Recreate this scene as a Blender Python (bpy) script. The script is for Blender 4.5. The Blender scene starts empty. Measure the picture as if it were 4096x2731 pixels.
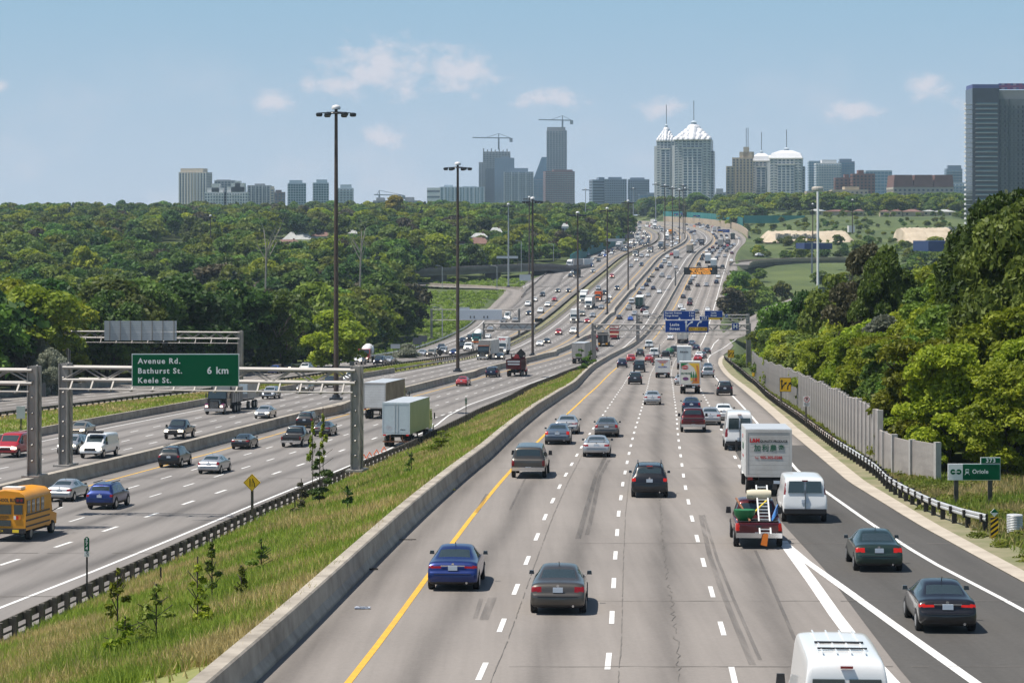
import bpy, bmesh, math, random
import numpy as np
from mathutils import Vector, Matrix, noise
random.seed(7); rng = np.random.default_rng(7)
scn = bpy.context.scene
# ------------------------------------------------------------------ camera, sky, sun, exposure
F, YH, CX = 9376.0, 931.7, 2048.0          # focal length, eye level and centre line in pixels of the 4096 px wide photograph
EYE = 34.0                                 # eye height above world zero
cam = bpy.data.cameras.new('camera'); camo = bpy.data.objects.new('camera', cam)
scn.collection.objects.link(camo); scn.camera = camo
camo.location = (0, 0, EYE); camo.rotation_euler = (math.radians(90), 0, 0)
cam.sensor_width = 36; cam.lens = F / 4096 * 36; cam.shift_y = -(1365.5 - YH) / 4096
cam.clip_start = 1; cam.clip_end = 30000
SUN_EL, SUN_AZ = math.radians(66), math.radians(-97)   # azimuth from +Y towards +X: sun on the left
sun = bpy.data.lights.new('sun', 'SUN'); suno = bpy.data.objects.new('sun', sun); scn.collection.objects.link(suno)
sun.energy = 5.0; sun.angle = math.radians(.53); sun.color = (1, .94, .85)
sd = Vector((math.sin(SUN_AZ) * math.cos(SUN_EL), math.cos(SUN_AZ) * math.cos(SUN_EL), math.sin(SUN_EL)))
suno.rotation_euler = sd.to_track_quat('Z', 'Y').to_euler()
w = bpy.data.worlds.new('World'); scn.world = w; w.use_nodes = True
nt = w.node_tree; nt.nodes.clear()
def wn(t, **k):
    n = nt.nodes.new(t)
    for a, v in k.items(): setattr(n, a, v)
    return n
sky = wn('ShaderNodeTexSky', sky_type='NISHITA', sun_disc=False, sun_elevation=SUN_EL, sun_rotation=SUN_AZ,
         altitude=150, air_density=1.0, dust_density=.8, ozone_density=2.2)
bg = wn('ShaderNodeBackground'); bg.inputs['Strength'].default_value = .075
out = wn('ShaderNodeOutputWorld')
# fair-weather clouds low in the sky, by direction
tc = wn('ShaderNodeTexCoord'); sx = wn('ShaderNodeSeparateXYZ'); nt.links.new(tc.outputs['Generated'], sx.inputs[0])
def wm(op, a, b=None, c=None, clamp=False):
    n = wn('ShaderNodeMath', operation=op); n.use_clamp = clamp
    for i, v in enumerate((a, b, c)):
        if v is None: continue
        if hasattr(v, 'is_linked') or hasattr(v, 'links'): nt.links.new(v, n.inputs[i])
        else: n.inputs[i].default_value = v
    return n.outputs[0]
az = wm('ARCTAN2', sx.outputs[0], sx.outputs[1]); el = wm('ARCSINE', sx.outputs[2])
def puff(cx, cy, rx, ry):                  # one cloud seed in azimuth / elevation (radians)
    a = wm('DIVIDE', wm('SUBTRACT', az, cx), rx); b = wm('DIVIDE', wm('SUBTRACT', el, cy), ry)
    return wm('SUBTRACT', 1.0, wm('SQRT', wm('ADD', wm('MULTIPLY', a, a), wm('MULTIPLY', b, b))))
def pd(x, y): return (x - 1176) / 5384, (535 - y) / 5384
seeds = []
for x, y, a, b in ((885, 158, 190, 92), (1050, 165, 135, 75), (770, 195, 130, 45), (1265, 228, 120, 36), (2115, 205, 75, 48), (1520, 250, 80, 34), (620, 235, 90, 40), (10, 208, 50, 20), (2230, 250, 60, 40), (880, 320, 90, 40), (1950, 260, 90, 40)):
    u, v = pd(x, y); seeds.append(puff(u, v, a / 5384, b / 5384))
m = seeds[0]
for s in seeds[1:]: m = wm('MAXIMUM', m, s)
comb = wn('ShaderNodeCombineXYZ'); nt.links.new(az, comb.inputs[0]); nt.links.new(wm('MULTIPLY', el, 1.5), comb.inputs[1])
n1 = wn('ShaderNodeTexNoise'); n1.inputs['Scale'].default_value = 95; n1.inputs['Detail'].default_value = 9; n1.inputs['Roughness'].default_value = .56
n2 = wn('ShaderNodeTexNoise'); n2.inputs['Scale'].default_value = 17; n2.inputs['Detail'].default_value = 6; n2.inputs['Roughness'].default_value = .6
nt.links.new(comb.outputs[0], n1.inputs[0]); nt.links.new(comb.outputs[0], n2.inputs[0])
body = wm('ADD', m, wm('MULTIPLY', wm('SUBTRACT', n1.outputs[0], .5), 2.1))
mr = wn('ShaderNodeMapRange', interpolation_type='SMOOTHSTEP'); nt.links.new(body, mr.inputs[0]); mr.inputs[1].default_value = .10; mr.inputs[2].default_value = 1.0
wisp = wn('ShaderNodeMapRange', interpolation_type='SMOOTHSTEP'); nt.links.new(n2.outputs[0], wisp.inputs[0]); wisp.inputs[1].default_value = .46; wisp.inputs[2].default_value = .75
low = wn('ShaderNodeMapRange'); nt.links.new(el, low.inputs[0]); low.inputs[1].default_value = .09; low.inputs[2].default_value = .02; low.inputs[3].default_value = 0; low.inputs[4].default_value = 1
hz = wn('ShaderNodeMapRange', interpolation_type='SMOOTHSTEP'); nt.links.new(el, hz.inputs[0]); hz.inputs[1].default_value = -.005; hz.inputs[2].default_value = .115
hcol = wn('ShaderNodeMixRGB'); hcol.inputs[1].default_value = (6.0, 6.9, 8.2, 1); hcol.inputs[2].default_value = (3.6, 5.75, 7.6, 1); nt.links.new(hz.outputs[0], hcol.inputs[0])
hf = wn('ShaderNodeMapRange', interpolation_type='SMOOTHSTEP'); nt.links.new(el, hf.inputs[0]); hf.inputs[1].default_value = .12; hf.inputs[2].default_value = .6; hf.inputs[3].default_value = 1; hf.inputs[4].default_value = 0
base = wn('ShaderNodeMixRGB'); nt.links.new(hf.outputs[0], base.inputs[0]); nt.links.new(sky.outputs[0], base.inputs[1]); nt.links.new(hcol.outputs[0], base.inputs[2])
cov = wm('MAXIMUM', wm('MULTIPLY', mr.outputs[0], .60), wm('MULTIPLY', wm('MULTIPLY', wisp.outputs[0], low.outputs[0]), .30))
mixc = wn('ShaderNodeMixRGB'); mixc.inputs[2].default_value = (9.6, 8.7, 9.0, 1)
nt.links.new(cov, mixc.inputs[0]); nt.links.new(base.outputs[0], mixc.inputs[1]); nt.links.new(mixc.outputs[0], bg.inputs['Color'])
nt.links.new(bg.outputs[0], out.inputs['Surface'])
vs = scn.view_settings; vs.view_transform = 'Standard'; vs.look = 'None'; vs.gamma = 1; vs.use_curve_mapping = False; vs.exposure = .27
scn.cycles.max_bounces = 6; scn.cycles.diffuse_bounces = 3; scn.cycles.glossy_bounces = 3; scn.cycles.transparent_max_bounces = 8
scn.cycles.volume_bounces = 1; scn.cycles.caustics_reflective = False; scn.cycles.caustics_refractive = False
scn.cycles.use_denoising = True

# ------------------------------------------------------------------ small tools
COL = scn.collection
def lerp(t, xs, ys): return float(np.interp(t, xs, ys))
def tag(o, label=None, cat=None, group=None, kind=None):
    for k, v in (('label', label), ('category', cat), ('group', group), ('kind', kind)):
        if v: o[k] = v
    return o
def empty(name, loc=(0, 0, 0), rz=0, **k):
    o = bpy.data.objects.new(name, None); COL.objects.link(o); o.location = loc; o.rotation_euler = (0, 0, rz)
    o.empty_display_size = .2
    return tag(o, **k)
class MB:                                   # collects polygons, then links them as one mesh object
    def __init__(s): s.v = []; s.f = []; s.m = []; s.uv = None
    def poly(s, pts, m=0):
        b = len(s.v); s.v += [tuple(p) for p in pts]; s.f.append(tuple(range(b, b + len(pts)))); s.m.append(m)
    def box(s, c, d, m=0, rz=0, tap=1.0):
        cx, cy, cz = c; hx, hy, hz = d[0] / 2, d[1] / 2, d[2] / 2; ca, sa = math.cos(rz), math.sin(rz); b = len(s.v)
        for z, k in ((-hz, 1), (hz, tap)):
            for x, y in ((-hx, -hy), (hx, -hy), (hx, hy), (-hx, hy)):
                x *= k; y *= k; s.v.append((cx + x * ca - y * sa, cy + x * sa + y * ca, cz + z))
        for f in ((3, 2, 1, 0), (4, 5, 6, 7), (0, 1, 5, 4), (1, 2, 6, 5), (2, 3, 7, 6), (3, 0, 4, 7)):
            s.f.append(tuple(b + i for i in f)); s.m.append(m)
        return s
    def bar(s, p, q, wd, h=None, m=0, n=4):  # a square or round bar from p to q
        p, q = Vector(p), Vector(q); a = (q - p).normalized(); u = a.cross(Vector((0, 0, 1)))
        if u.length < 1e-4: u = Vector((1, 0, 0))
        u.normalize(); v = u.cross(a); h = h or wd; b = len(s.v); ph = math.pi / 4 if n == 4 else 0; k = math.sqrt(2) if n == 4 else 1
        for c in (p, q):
            for i in range(n):
                t = ph + 2 * math.pi * i / n; s.v.append(tuple(c + u * (math.cos(t) * wd / 2 * k) + v * (math.sin(t) * h / 2 * k)))
        for i in range(n): s.f.append((b + i, b + (i + 1) % n, b + n + (i + 1) % n, b + n + i)); s.m.append(m)
        s.f.append(tuple(b + i for i in reversed(range(n)))); s.m.append(m); s.f.append(tuple(b + n + i for i in range(n))); s.m.append(m)
        return s
    def lathe(s, prof, c=(0, 0, 0), n=12, m=0, axis='z', cap=True):   # prof: (radius, height)
        b = len(s.v)
        for r, h in prof:
            for i in range(n):
                t = 2 * math.pi * i / n; x, y = r * math.cos(t), r * math.sin(t)
                q = (x, y, h) if axis == 'z' else (h, x, y) if axis == 'x' else (x, h, y)
                s.v.append((c[0] + q[0], c[1] + q[1], c[2] + q[2]))
        k = len(prof)
        for j in range(k - 1):
            for i in range(n):
                q = (b + j * n + i, b + j * n + (i + 1) % n, b + (j + 1) * n + (i + 1) % n, b + (j + 1) * n + i)
                s.f.append(q if axis != 'y' else q[::-1]); s.m.append(m)
        if cap:
            s.f.append(tuple(b + i for i in reversed(range(n)))); s.m.append(m); s.f.append(tuple(b + (k - 1) * n + i for i in range(n))); s.m.append(m)
        return s
    def prism(s, pts, y0, y1, m=0, ax='y'):  # outline pts (a,b) extruded along an axis
        f = (lambda p, t: (p[0], t, p[1])) if ax == 'y' else (lambda p, t: (t, p[0], p[1])) if ax == 'x' else (lambda p, t: (p[0], p[1], t))
        n = len(pts); b = len(s.v); s.v += [f(p, y0) for p in pts] + [f(p, y1) for p in pts]
        for i in range(n): s.f.append((b + i, b + (i + 1) % n, b + n + (i + 1) % n, b + n + i)); s.m.append(m)
        s.f.append(tuple(b + i for i in reversed(range(n)))); s.m.append(m); s.f.append(tuple(b + n + i for i in range(n))); s.m.append(m)
        return s
    def mesh(s, name, mats, smooth=None):
        me = bpy.data.meshes.new(name); me.from_pydata(s.v, [], s.f)
        for x in (mats if isinstance(mats, (list, tuple)) else [mats]): me.materials.append(x)
        if any(s.m): me.polygons.foreach_set('material_index', s.m)
        if s.uv is not None:
            l = me.uv_layers.new(name='UV'); li = np.empty(len(me.loops), int); me.loops.foreach_get('vertex_index', li)
            l.data.foreach_set('uv', np.array(s.uv, np.float32)[li].ravel())
        bm = bmesh.new(); bm.from_mesh(me); bmesh.ops.recalc_face_normals(bm, faces=bm.faces)
        if smooth:
            for f in bm.faces: f.smooth = True
            for e in bm.edges: e.smooth = len(e.link_faces) == 2 and e.calc_face_angle(0) < math.radians(smooth)
        bm.to_mesh(me); bm.free(); me.update()
        return me
    def build(s, name, mats, parent=None, smooth=None, **k):
        return link(name, s.mesh(name, mats, smooth), parent, **k)
def link(name, me, parent=None, loc=None, rz=None, **k):
    o = bpy.data.objects.new(name, me); COL.objects.link(o)
    if parent: o.parent = parent
    if loc is not None: o.location = loc
    if rz is not None: o.rotation_euler = (0, 0, rz)
    return tag(o, **k)
KIDS = {}
def copy_tree(o, parent=None):
    c = o.copy(); COL.objects.link(c); c.parent = parent
    for ch in o.children: copy_tree(ch, c)
    return c
# ------------------------------------------------------------------ materials
MATS = {}
def mat(name, col, rough=.6, metal=0, spec=.5, var=0, vscale=3.0, bump=0, bscale=40, coat=0, emit=None, estr=0, alpha=None, var2=None, obj=True):
    if name in MATS: return MATS[name]
    m = bpy.data.materials.new(name); m.use_nodes = True; t = m.node_tree; b = t.nodes['Principled BSDF']; MATS[name] = m
    b.inputs['Base Color'].default_value = (*col, 1); b.inputs['Roughness'].default_value = rough; b.inputs['Metallic'].default_value = metal
    b.inputs['Specular IOR Level'].default_value = spec; b.inputs['Coat Weight'].default_value = coat; b.inputs['Coat Roughness'].default_value = .06
    if emit: b.inputs['Emission Color'].default_value = (*emit, 1); b.inputs['Emission Strength'].default_value = estr
    if var or bump or var2:
        c = t.nodes.new('ShaderNodeTexCoord')
    if var or var2:
        n = t.nodes.new('ShaderNodeTexNoise'); n.inputs['Scale'].default_value = vscale; n.inputs['Detail'].default_value = 6; n.inputs['Roughness'].default_value = .62
        t.links.new(c.outputs['Object'], n.inputs[0])
        r = t.nodes.new('ShaderNodeValToRGB'); r.color_ramp.elements[0].position = .28; r.color_ramp.elements[1].position = .72
        a = var2[0] if var2 else tuple(x * (1 - var) for x in col); z = var2[1] if var2 else tuple(min(1, x * (1 + var)) for x in col)
        r.color_ramp.elements[0].color = (*a, 1); r.color_ramp.elements[1].color = (*z, 1)
        t.links.new(n.outputs[0], r.inputs[0]); t.links.new(r.outputs[0], b.inputs['Base Color'])
    if bump:
        n = t.nodes.new('ShaderNodeTexNoise'); n.inputs['Scale'].default_value = bscale; n.inputs['Detail'].default_value = 4
        t.links.new(c.outputs['Object'], n.inputs[0]); bb = t.nodes.new('ShaderNodeBump'); bb.inputs['Strength'].default_value = bump; bb.inputs['Distance'].default_value = .05
        t.links.new(n.outputs[0], bb.inputs['Height']); t.links.new(bb.outputs[0], b.inputs['Normal'])
    return m
def paint(name, col, metal=0): return mat('paint_' + name, col, rough=.32, metal=metal, spec=.5, coat=.7)
# ------------------------------------------------------------------ the lie of the land: two road profiles and two reference lines (metres, from the eye)
def spline(xs, ys):
    xs = np.array(xs, float); ys = np.array(ys, float); h = np.diff(xs); m = np.diff(ys) / h; d = np.zeros(len(xs)); d[0] = m[0]; d[-1] = m[-1]
    d[1:-1] = (m[:-1] * h[1:] + m[1:] * h[:-1]) / (h[1:] + h[:-1])
    def f(x):
        x = np.asarray(x, float); i = np.clip(np.searchsorted(xs, x) - 1, 0, len(xs) - 2); t = (x - xs[i]) / h[i]
        e = np.where(x > xs[-1], (x - xs[-1]) * d[-1], 0) + np.where(x < xs[0], (x - xs[0]) * d[0], 0); t = np.clip(t, 0, 1); t2 = t * t; t3 = t2 * t
        return (2 * t3 - 3 * t2 + 1) * ys[i] + (t3 - 2 * t2 + t) * h[i] * d[i] + (-2 * t3 + 3 * t2) * ys[i + 1] + (t3 - t2) * h[i] * d[i + 1] + e
    return f
GRID = list(range(30, 400, 20)) + list(range(400, 2101, 30))
AX_ = [-6.15, -5.0, -3.85, -2.85, -1.8, -0.64, 0.62, 1.89, 3.2, 4.56, 5.88, 7.19, 8.47, 9.78, 11.1, 12.4, 13.65, 14.96, 16.3, 17.0, 19.2, 21.52, 24.0, 26.76, 29.6, 32.51, 35.56, 38.68, 41.77, 44.77, 47.8, 50.89, 54.01, 57.15, 60.28, 63.46, 66.64, 69.8, 73.01, 76.28, 79.55, 82.8, 86.0, 89.21, 92.54, 96.07, 99.89, 103.87, 107.84, 111.54, 114.86, 117.78, 120.33, 122.57, 124.55, 126.3, 127.82, 129.12, 130.16, 130.84, 131.06, 130.72, 129.8, 128.24, 126.04, 123.22, 119.77, 115.71, 111.06, 105.84, 100.07, 93.83, 87.18, 80.19, 72.93, 65.51]
BX_ = [-48.49, -46.06, -43.63, -41.21, -38.78, -36.35, -33.93, -31.5, -29.07, -26.68, -24.59, -22.47, -20.19, -17.8, -15.49, -13.08, -10.48, -7.8, -5.11, -3.75, 0.29, 4.13, 7.83, 11.18, 13.94, 16.53, 19.34, 22.35, 25.32, 28.26, 31.15, 33.99, 36.91, 39.88, 42.97, 46.1, 49.26, 52.44, 55.73, 59.11, 62.45, 65.64, 68.86, 72.25, 76.0, 80.19, 84.63, 89.12, 93.35, 97.16, 100.52, 103.44, 105.99, 108.23, 110.22, 111.97, 113.48, 114.77, 115.79, 116.44, 116.63, 116.28, 115.35, 113.78, 111.59, 108.77, 105.32, 101.25, 96.59, 91.37, 85.62, 79.4, 72.78, 65.83, 58.64, 51.3]
GRID = np.array(GRID, float); AX_ = np.array(AX_); BX_ = np.array(BX_)
def ext(T): return lambda d: np.where(np.asarray(d) < 30, T[0] + (np.asarray(d) - 30) * (T[1] - T[0]) / 20, np.interp(d, GRID, T))
ax, bx = ext(AX_), ext(BX_)                 # yellow edge line of the near right carriageway (A) and of the express carriageway beside it (B)
DA = [0, 76, 120, 170, 250, 335, 420, 520, 600, 650, 772, 905, 1062, 1145, 1223, 1336, 1450, 1550, 1700, 1850, 2000, 2400]
ZA = [-10.1, -12.25, -13.5, -15.1, -18.1, -21.4, -24.4, -27.2, -28.8, -28.9, -26.8, -22.0, -15.2, -11.6, -8.6, -5.0, -1.9, .7, 4.4, 7.9, 10.4, 10.4]
ZB = [-14.0, -15.4, -16.5, -17.6, -18.4, -19.5, -21.1, -22.9, -24.7]
_za = spline(DA, ZA); _zb = spline([0, 60, 100, 136, 165, 205, 265, 335, 420] + DA[7:], ZB + ZA[7:])
za = lambda d: EYE + _za(np.minimum(d, 2400)); zb = lambda d: EYE + _zb(np.minimum(d, 2400))
def ip(*t):
    xs, ys = t[::2], t[1::2]
    return lambda d: np.interp(d, xs, ys)
def unp(x, y, P, dz=0.0):                   # where the sight line of a traced point of the photograph meets the land
    d = np.arange(30, 2400, 1.0); g = EYE - (y - YH) / F * d - (P(d) + dz); k = np.where((g[:-1] > 0) & (g[1:] <= 0))[0]
    if not len(k): return Vector(((x - CX) / F * 2000, 2000, float(P(2000))))
    k = k[0]; t = d[k] + g[k] / (g[k] - g[k + 1])
    return Vector(((x - CX) / F * t, t, float(P(t)) + dz))
def at(x, y, d): return Vector(((x - CX) / F * d, d, EYE - (y - YH) / F * d))
# lateral offsets (metres) of edges, walls and lines
o_abar = ip(55, -2.45, 100, -2.3, 150, -2.0, 222, -2.6, 304, -2.35, 420, -3.6, 500, -3.5, 600, -2.9, 750, -2.6, 1000, -2.7, 1150, -2.4, 1250, -1.7)
o_fen = ip(60, 20.6, 94, 20.3, 119, 19.4, 142, 18.5, 190, 17.3, 222, 17.0, 252, 16.4, 275, 15.7, 313, 15.0, 345, 13.6, 435, 12.6, 470, 12.3)
o_bwr = ip(60, 17.2, 116, 16.7, 157, 15.8, 214, 15.0, 252, 14.0, 275, 12.2, 300, 11.0, 480, 10.7, 1089, 10.9, 1233, 9.9, 1463, 9.4)
POLES_D = [278, 390, 519, 647, 772, 905]
def o_m(d): return -2.05 + sum(.95 * math.exp(-((d - p) / 9) ** 2) for p in POLES_D)    # barrier widens round the lamp masts
o_cyl = lambda d: np.interp(d, [450, 520], [-5.6, -6.3])
o_cwr = ip(60, -20.4, 300, -20.2, 413, -16.6, 463, -15.4, 560, -15.6, 640, -16.5, 1050, -16.6, 1200, -16.0, 1480, -16.6, 1640, -19)
o_cwall = lambda d: o_cwr(d) - np.interp(d, [200, 414, 600], [2.9, 1.8, 2.2])
o_cfen = ip(60, -39, 268, -38, 310, -34.6, 333, -31, 455, -23.2, 497, -21, 686, -21.6, 850, -21.9, 1165, -20.8, 1300, -18.6, 1500, -20, 1640, -22.5)
o_dyl = lambda d: o_cfen(d) - np.interp(d, [300, 686, 1000, 1300], [2.6, 2.9, 3.6, 4.2])
o_dct = lambda d: o_dyl(d) - 10.45
o_dwr = ip(60, -62, 268, -57, 331, -51.5, 400, -43, 455, -37.6, 535, -35.8, 600, -36.7, 670, -38, 706, -39.2, 802, -43.7, 848, -45.4, 925, -46, 1000, -44.5, 1040, -37.5, 1100, -36.5, 1400, -34)
o_dout = ip(60, -65, 324, -56.5, 357, -53, 441, -40.5, 480, -38.8, 553, -38.4, 597, -39.6, 700, -41.6, 745, -43.5, 760, -46, 840, -47, 861, -33.9 - 12, 892, -33.9 - 12.4, 963, -48, 1003, -46, 1029, -39.5, 1095, -39, 1132, -38.2, 1220, -37.5, 1330, -36)
o_curb = ip(40, 23.2, 84, 21.4, 104, 20.3, 130, 19.3, 190, 18.9, 300, 19.1, 462, 18.9, 500, 19.3, 558, 21.2, 600, 22.2, 640, 20.5, 700, 17.2, 793, 17.4, 861, 17.8, 940, 17.3, 985, 17.2, 1040, 19.6, 1107, 17.4, 1193, 16.9, 1262, 16.6, 1400, 18.6, 1546, 20.2, 1657, 22.5)
o_awr = ip(40, 22.4, 76, 20.2, 91, 18.9, 103, 18.3, 124, 17.5, 140, 17.0, 440, 17.1, 500, 16.9, 540, 17.6, 611, 20.9)
ROWS = np.concatenate([np.arange(8, 300, 4), np.arange(300, 700, 6), np.arange(700, 2080, 10)]).astype(float)
def strip(name, lo, hi, zf, mats, ncol=2, d0=8, d1=2080, dz=0.0, z2=None, uvo=None, mid=None, **k):
    rows = ROWS[(ROWS > d0 + .5) & (ROWS < d1 - .5)]; rows = np.concatenate([[d0], rows, [d1]]); b = MB(); b.uv = []
    for d in rows:
        a, c = lo(d), hi(d)
        for j in range(ncol + 1):
            t = j / ncol; x = a + (c - a) * t; z = zf(d) * (1 - t) + (z2 or zf)(d) * t if z2 else zf(d)
            if mid: z += mid * 4 * t * (1 - t)
            b.v.append((float(x), float(d), float(z) + dz)); b.uv.append(((float(x) - float(uvo(d))) / 3.45 if uvo else float(x), float(d)))
    n = ncol + 1
    for i in range(len(rows) - 1):
        for j in range(ncol): b.f.append((i * n + j, i * n + j + 1, (i + 1) * n + j + 1, (i + 1) * n + j)); b.m.append(0)
    return b.build(name, mats, **k)
def pav(name, base, band, lo, speck=.12):    # pavement: oil-darkened lane centres, patches, fine stone, cross joints
    m = bpy.data.materials.new(name); m.use_nodes = True; t = m.node_tree; b = t.nodes['Principled BSDF']; L = t.links.new
    b.inputs['Roughness'].default_value = .82; b.inputs['Specular IOR Level'].default_value = .25
    uv = t.nodes.new('ShaderNodeUVMap'); sp = t.nodes.new('ShaderNodeSeparateXYZ'); L(uv.outputs[0], sp.inputs[0]); c = t.nodes.new('ShaderNodeTexCoord')
    def mt(op, a, bb=None, cl=False):
        n = t.nodes.new('ShaderNodeMath'); n.operation = op; n.use_clamp = cl
        for i, v in enumerate((a, bb)):
            if v is None: continue
            if isinstance(v, (int, float)): n.inputs[i].default_value = v
            else: L(v, n.inputs[i])
        return n.outputs[0]
    def nz(scale, det=5, vec=None, rough=.6):
        n = t.nodes.new('ShaderNodeTexNoise'); n.inputs['Scale'].default_value = scale; n.inputs['Detail'].default_value = det; n.inputs['Roughness'].default_value = rough
        L(vec or c.outputs['Object'], n.inputs[0]); return n.outputs[0]
    wob = nz(.02, 2); u = mt('ADD', sp.outputs[0], mt('MULTIPLY', mt('SUBTRACT', wob, .5), .35))
    fr = mt('SUBTRACT', mt('FRACT', u), .5); g = mt('POWER', 2.718, mt('MULTIPLY', mt('MULTIPLY', fr, fr), -38.0))
    mp = t.nodes.new('ShaderNodeMapping'); mp.inputs['Scale'].default_value = (.5, .012, 1); L(c.outputs['Object'], mp.inputs[0])
    g = mt('MULTIPLY', g, mt('ADD', .45, mt('MULTIPLY', nz(1.0, 4, mp.outputs[0]), .95)))
    mp2 = t.nodes.new('ShaderNodeMapping'); mp2.inputs['Scale'].default_value = (2.2, .05, 1); L(c.outputs['Object'], mp2.inputs[0])
    streak = mt('MULTIPLY', mt('SUBTRACT', nz(1.0, 3, mp2.outputs[0]), .5), .35)
    patch = mt('MULTIPLY', mt('SUBTRACT', nz(.06, 4), .5), .45)
    grit = mt('MULTIPLY', mt('SUBTRACT', nz(7.0, 3, None, .8), .5), speck * 3)
    k = mt('ADD', mt('ADD', mt('SUBTRACT', 1.0, mt('MULTIPLY', g, band)), mt('ADD', streak, patch)), grit)
    mul = t.nodes.new('ShaderNodeMixRGB'); mul.blend_type = 'MULTIPLY'; mul.inputs[0].default_value = 1; mul.inputs[1].default_value = (*base, 1)
    cb = t.nodes.new('ShaderNodeCombineXYZ')
    for i in range(3): L(k, cb.inputs[i])
    L(cb.outputs[0], mul.inputs[2]); L(mul.outputs[0], b.inputs['Base Color'])
    return m
M_road = pav('pavement_concrete_grey', (.238, .215, .196), .36, 0)
M_road2 = pav('pavement_grey', (.212, .196, .184), .40, 0)
M_dark = pav('asphalt_newer', (.088, .083, .077), .12, 0, .2)
M_white = mat('white_line_paint', (.78, .78, .76), .7, var2=((.60, .59, .57), (.82, .82, .80)), vscale=2.5)
M_yel = mat('yellow_line_paint', (.72, .40, .03), .7, var2=((.55, .31, .05), (.76, .44, .03)), vscale=2.0)
M_conc = mat('barrier_concrete', (.40, .36, .31), .85, var2=((.22, .19, .155), (.47, .42, .35)), vscale=.7, bump=.3, bscale=6)
M_kerb = mat('gutter_concrete', (.46, .40, .33), .9, var2=((.36, .31, .25), (.52, .46, .38)), vscale=.8)
M_dirt = mat('dry_dirt', (.25, .20, .14), .95, var2=((.10, .13, .035), (.30, .25, .17)), vscale=.35)
M_turf = mat('meadow_ground', (.10, .13, .035), .95, var2=((.11, .16, .03), (.30, .27, .11)), vscale=.16)
M_land = mat('woodland_ground', (.04, .06, .02), .95, var2=((.035, .06, .015), (.11, .14, .035)), vscale=.03)
ST = dict(kind='structure')
# terrain sheet to the horizon, sunk under the roads
def land(X, d):
    l, r = bx(min(d, 2080)) + o_dout(d), ax(min(d, 2080)) + o_curb(d)
    zA, zB = float(za(d)), float(zb(d))
    if d > 2080: l, r = -1e9 if False else l, r
    nz = noise.noise((X * .012, d * .012, 3.1)) * 1.6
    if X < l:
        u = l - X; z = zB - .25 + nz * min(1, u / 30)
        z -= np.interp(d, [420, 560, 700, 800], [0, 2.5, 2.5, 0]) * min(1, u / 25)
        return z
    if X > r:
        u = X - r
        z = zA - .12 + nz * min(1, u / 30) - np.interp(d, [510, 600, 980, 1200, 1260], [0, 6, 6, 3.4, 0]) * min(1, max(0, u - 1.0) / 7)
        z += np.interp(d, [80, 140, 330, 420], [3.0, 3.5, 3.5, 0]) * min(1, max(0, u - 11) / 22)
        if d > 1230: z += np.interp(d, [1230, 1300, 1450, 1560, 1700, 2100], [0, 1.5, 5, 9, 10, 7]) * min(1, max(0, u - 8) / 30)
        return z
    return min(zA, zB) - 1.6 - min(1, min(X - l, r - X) / 3)
ys = np.concatenate([np.arange(-60, 60, 20), np.arange(60, 560, 10), np.arange(560, 1400, 14), np.arange(1400, 2200, 30), [2300, 2500, 3000, 3600, 4400, 5200, 6100]])
b = MB(); NX = 0
for d in ys:
    l, r = float(bx(min(max(d, 8), 2080)) + o_dout(d)), float(ax(min(max(d, 8), 2080)) + o_curb(d))
    xs = list(l - np.array([2900, 2000, 1400, 900, 600, 450, 340, 260, 200, 160, 130, 105, 85, 68, 54, 42, 32, 24, 17, 11, 7, 3.5, .01])) + [l + 1.5, (l * .75 + r * .25), (l + r) / 2, (l * .25 + r * .75), r - 1.5] + \
         list(r + np.array([.01, 1, 2.5, 4.5, 7, 9, 11, 14, 18, 24, 32, 42, 54, 68, 85, 105, 130, 160, 200, 260, 340, 450, 600, 900, 1400, 2000, 2900]))
    NX = len(xs)
    for X in xs: b.v.append((X, d, land(X, max(d, 8))))
for i in range(len(ys) - 1):
    for j in range(NX - 1): b.f.append((i * NX + j, i * NX + j + 1, (i + 1) * NX + j + 1, (i + 1) * NX + j)); b.m.append(0)
b.build('ground', M_land, smooth=60, **ST)
X = lambda ref, off: (lambda d: ref(d) + off(d))
x_abar, x_fen, x_m = X(ax, o_abar), X(bx, o_fen), X(bx, o_m)
x_mb = lambda d: min(x_m(d) - 1.0, bx(d) - 2.9)
x_cwall, x_cfen, x_dout, x_curb = X(bx, o_cwall), X(bx, o_cfen), X(bx, o_dout), X(ax, o_curb)
strip('road', x_abar, x_curb, za, M_road, 6, uvo=lambda d: ax(d) + .02, **ST)
strip('road', x_m, lambda d: x_fen(d) + .9 if d < 440 else x_abar(d) - .5, zb, M_road2, 4, uvo=bx, **ST)
strip('road', x_cwall, x_mb, zb, M_road2, 4, uvo=lambda d: bx(d) + o_cyl(d), **ST)
strip('road', x_dout, x_cfen, zb, M_road2, 5, uvo=lambda d: bx(d) + o_dyl(d), **ST)
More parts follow.
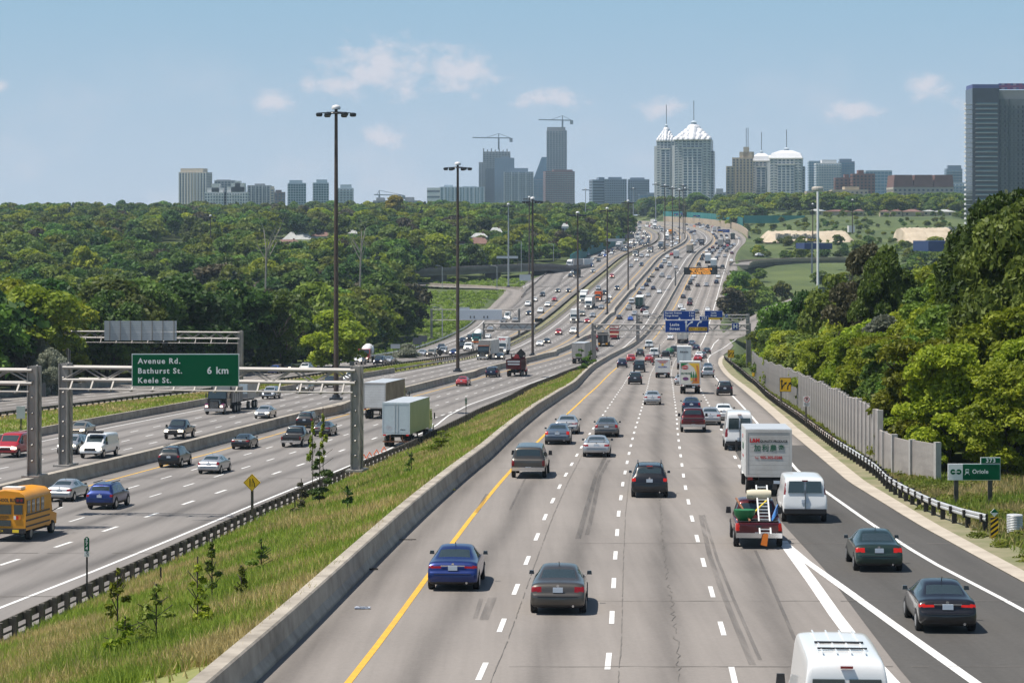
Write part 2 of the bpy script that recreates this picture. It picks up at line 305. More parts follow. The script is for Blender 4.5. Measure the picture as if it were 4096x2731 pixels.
# newer dark asphalt of the joining lane, lane lines on top of it
strip('road', lambda d: np.interp(d, [8, 62, 71, 88, 106, 130, 165], [9.6, 10.5, 10.9, 11.7, 12.2, 13.3, 15.5]), lambda d: x_curb(d) - .02, za, M_dark, 3, d1=165, dz=.004, uvo=lambda d: ax(d) + 1.2, **ST)
strip('kerb', x_curb, lambda d: x_curb(d) + np.interp(d, [80, 130, 250, 500], [.75, .95, 1.1, .8]), za, M_kerb, 1, dz=.03, d1=520, **ST)
strip('verge', lambda d: x_curb(d) + np.interp(d, [80, 130, 250, 500], [.75, .95, 1.1, .8]) - .12, lambda d: x_curb(d) + 2.4, za, M_dirt, 2, dz=.02, d1=520, **ST)
strip('verge', x_cfen, x_cwall, zb, M_turf, 4, dz=.06, mid=.25, d1=460, **ST)
strip('verge', lambda d: x_cfen(d), x_cwall, zb, M_dirt, 3, dz=.05, d0=460, **ST)
strip('meadow', lambda d: x_fen(d) + .9, lambda d: x_abar(d) - .45, zb, M_turf, 10, dz=.02, z2=lambda d: za(d) + .62 * np.interp(d, [380, 440], [1, 0]), d1=440, **ST)
# painted lines
def line(b, ref, off, d0, d1, wd, zf, m, dz=.009, dash=None, ph=0.0, step=5.0):
    segs = []
    if dash:
        k = math.floor((d0 - ph) / dash[1]); d = ph + k * dash[1]
        while d < d1:
            if d >= d0: segs.append(np.linspace(d, d + dash[0], 3))
            d += dash[1]
    else:
        n = max(2, int((d1 - d0) / step)); segs.append(np.linspace(d0, d1, n))
    for s in segs:
        q = None
        for d in s:
            x = float(ref(d) + off(d)); sl = float(ref(d + 1) + off(d + 1) - x); h = wd / 2 * math.sqrt(1 + sl * sl); z = float(zf(d)) + dz
            c = ((x - h, d, z), (x + h, d, z))
            if q: b.poly([q[0], q[1], c[1], c[0]], m)
            q = c
K = lambda v: (lambda d: v)
def pline(b, pts, wd, zf, m, dz=.013):       # a painted line along traced ground points
    for (p, q) in zip(pts[:-1], pts[1:]):
        n = max(1, int((q - p).length / 6)); s = (q - p).normalized(); t = Vector((-s.y, s.x, 0)) * wd / 2
        for i in range(n):
            u, v = p.lerp(q, i / n), p.lerp(q, (i + 1) / n); u.z = float(zf(u.y)) + dz; v.z = float(zf(v.y)) + dz
            b.poly([u - t, u + t, v + t, v - t], m)
b = MB(); DS = (3.0, 9.0)
line(b, ax, K(0), 8, 2050, .2, za, 1)
for o, ph, d0 in ((3.4, 62.2, 8), (6.8, 64.0, 8), (10.2, 61.5, 8)): line(b, ax, K(o), d0, 1900, .16, za, 0, dash=DS, ph=ph)
line(b, ax, K(13.7), 98, 560, .18, za, 0, dash=DS, ph=60)
line(b, ax, K(13.75), 560, 2000, .22, za, 0)
line(b, ax, o_awr, 8, 520, .2, za, 0, dz=.012)
A_rt = lambda x, y: unp(x, y, za)
V = Vector
pline(b, [V((11.3, 98, 0)), V((10.75, 84, 0)), V((10.35, 75, 0)), V((10.1, 68, 0)), V((9.7, 40, 0)), V((9.5, 20, 0))], .42, za, 0)
pline(b, [V((11.3, 97, 0)), V((11.35, 90, 0)), V((11.6, 82, 0)), V((11.85, 73, 0)), V((12.2, 62, 0)), V((12.8, 40, 0)), V((13.2, 20, 0))], .32, za, 0)
ex0 = [V((ax(560) + 13.75, 560, 0)), V((55.5, 640, 0)), V((59.8, 667, 0)), V((64.0, 689, 0)), V((71.2, 731, 0)), V((80, 775, 0)), V((90, 815, 0))]
pline(b, [V((47.3, 560, 0)), V((52.5, 610, 0)), V((56.5, 640, 0)), V((61.5, 667, 0)), V((66.0, 689, 0)), V((73, 728, 0))], .22, za, 0)
pline(b, [V((float(ax(520) + 17), 520, 0)), V((49, 558, 0)), V((56.6, 611, 0)), V((63.0, 650, 0)), V((70.3, 689, 0)), V((77.5, 725, 0))], .2, za, 0)
for i in range(9):
    d = 470 + i * 9; x = float(ax(d) + np.interp(d, [470, 560], [13.7, 16.6])); pline(b, [V((x, d, 0)), V((x + .6, d + 3, 0))], .2, za, 0)
b.build('lane_markings', [M_white, M_yel], **ST)
b = MB()
line(b, bx, K(0), 60, 2050, .2, zb, 1)
for o, ph in ((3.55, 62.2), (7.15, 64.0)): line(b, bx, K(o), 60, 1900, .16, zb, 0, dash=DS, ph=ph)
line(b, bx, o_bwr, 8, 2000, .22, zb, 0, dz=.012)
line(b, bx, K(11.0), 60, 250, .24, zb, 0, dash=DS, ph=58, dz=.009); line(b, bx, K(11.4), 250, 290, .22, zb, 0, dash=(3, 6), ph=58)
b.build('lane_markings', [M_white, M_yel], **ST)
b = MB()
line(b, bx, o_cyl, 60, 2050, .2, zb, 1)
for o, ph in ((3.35, 60), (6.8, 63)): line(b, bx, lambda d, o=o: o_cyl(d) - o, 60, 1900, .16, zb, 0, dash=DS, ph=ph)
line(b, bx, lambda d: o_cyl(d) - 10.2, 60, 400, .16, zb, 0, dash=DS, ph=61)
line(b, bx, o_cwr, 60, 1900, .2, zb, 0, dz=.012)
b.build('lane_markings', [M_white, M_yel], **ST)
b = MB()
line(b, bx, o_dyl, 60, 1900, .2, zb, 1)
for o, ph in ((3.45, 60), (7.0, 63)): line(b, bx, lambda d, o=o: o_dyl(d) - o, 60, 1800, .16, zb, 0, dash=DS, ph=ph)
line(b, bx, o_dct, 300, 930, .2, zb, 0, dash=(3, 6), ph=61); line(b, bx, o_dct, 930, 1800, .2, zb, 0)
line(b, bx, lambda d: o_dyl(d) - 13.9, 60, 420, .16, zb, 0, dash=DS, ph=61)
line(b, bx, o_dwr, 60, 1020, .2, zb, 0, dz=.012)
b.build('lane_markings', [M_white, M_yel], **ST)
# wear on the near carriageway: cross joints, a ragged seam, rubber marks, a scrap of cloth
M_crack = mat('crack_filler', (.165, .15, .135), .9)
b = MB()
for d in (64.5, 78.5, 97, 141, 205, 262, 330, 372, 425, 470, 505, 640, 700):
    x0, x1 = float(x_abar(d)), float(x_curb(d)); x0 = x0 + (6.5 if d < 100 else 1); q = None; n = int((x1 - x0) / .5)
    for i in range(n + 1):
        x = x0 + (x1 - x0) * i / n; y = d + random.uniform(-.05, .05); wd = random.uniform(.01, .035) * (1 + d / 250); c = ((x, y - wd, float(za(y)) + .016), (x, y + wd, float(za(y)) + .016))
        if q and random.random() < .9: b.poly([q[0], c[0], c[1], q[1]])
        q = c
for d in (108, 127, 180, 236, 296, 350, 420, 560, 640, 760):
    x0, x1 = float(x_m(d)), float(x_fen(d)) if d < 440 else float(x_abar(d)) - 1; q = None; n = int((x1 - x0) / .5)
    for i in range(n + 1):
        x = x0 + (x1 - x0) * i / n; y = d + random.uniform(-.05, .05); wd = random.uniform(.02, .06) * (1 + d / 250); c = ((x, y - wd, float(zb(y)) + .016), (x, y + wd, float(zb(y)) + .016))
        if q and random.random() < .85: b.poly([q[0], c[0], c[1], q[1]])
        q = c
for o, d1, wob in ((7.12, 140, .012), (8.75, 145, .09), (3.75, 160, .012)):
    q = None
    for d in np.arange(50, d1, .55):
        x = float(ax(d)) + o + random.uniform(-wob, wob); wd = random.uniform(.004, .02); z = float(za(d)) + .017; c = ((x - wd, d, z), (x + wd, d, z))
        if q and random.random() < .88: b.poly([q[0], q[1], c[1], c[0]])
        q = c
b.build('pavement_cracks', M_crack, **ST)
m = mat('rubber_marks', (.05, .05, .05), .8); t = m.node_tree; pb = t.nodes['Principled BSDF']
n = t.nodes.new('ShaderNodeTexNoise'); n.inputs['Scale'].default_value = 1.1; n.inputs['Detail'].default_value = 5; c = t.nodes.new('ShaderNodeTexCoord'); mp = t.nodes.new('ShaderNodeMapping'); mp.inputs['Scale'].default_value = (3, .15, 1)
t.links.new(c.outputs['Object'], mp.inputs[0]); t.links.new(mp.outputs[0], n.inputs[0]); r = t.nodes.new('ShaderNodeMapRange'); r.inputs[1].default_value = .3; r.inputs[2].default_value = .75; r.inputs[3].default_value = .05; r.inputs[4].default_value = .38
t.links.new(n.outputs[0], r.inputs[0]); t.links.new(r.outputs[0], pb.inputs['Alpha'])
b = MB()
for pts, wd in (([(2312, 2155), (2345, 2040), (2385, 1900), (2420, 1830)], .24), ([(2348, 2140), (2372, 2040), (2400, 1905), (2436, 1840)], .2), ([(2802, 2060), (2838, 2220), (2890, 2370), (2960, 2540), (3010, 2660)], .2), ([(2815, 2060), (2870, 2240), (2935, 2400), (3040, 2640)], .12), ([(1935, 2480), (1970, 2390)], .3), ([(1900, 2475), (1925, 2395)], .15), ([(2040, 2040), (2100, 1915)], .12), ([(3020, 2200), (3090, 2350), (3180, 2560)], .12), ([(1905, 2050), (1950, 1975)], .2)):
    pline(b, [unp(x, y, za) for x, y in pts], wd, za, 0, dz=.02)
b.build('tyre_marks', m, **ST)
# ------------------------------------------------------------------ barriers, guide rails, walls
def sweep(name, xf, zf, prof, ds, mats, m=None, parent=None, smooth=None, cap=True, **k):
    b = MB(); n = len(prof); ds = list(ds)
    for d in ds:
        sl = float(xf(d + 1) - xf(d - 1)) / 2; c = math.sqrt(1 + sl * sl)
        for (u, z) in prof: b.v.append((float(xf(d)) + u / c if abs(u) < 50 else float(xf(d)), d - u * sl / c, float(zf(d)) + z))
    for i in range(len(ds) - 1):
        for j in range(n):
            b.f.append((i * n + j, i * n + (j + 1) % n, (i + 1) * n + (j + 1) % n, (i + 1) * n + j)); b.m.append(m[j] if m else 0)
    if cap:
        b.f.append(tuple(range(n))); b.m.append(0); b.f.append(tuple((len(ds) - 1) * n + j for j in reversed(range(n)))); b.m.append(0)
    return b.build(name, mats, parent, smooth, **k)
def rows(a, b_): return [a] + [float(d) for d in ROWS if a + 1 < d < b_ - 1] + [b_]
BAR = 'concrete barriers along the carriageways'
# barrier A: thick top towards the meadow, sloped foot on the road side
sweep('concrete_barrier', x_abar, za, [(0, -.2), (0, .09), (-.14, .32), (-.2, .88), (-.25, .93), (-.68, .93), (-.72, .88), (-.75, -2.5)], rows(20, 440), M_conc,
      label='long pale concrete barrier between the grass slope and the yellow line of the near lanes', cat='barrier', group=BAR)
sweep('concrete_barrier', x_abar, za, [(0, -.2), (0, .08), (-.14, .3), (-.2, .93), (-.5, .93), (-.56, .3), (-.7, .08), (-.7, -1)], rows(440.2, 1900), M_conc,
      label='far concrete barrier curving uphill between the two outbound carriageways', cat='barrier', group=BAR)
def sweep2(name, xa, xb, zf, h, ds, mats, **k):   # a barrier with a separate line for each face
    b = MB()
    for d in ds:
        p, q, z = float(xa(d)), float(xb(d)), float(zf(d))
        for u, hz in ((p, -.3), (p, .1), (p - .12, .32), (p - .18, h), (q + .18, h), (q + .12, .32), (q, .1), (q, -.3)): b.v.append((u, d, z + hz))
    n = 8
    for i in range(len(ds) - 1):
        for j in range(n): b.f.append((i * n + j, i * n + (j + 1) % n, (i + 1) * n + (j + 1) % n, (i + 1) * n + j)); b.m.append(0)
    b.f.append(tuple(range(n))); b.m.append(0); b.f.append(tuple((len(ds) - 1) * n + j for j in reversed(range(n)))); b.m.append(0)
    return b.build(name, mats, **k)
sweep2('concrete_barrier', x_m, x_mb, zb, 1.0, rows(60, 1900), M_conc, label='broad concrete median barrier that carries the tall lamp masts', cat='barrier', group=BAR)
sweep('concrete_barrier', x_cwall, zb, [(0, -.3), (0, .85), (-.3, .85), (-.3, -.3)], rows(60, 412), M_conc, label='concrete wall beside the grass strip left of the oncoming express lanes', cat='barrier', group=BAR)
sweep('concrete_barrier', lambda d: x_dout(d) + .02, zb, [(0, -.3), (0, .9), (-.35, .9), (-.35, -.3)], rows(60, 430), M_conc, label='grey concrete wall at the foot of the wood beyond the farthest carriageway', cat='barrier', group=BAR)
M_galv = mat('galvanised_steel', (.60, .61, .62), .45, .25, var2=((.50, .51, .52), (.68, .69, .70)), vscale=1.5)
M_rust = mat('rusty_galvanised', (.4, .3, .22), .6, .35, var2=((.30, .17, .09), (.62, .61, .59)), vscale=.22)
M_post = mat('weathered_post', (.085, .075, .062), .9, var2=((.05, .045, .036), (.13, .115, .095)), vscale=2.2)
M_postd = mat('tarred_post', (.035, .033, .03), .9)
M_beamd = mat('weathered_beam', (.12, .105, .09), .75, var2=((.07, .055, .045), (.17, .15, .13)), vscale=.8)
WB = [(0, .42), (.035, .47), (.035, .53), (0, .575), (.035, .62), (.035, .68), (0, .73), (-.012, .73), (.022, .675), (.022, .625), (-.015, .575), (.022, .525), (.022, .475), (-.012, .42)]
RAILS = 'guide rails along the carriageways'
def rail(label, xf, zf, d0, d1, sp, side, beam_m, post_me, solid=False, limit=300, dense_to=1e9, hz=0):
    r = empty('guide_rail', (float(xf(d0)), d0, float(zf(d0))), label=label, cat='guide rail', group=RAILS); o = Vector(r.location)
    s = -side if not solid else 1
    if solid:                                # box-like dark beams fixed to stout posts
        for z0, h, t in ((.44, .34, .07), (.16, .09, .05)):
            q = sweep('beam', lambda d: xf(d) - .02, zf, [(0, z0), (0, z0 + h), (-t, z0 + h), (-t, z0)], rows(d0, d1), beam_m); q.parent = r; q.matrix_parent_inverse = Matrix.Translation(-o)
    else:
        q = sweep('beam', xf, zf, [(side * u, z + hz) for u, z in WB], rows(d0, d1), beam_m); q.parent = r; q.matrix_parent_inverse = Matrix.Translation(-o)
    d = d0 + .4; far = MB(); n = 0
    while d < d1:
        x, z = float(xf(d)), float(zf(d)); sl = float(xf(d + 1) - x)
        if d < dense_to and n < limit:
            p = link('post', post_me, r, (x - o.x - side * .13, d - o.y, z - o.z + hz + random.uniform(-.04, .03)), -math.atan(sl)); n += 1
        else:
            far.box((x - o.x - side * .13, d - o.y, z - o.z + .35), (.16, .16, .8))
        d += sp
    if far.v: tag(far.build('distant_posts', post_me.materials[0], r), kind='stuff')
    return r
pm_f = MB().box((.08, 0, .36), (.20, .24, .98)).box((-.02, .0, .62), (.3, .2, .3)).mesh('post', M_post)
pm_d = MB().box((0, 0, .3), (.18, .2, .86)).mesh('post', M_postd)
rail('dark weathered guide rail on stout posts along the foot of the grass slope', x_fen, zb, 60, 452, 1.92, -1, M_beamd, pm_f, solid=True)
rail('dark guide rail with close-set posts above the grass strip between the oncoming roads', x_cfen, zb, 225, 1500, 2.0, -1, M_beamd, pm_d, solid=True, dense_to=620)
rail('rusty guide rail bordering the oncoming express lanes beyond the concrete wall', lambda d: x_cwall(d) - .2, zb, 414, 1500, 4.0, 1, M_rust, pm_d, dense_to=700)
rail('silver guide rail at the edge of the wood along the farthest carriageway', lambda d: x_dout(d) - .1, zb, 430, 748, 3.8, 1, M_galv, pm_d)
rail('dark guide rail curving up from the loop ramp to the bridge', lambda d: np.interp(d, [800, 858, 892, 963, 1003], [-2, 3.6, 5.4, 11.0, 14.6]), zb, 858, 1003, 3.0, 1, M_rust, pm_d)
RR = [(20.5, 101), (20.1, 103), (19.65, 107), (19.55, 114), (19.75, 123), (20.5, 132), (21.1, 143), (21.8, 158), (22.9, 176), (24.3, 197), (26.1, 225), (28.5, 261), (33.0, 319), (35.4, 353), (39.3, 408), (42.0, 452), (44.5, 492)]
x_rr = spline([p[1] for p in RR], [p[0] for p in RR])
pm_r = MB().box((0, 0, .28), (.2, .16, .9)).box((-.16, 0, .56), (.16, .14, .34)).mesh('post', M_postd)
r = rail('shiny guide rail on dark posts along the right shoulder in front of the noise wall', x_rr, za, 101.2, 490, 1.95, -1, M_rust, pm_r, hz=.1)
r.children[0].data.materials.append(M_galv)
for p in r.children[0].data.polygons:
    if p.center.y < 158: p.material_index = 1
pipe = MB(); prof = []
for i in range(23): prof.append((.33 + (.022 if i % 2 else 0), i * .036))
c = unp(4059, 2125, za)
pipe.lathe(prof, (0, 0, 0), 20).build('culvert_pipe', M_galv, smooth=50, label='short upright corrugated steel pipe at the end of the right guide rail', cat='steel pipe').location = (c.x, c.y, c.z - .05)
# noise wall of precast panels, stepping down towards the viewer
M_panel = mat('precast_panel', (.34, .31, .29), .9, var2=((.25, .225, .215), (.40, .37, .345)), vscale=.5, bump=.4, bscale=3)
M_pil = mat('precast_post', (.46, .44, .42), .85, var2=((.36, .345, .33), (.52, .50, .48)), vscale=1)
WR = [(23.7, 130.6), (22.5, 134), (22.0, 137.4), (23.3, 159), (25.9, 196), (30.0, 252), (32.9, 300), (36.8, 352), (41, 400)]
nw = empty('noise_wall', (WR[0][0], WR[0][1], float(za(131))), label='long grey precast concrete noise wall stepping down under the bright green trees', cat='noise wall'); o = Vector(nw.location)
def along(P, step):
    out = []; carry = 0; P = [Vector((p[0], p[1], 0)) for p in P]
    for a, c in zip(P[:-1], P[1:]):
        L = (c - a).length; t = carry
        while t < L: out.append(a.lerp(c, t / L)); t += step
        carry = t - L
    return out
pts = along(WR, 2.85)
hs = {0: 2.4, 1: 2.4, 2: 2.55, 3: 2.55}
pan = {}
for i in range(len(pts) - 1):
    a, c = pts[i], pts[i + 1]; h = hs.get(i, 3.75 + .12 * math.sin(i * .9)) ; z = float(za((a.y + c.y) / 2)) - .3; an = math.atan2(c.y - a.y, c.x - a.x); L = (c - a).length
    key = (round(h, 1), round(L, 2))
    if key not in pan:
        g = MB().box((L / 2, 0, h / 2), (L - .2, .12, h)); n = 9
        for j in range(n): g.box((.1 + (L - .2) * (j + .5) / n, -.075, h / 2 - .02), ((L - .2) / n * .55, .05, h - .06))
        pan[key] = g.mesh('panel', M_panel); pan[key, 'p'] = MB().box((0, 0, h / 2 + .05), (.26, .34, h + .14)).mesh('pilaster', M_pil)
    link('panel', pan[key], nw, Vector((a.x, a.y, z)) - o, an); link('pilaster', pan[key, 'p'], nw, Vector((a.x, a.y, z)) - o, an)
# teal noise walls and tan retaining wall far up the hill
M_teal = mat('teal_panels', (.03, .20, .19), .6, var=.18, vscale=.05); M_tan = mat('tan_concrete', (.42, .34, .25), .9, var=.18, vscale=.08)
def wall(name, label, P, h, t, m, cat, z0=None, post=0):
    b = MB()
    for (p, q) in zip(P[:-1], P[1:]):
        p, q = Vector(p), Vector(q); n = Vector((-(q - p).y, (q - p).x, 0)).normalized() * t / 2; up = Vector((0, 0, h)); dn = Vector((0, 0, -1.5))
        a = [p + n + dn, q + n + dn, q - n + dn, p - n + dn]; c = [p + n + up, q + n + up, q - n + up, p - n + up]
        for i in range(4): b.poly([a[i], a[(i + 1) % 4], c[(i + 1) % 4], c[i]])
        b.poly(c)
        if post:
            k = max(1, int((q - p).length / post))
            for i in range(k): s = p.lerp(q, i / k); b.box((s.x, s.y, s.z + h / 2), (t * 1.9, t * 1.9, h + .3), 0, math.atan2((q - p).y, (q - p).x))
    return b.build(name, m, label=label, cat=cat)
wall('noise_wall', 'teal noise wall beside the oncoming lanes where the flyover joins', [(float(x_dout(d)) - 1.2, d, float(zb(d))) for d in range(1075, 1330, 25)], 4.6, .3, M_teal, 'noise wall', post=6)
wall('retaining_wall', 'tan concrete retaining wall round the outside of the far bend', [(float(x_curb(d)) + 1.2, d, float(za(d))) for d in range(1400, 1960, 35)], 4.4, .5, M_tan, 'retaining wall')
wall('noise_wall', 'teal noise wall above the tan retaining wall on the far bend', [(float(x_curb(d)) + 5, d, float(za(d)) + 4) for d in range(1590, 1960, 35)], 4.4, .3, M_teal, 'noise wall', post=8)
wall('noise_wall', 'teal noise wall on the shrubby slope below the row of houses', [at(x, 884, 1560) for x in (2978, 3030, 3090, 3150, 3220)], 3.6, .3, M_teal, 'noise wall', post=8)
# ramps and flyovers
def ribbon(name, L, R, zf, m, dz=.03, n=14, **k):
    b = MB(); b.uv = []
    def samp(P, t):
        P = [Vector((p[0], p[1], p[2] if len(p) > 2 else 0)) for p in P]; s = [0]
        for a, c in zip(P[:-1], P[1:]): s.append(s[-1] + (c - a).length)
        u = t * s[-1]; i = max(0, min(len(P) - 2, int(np.searchsorted(s, u)) - 1)); return P[i].lerp(P[i + 1], (u - s[i]) / max(1e-6, s[i + 1] - s[i]))
    for i in range(n + 1):
        for P in (L, R):
            q = samp(P, i / n); z = float(zf(q.y)) + dz if zf else q.z + dz; b.v.append((q.x, q.y, z)); b.uv.append((0.0 if P is L else 1.6, q.y))
    for i in range(n): b.f.append((2 * i, 2 * i + 1, 2 * i + 3, 2 * i + 2)); b.m.append(0)
    return b.build(name, m, **k)
ribbon('ramp', [(-9.8, 764), (-6.5, 831), (-3.7, 872), (-2.8, 890), (-3.8, 902), (-6.3, 909), (-14.7, 914), (-25, 919), (-36, 927), (-80, 950)], [(-3.1, 764), (0, 805), (3.4, 850), (5.4, 885), (5.0, 899), (3.2, 906), (.3, 911), (-14.8, 922), (-36, 936), (-80, 962)], zb, M_road, dz=.12, n=30, **ST)
ribbon('ramp', [(7.3, 921), (12, 970), (15.5, 1012), (16.5, 1036)], [(18, 925), (21, 975), (23.2, 1018), (23.5, 1033)], zb, M_road2, dz=.1, **ST)
ribbon('ramp', [(55, 640), (59.8, 668), (71.2, 732), (90, 815), (112, 890)], [(60.5, 636), (67.5, 666), (79.5, 726), (98, 806), (120, 880)], za, M_road, dz=.08, **ST)
b = MB()
for P in ([(67.9, 655), (79.9, 716), (98.4, 796), (120, 870)],):
    for (p, q) in zip(P[:-1], P[1:]):
        b.bar((p[0], p[1], float(za(p[1])) + .45), (q[0], q[1], float(za(q[1])) + .45), .4, 1.0)
b.build('concrete_barrier', M_conc, label='concrete barrier on the outside of the right exit ramp behind the big shrub', cat='barrier', group=BAR)
b = MB()
P = [(4.2, 909), (-6, 914), (-16, 923.5), (-36, 937.5), (-80, 964)]
for (p, q) in zip(P[:-1], P[1:]): b.bar((p[0], p[1], float(zb(p[1])) + .4), (q[0], q[1], float(zb(q[1])) + .4), .3, .9)
b.build('concrete_barrier', M_kerb, label='worn pale barrier round the outside of the loop ramp', cat='barrier', group=BAR)
def flyover(label, C, wd, dep, gnd, m, piers, par=1.0):
    root = empty('flyover', C[0], label=label, cat='bridge'); o = Vector(C[0]); dk, pa, gi = MB(), [MB(), MB()], MB()
    fr = []
    for i, p in enumerate(C):
        p = Vector(p) - o; a = Vector(C[max(0, i - 1)]); c = Vector(C[min(len(C) - 1, i + 1)]); t = (c - a); t.z = 0; t.normalize(); fr.append((p, Vector((-t.y, t.x, 0)) * wd / 2))
    for (p, n), (q, k) in zip(fr[:-1], fr[1:]):
        for bb, u0, u1, z0, z1 in ((dk, -1, 1, -.35, 0), (gi, -.82, .82, -dep, -.36), (pa[0], .94, 1.0, -.5, par), (pa[1], -1.0, -.94, -.5, par)):
            V8 = [p + n * u0 + Vector((0, 0, z0)), p + n * u1 + Vector((0, 0, z0)), p + n * u1 + Vector((0, 0, z1)), p + n * u0 + Vector((0, 0, z1)), q + k * u0 + Vector((0, 0, z0)), q + k * u1 + Vector((0, 0, z0)), q + k * u1 + Vector((0, 0, z1)), q + k * u0 + Vector((0, 0, z1))]
            for f in ((0, 1, 5, 4), (1, 2, 6, 5), (2, 3, 7, 6), (3, 0, 4, 7), (0, 3, 2, 1), (4, 5, 6, 7)): bb.poly([V8[i] for i in f])
    dk.build('deck', M_road2, root); gi.build('girder', m[1], root)
    for x in pa: x.build('parapet', m[0], root)
    for t in piers:
        p = Vector(C[t]) - o; MB().box((p.x, p.y, p.z - dep - 4), (wd * .6, 1.4, 8)).build('pier', m[1], root)
    return root
M_girder = mat('girder_concrete', (.20, .18, .165), .85, var=.2, vscale=.3)
fl = [(31.5, 1062, 0), (24, 1040, 0), (12, 1012, 0), (-8, 982, 0), (-30, 958, 0), (-58, 938, 0)]
zz = [float(zb(1062)) + .1, float(zb(1048)) + .2, EYE - 14.2, EYE - 14.6, EYE - 15.2, EYE - 16.2]
flyover('concrete flyover leaving the oncoming lanes towards the wood with lorries on it', [(p[0], p[1], z) for p, z in zip(fl, zz)], 11, 2.0, 0, (M_girder, M_girder), (2, 3, 4))
fr_ = [(103.5, 1066), (107, 1090), (113, 1116), (122, 1136), (134, 1148), (150, 1156), (175, 1166)]
flyover('curved flyover with tan parapets leaving the right side above the park road', [(x, y, float(za(1080)) - .1 + i * .28) for i, (x, y) in enumerate(fr_)], 9.5, 1.9, 0, (M_tan, M_girder), (2, 3, 4, 5))
# ------------------------------------------------------------------ vegetation
def leafmat(name, c0, c1, tr=.35, hue=.05):
    m = bpy.data.materials.new(name); m.use_nodes = True; t = m.node_tree; L = t.links.new; b = t.nodes['Principled BSDF']; o = t.nodes['Material Output']
    b.inputs['Roughness'].default_value = .55; b.inputs['Specular IOR Level'].default_value = .25
    g = t.nodes.new('ShaderNodeNewGeometry'); oi = t.nodes.new('ShaderNodeObjectInfo'); r = t.nodes.new('ShaderNodeValToRGB')
    r.color_ramp.elements[0].color = (*c0, 1); r.color_ramp.elements[1].color = (*c1, 1)
    n = t.nodes.new('ShaderNodeTexNoise'); n.inputs['Scale'].default_value = .45; n.inputs['Detail'].default_value = 2; tc_ = t.nodes.new('ShaderNodeTexCoord'); L(tc_.outputs['Object'], n.inputs[0])
    a = t.nodes.new('ShaderNodeMath'); a.operation = 'MULTIPLY_ADD'; L(g.outputs['Random Per Island'], a.inputs[0]); a.inputs[1].default_value = .5
    s = t.nodes.new('ShaderNodeMath'); s.operation = 'MULTIPLY_ADD'; L(n.outputs[0], s.inputs[0]); s.inputs[1].default_value = 1.3; s.inputs[2].default_value = -.40; L(s.outputs[0], a.inputs[2])
    L(a.outputs[0], r.inputs[0]); hs_ = t.nodes.new('ShaderNodeHueSaturation'); L(r.outputs[0], hs_.inputs['Color'])
    mh = t.nodes.new('ShaderNodeMapRange'); L(oi.outputs['Random'], mh.inputs[0]); mh.inputs[3].default_value = .5 - hue; mh.inputs[4].default_value = .5 + hue * .6; L(mh.outputs[0], hs_.inputs['Hue'])
    mv = t.nodes.new('ShaderNodeMapRange'); ml = t.nodes.new('ShaderNodeMath'); ml.operation = 'FRACT'; mm = t.nodes.new('ShaderNodeMath'); mm.operation = 'MULTIPLY'; mm.inputs[1].default_value = 7.31
    L(oi.outputs['Random'], mm.inputs[0]); L(mm.outputs[0], ml.inputs[0]); L(ml.outputs[0], mv.inputs[0]); mv.inputs[3].default_value = .62; mv.inputs[4].default_value = 1.38; L(mv.outputs[0], hs_.inputs['Value'])
    L(hs_.outputs[0], b.inputs['Base Color']); tl = t.nodes.new('ShaderNodeBsdfTranslucent'); L(hs_.outputs[0], tl.inputs['Color'])
    mx = t.nodes.new('ShaderNodeMixShader'); mx.inputs[0].default_value = tr; L(b.outputs[0], mx.inputs[1]); L(tl.outputs[0], mx.inputs[2]); L(mx.outputs[0], o.inputs['Surface'])
    MATS[name] = m; return m
LM = dict(mid=leafmat('leaf_mid_green', (.042, .092, .013), (.20, .29, .040)), dark=leafmat('leaf_dark_green', (.026, .066, .012), (.125, .21, .034)), bright=leafmat('leaf_bright_green', (.080, .135, .008), (.34, .40, .030), .42, .022),
          olive=leafmat('leaf_silver', (.15, .17, .115), (.36, .38, .29), .3, .02), spruce=leafmat('needle_blue_green', (.018, .042, .026), (.055, .095, .05), .2, .02), yellow=leafmat('leaf_yellow', (.17, .16, .015), (.36, .31, .025), .4, .02),
          brown=leafmat('leaf_brownish', (.045, .050, .024), (.12, .105, .055), .3, .03), weed=leafmat('leaf_meadow', (.09, .16, .022), (.26, .34, .045), .4, .03), plum=leafmat('leaf_purple', (.025, .014, .018), (.06, .035, .035), .25, .01))
M_bark = mat('bark', (.075, .06, .048), .95, var=.35, vscale=4); M_barkp = mat('bark_pale', (.27, .25, .22), .95, var=.25, vscale=4)
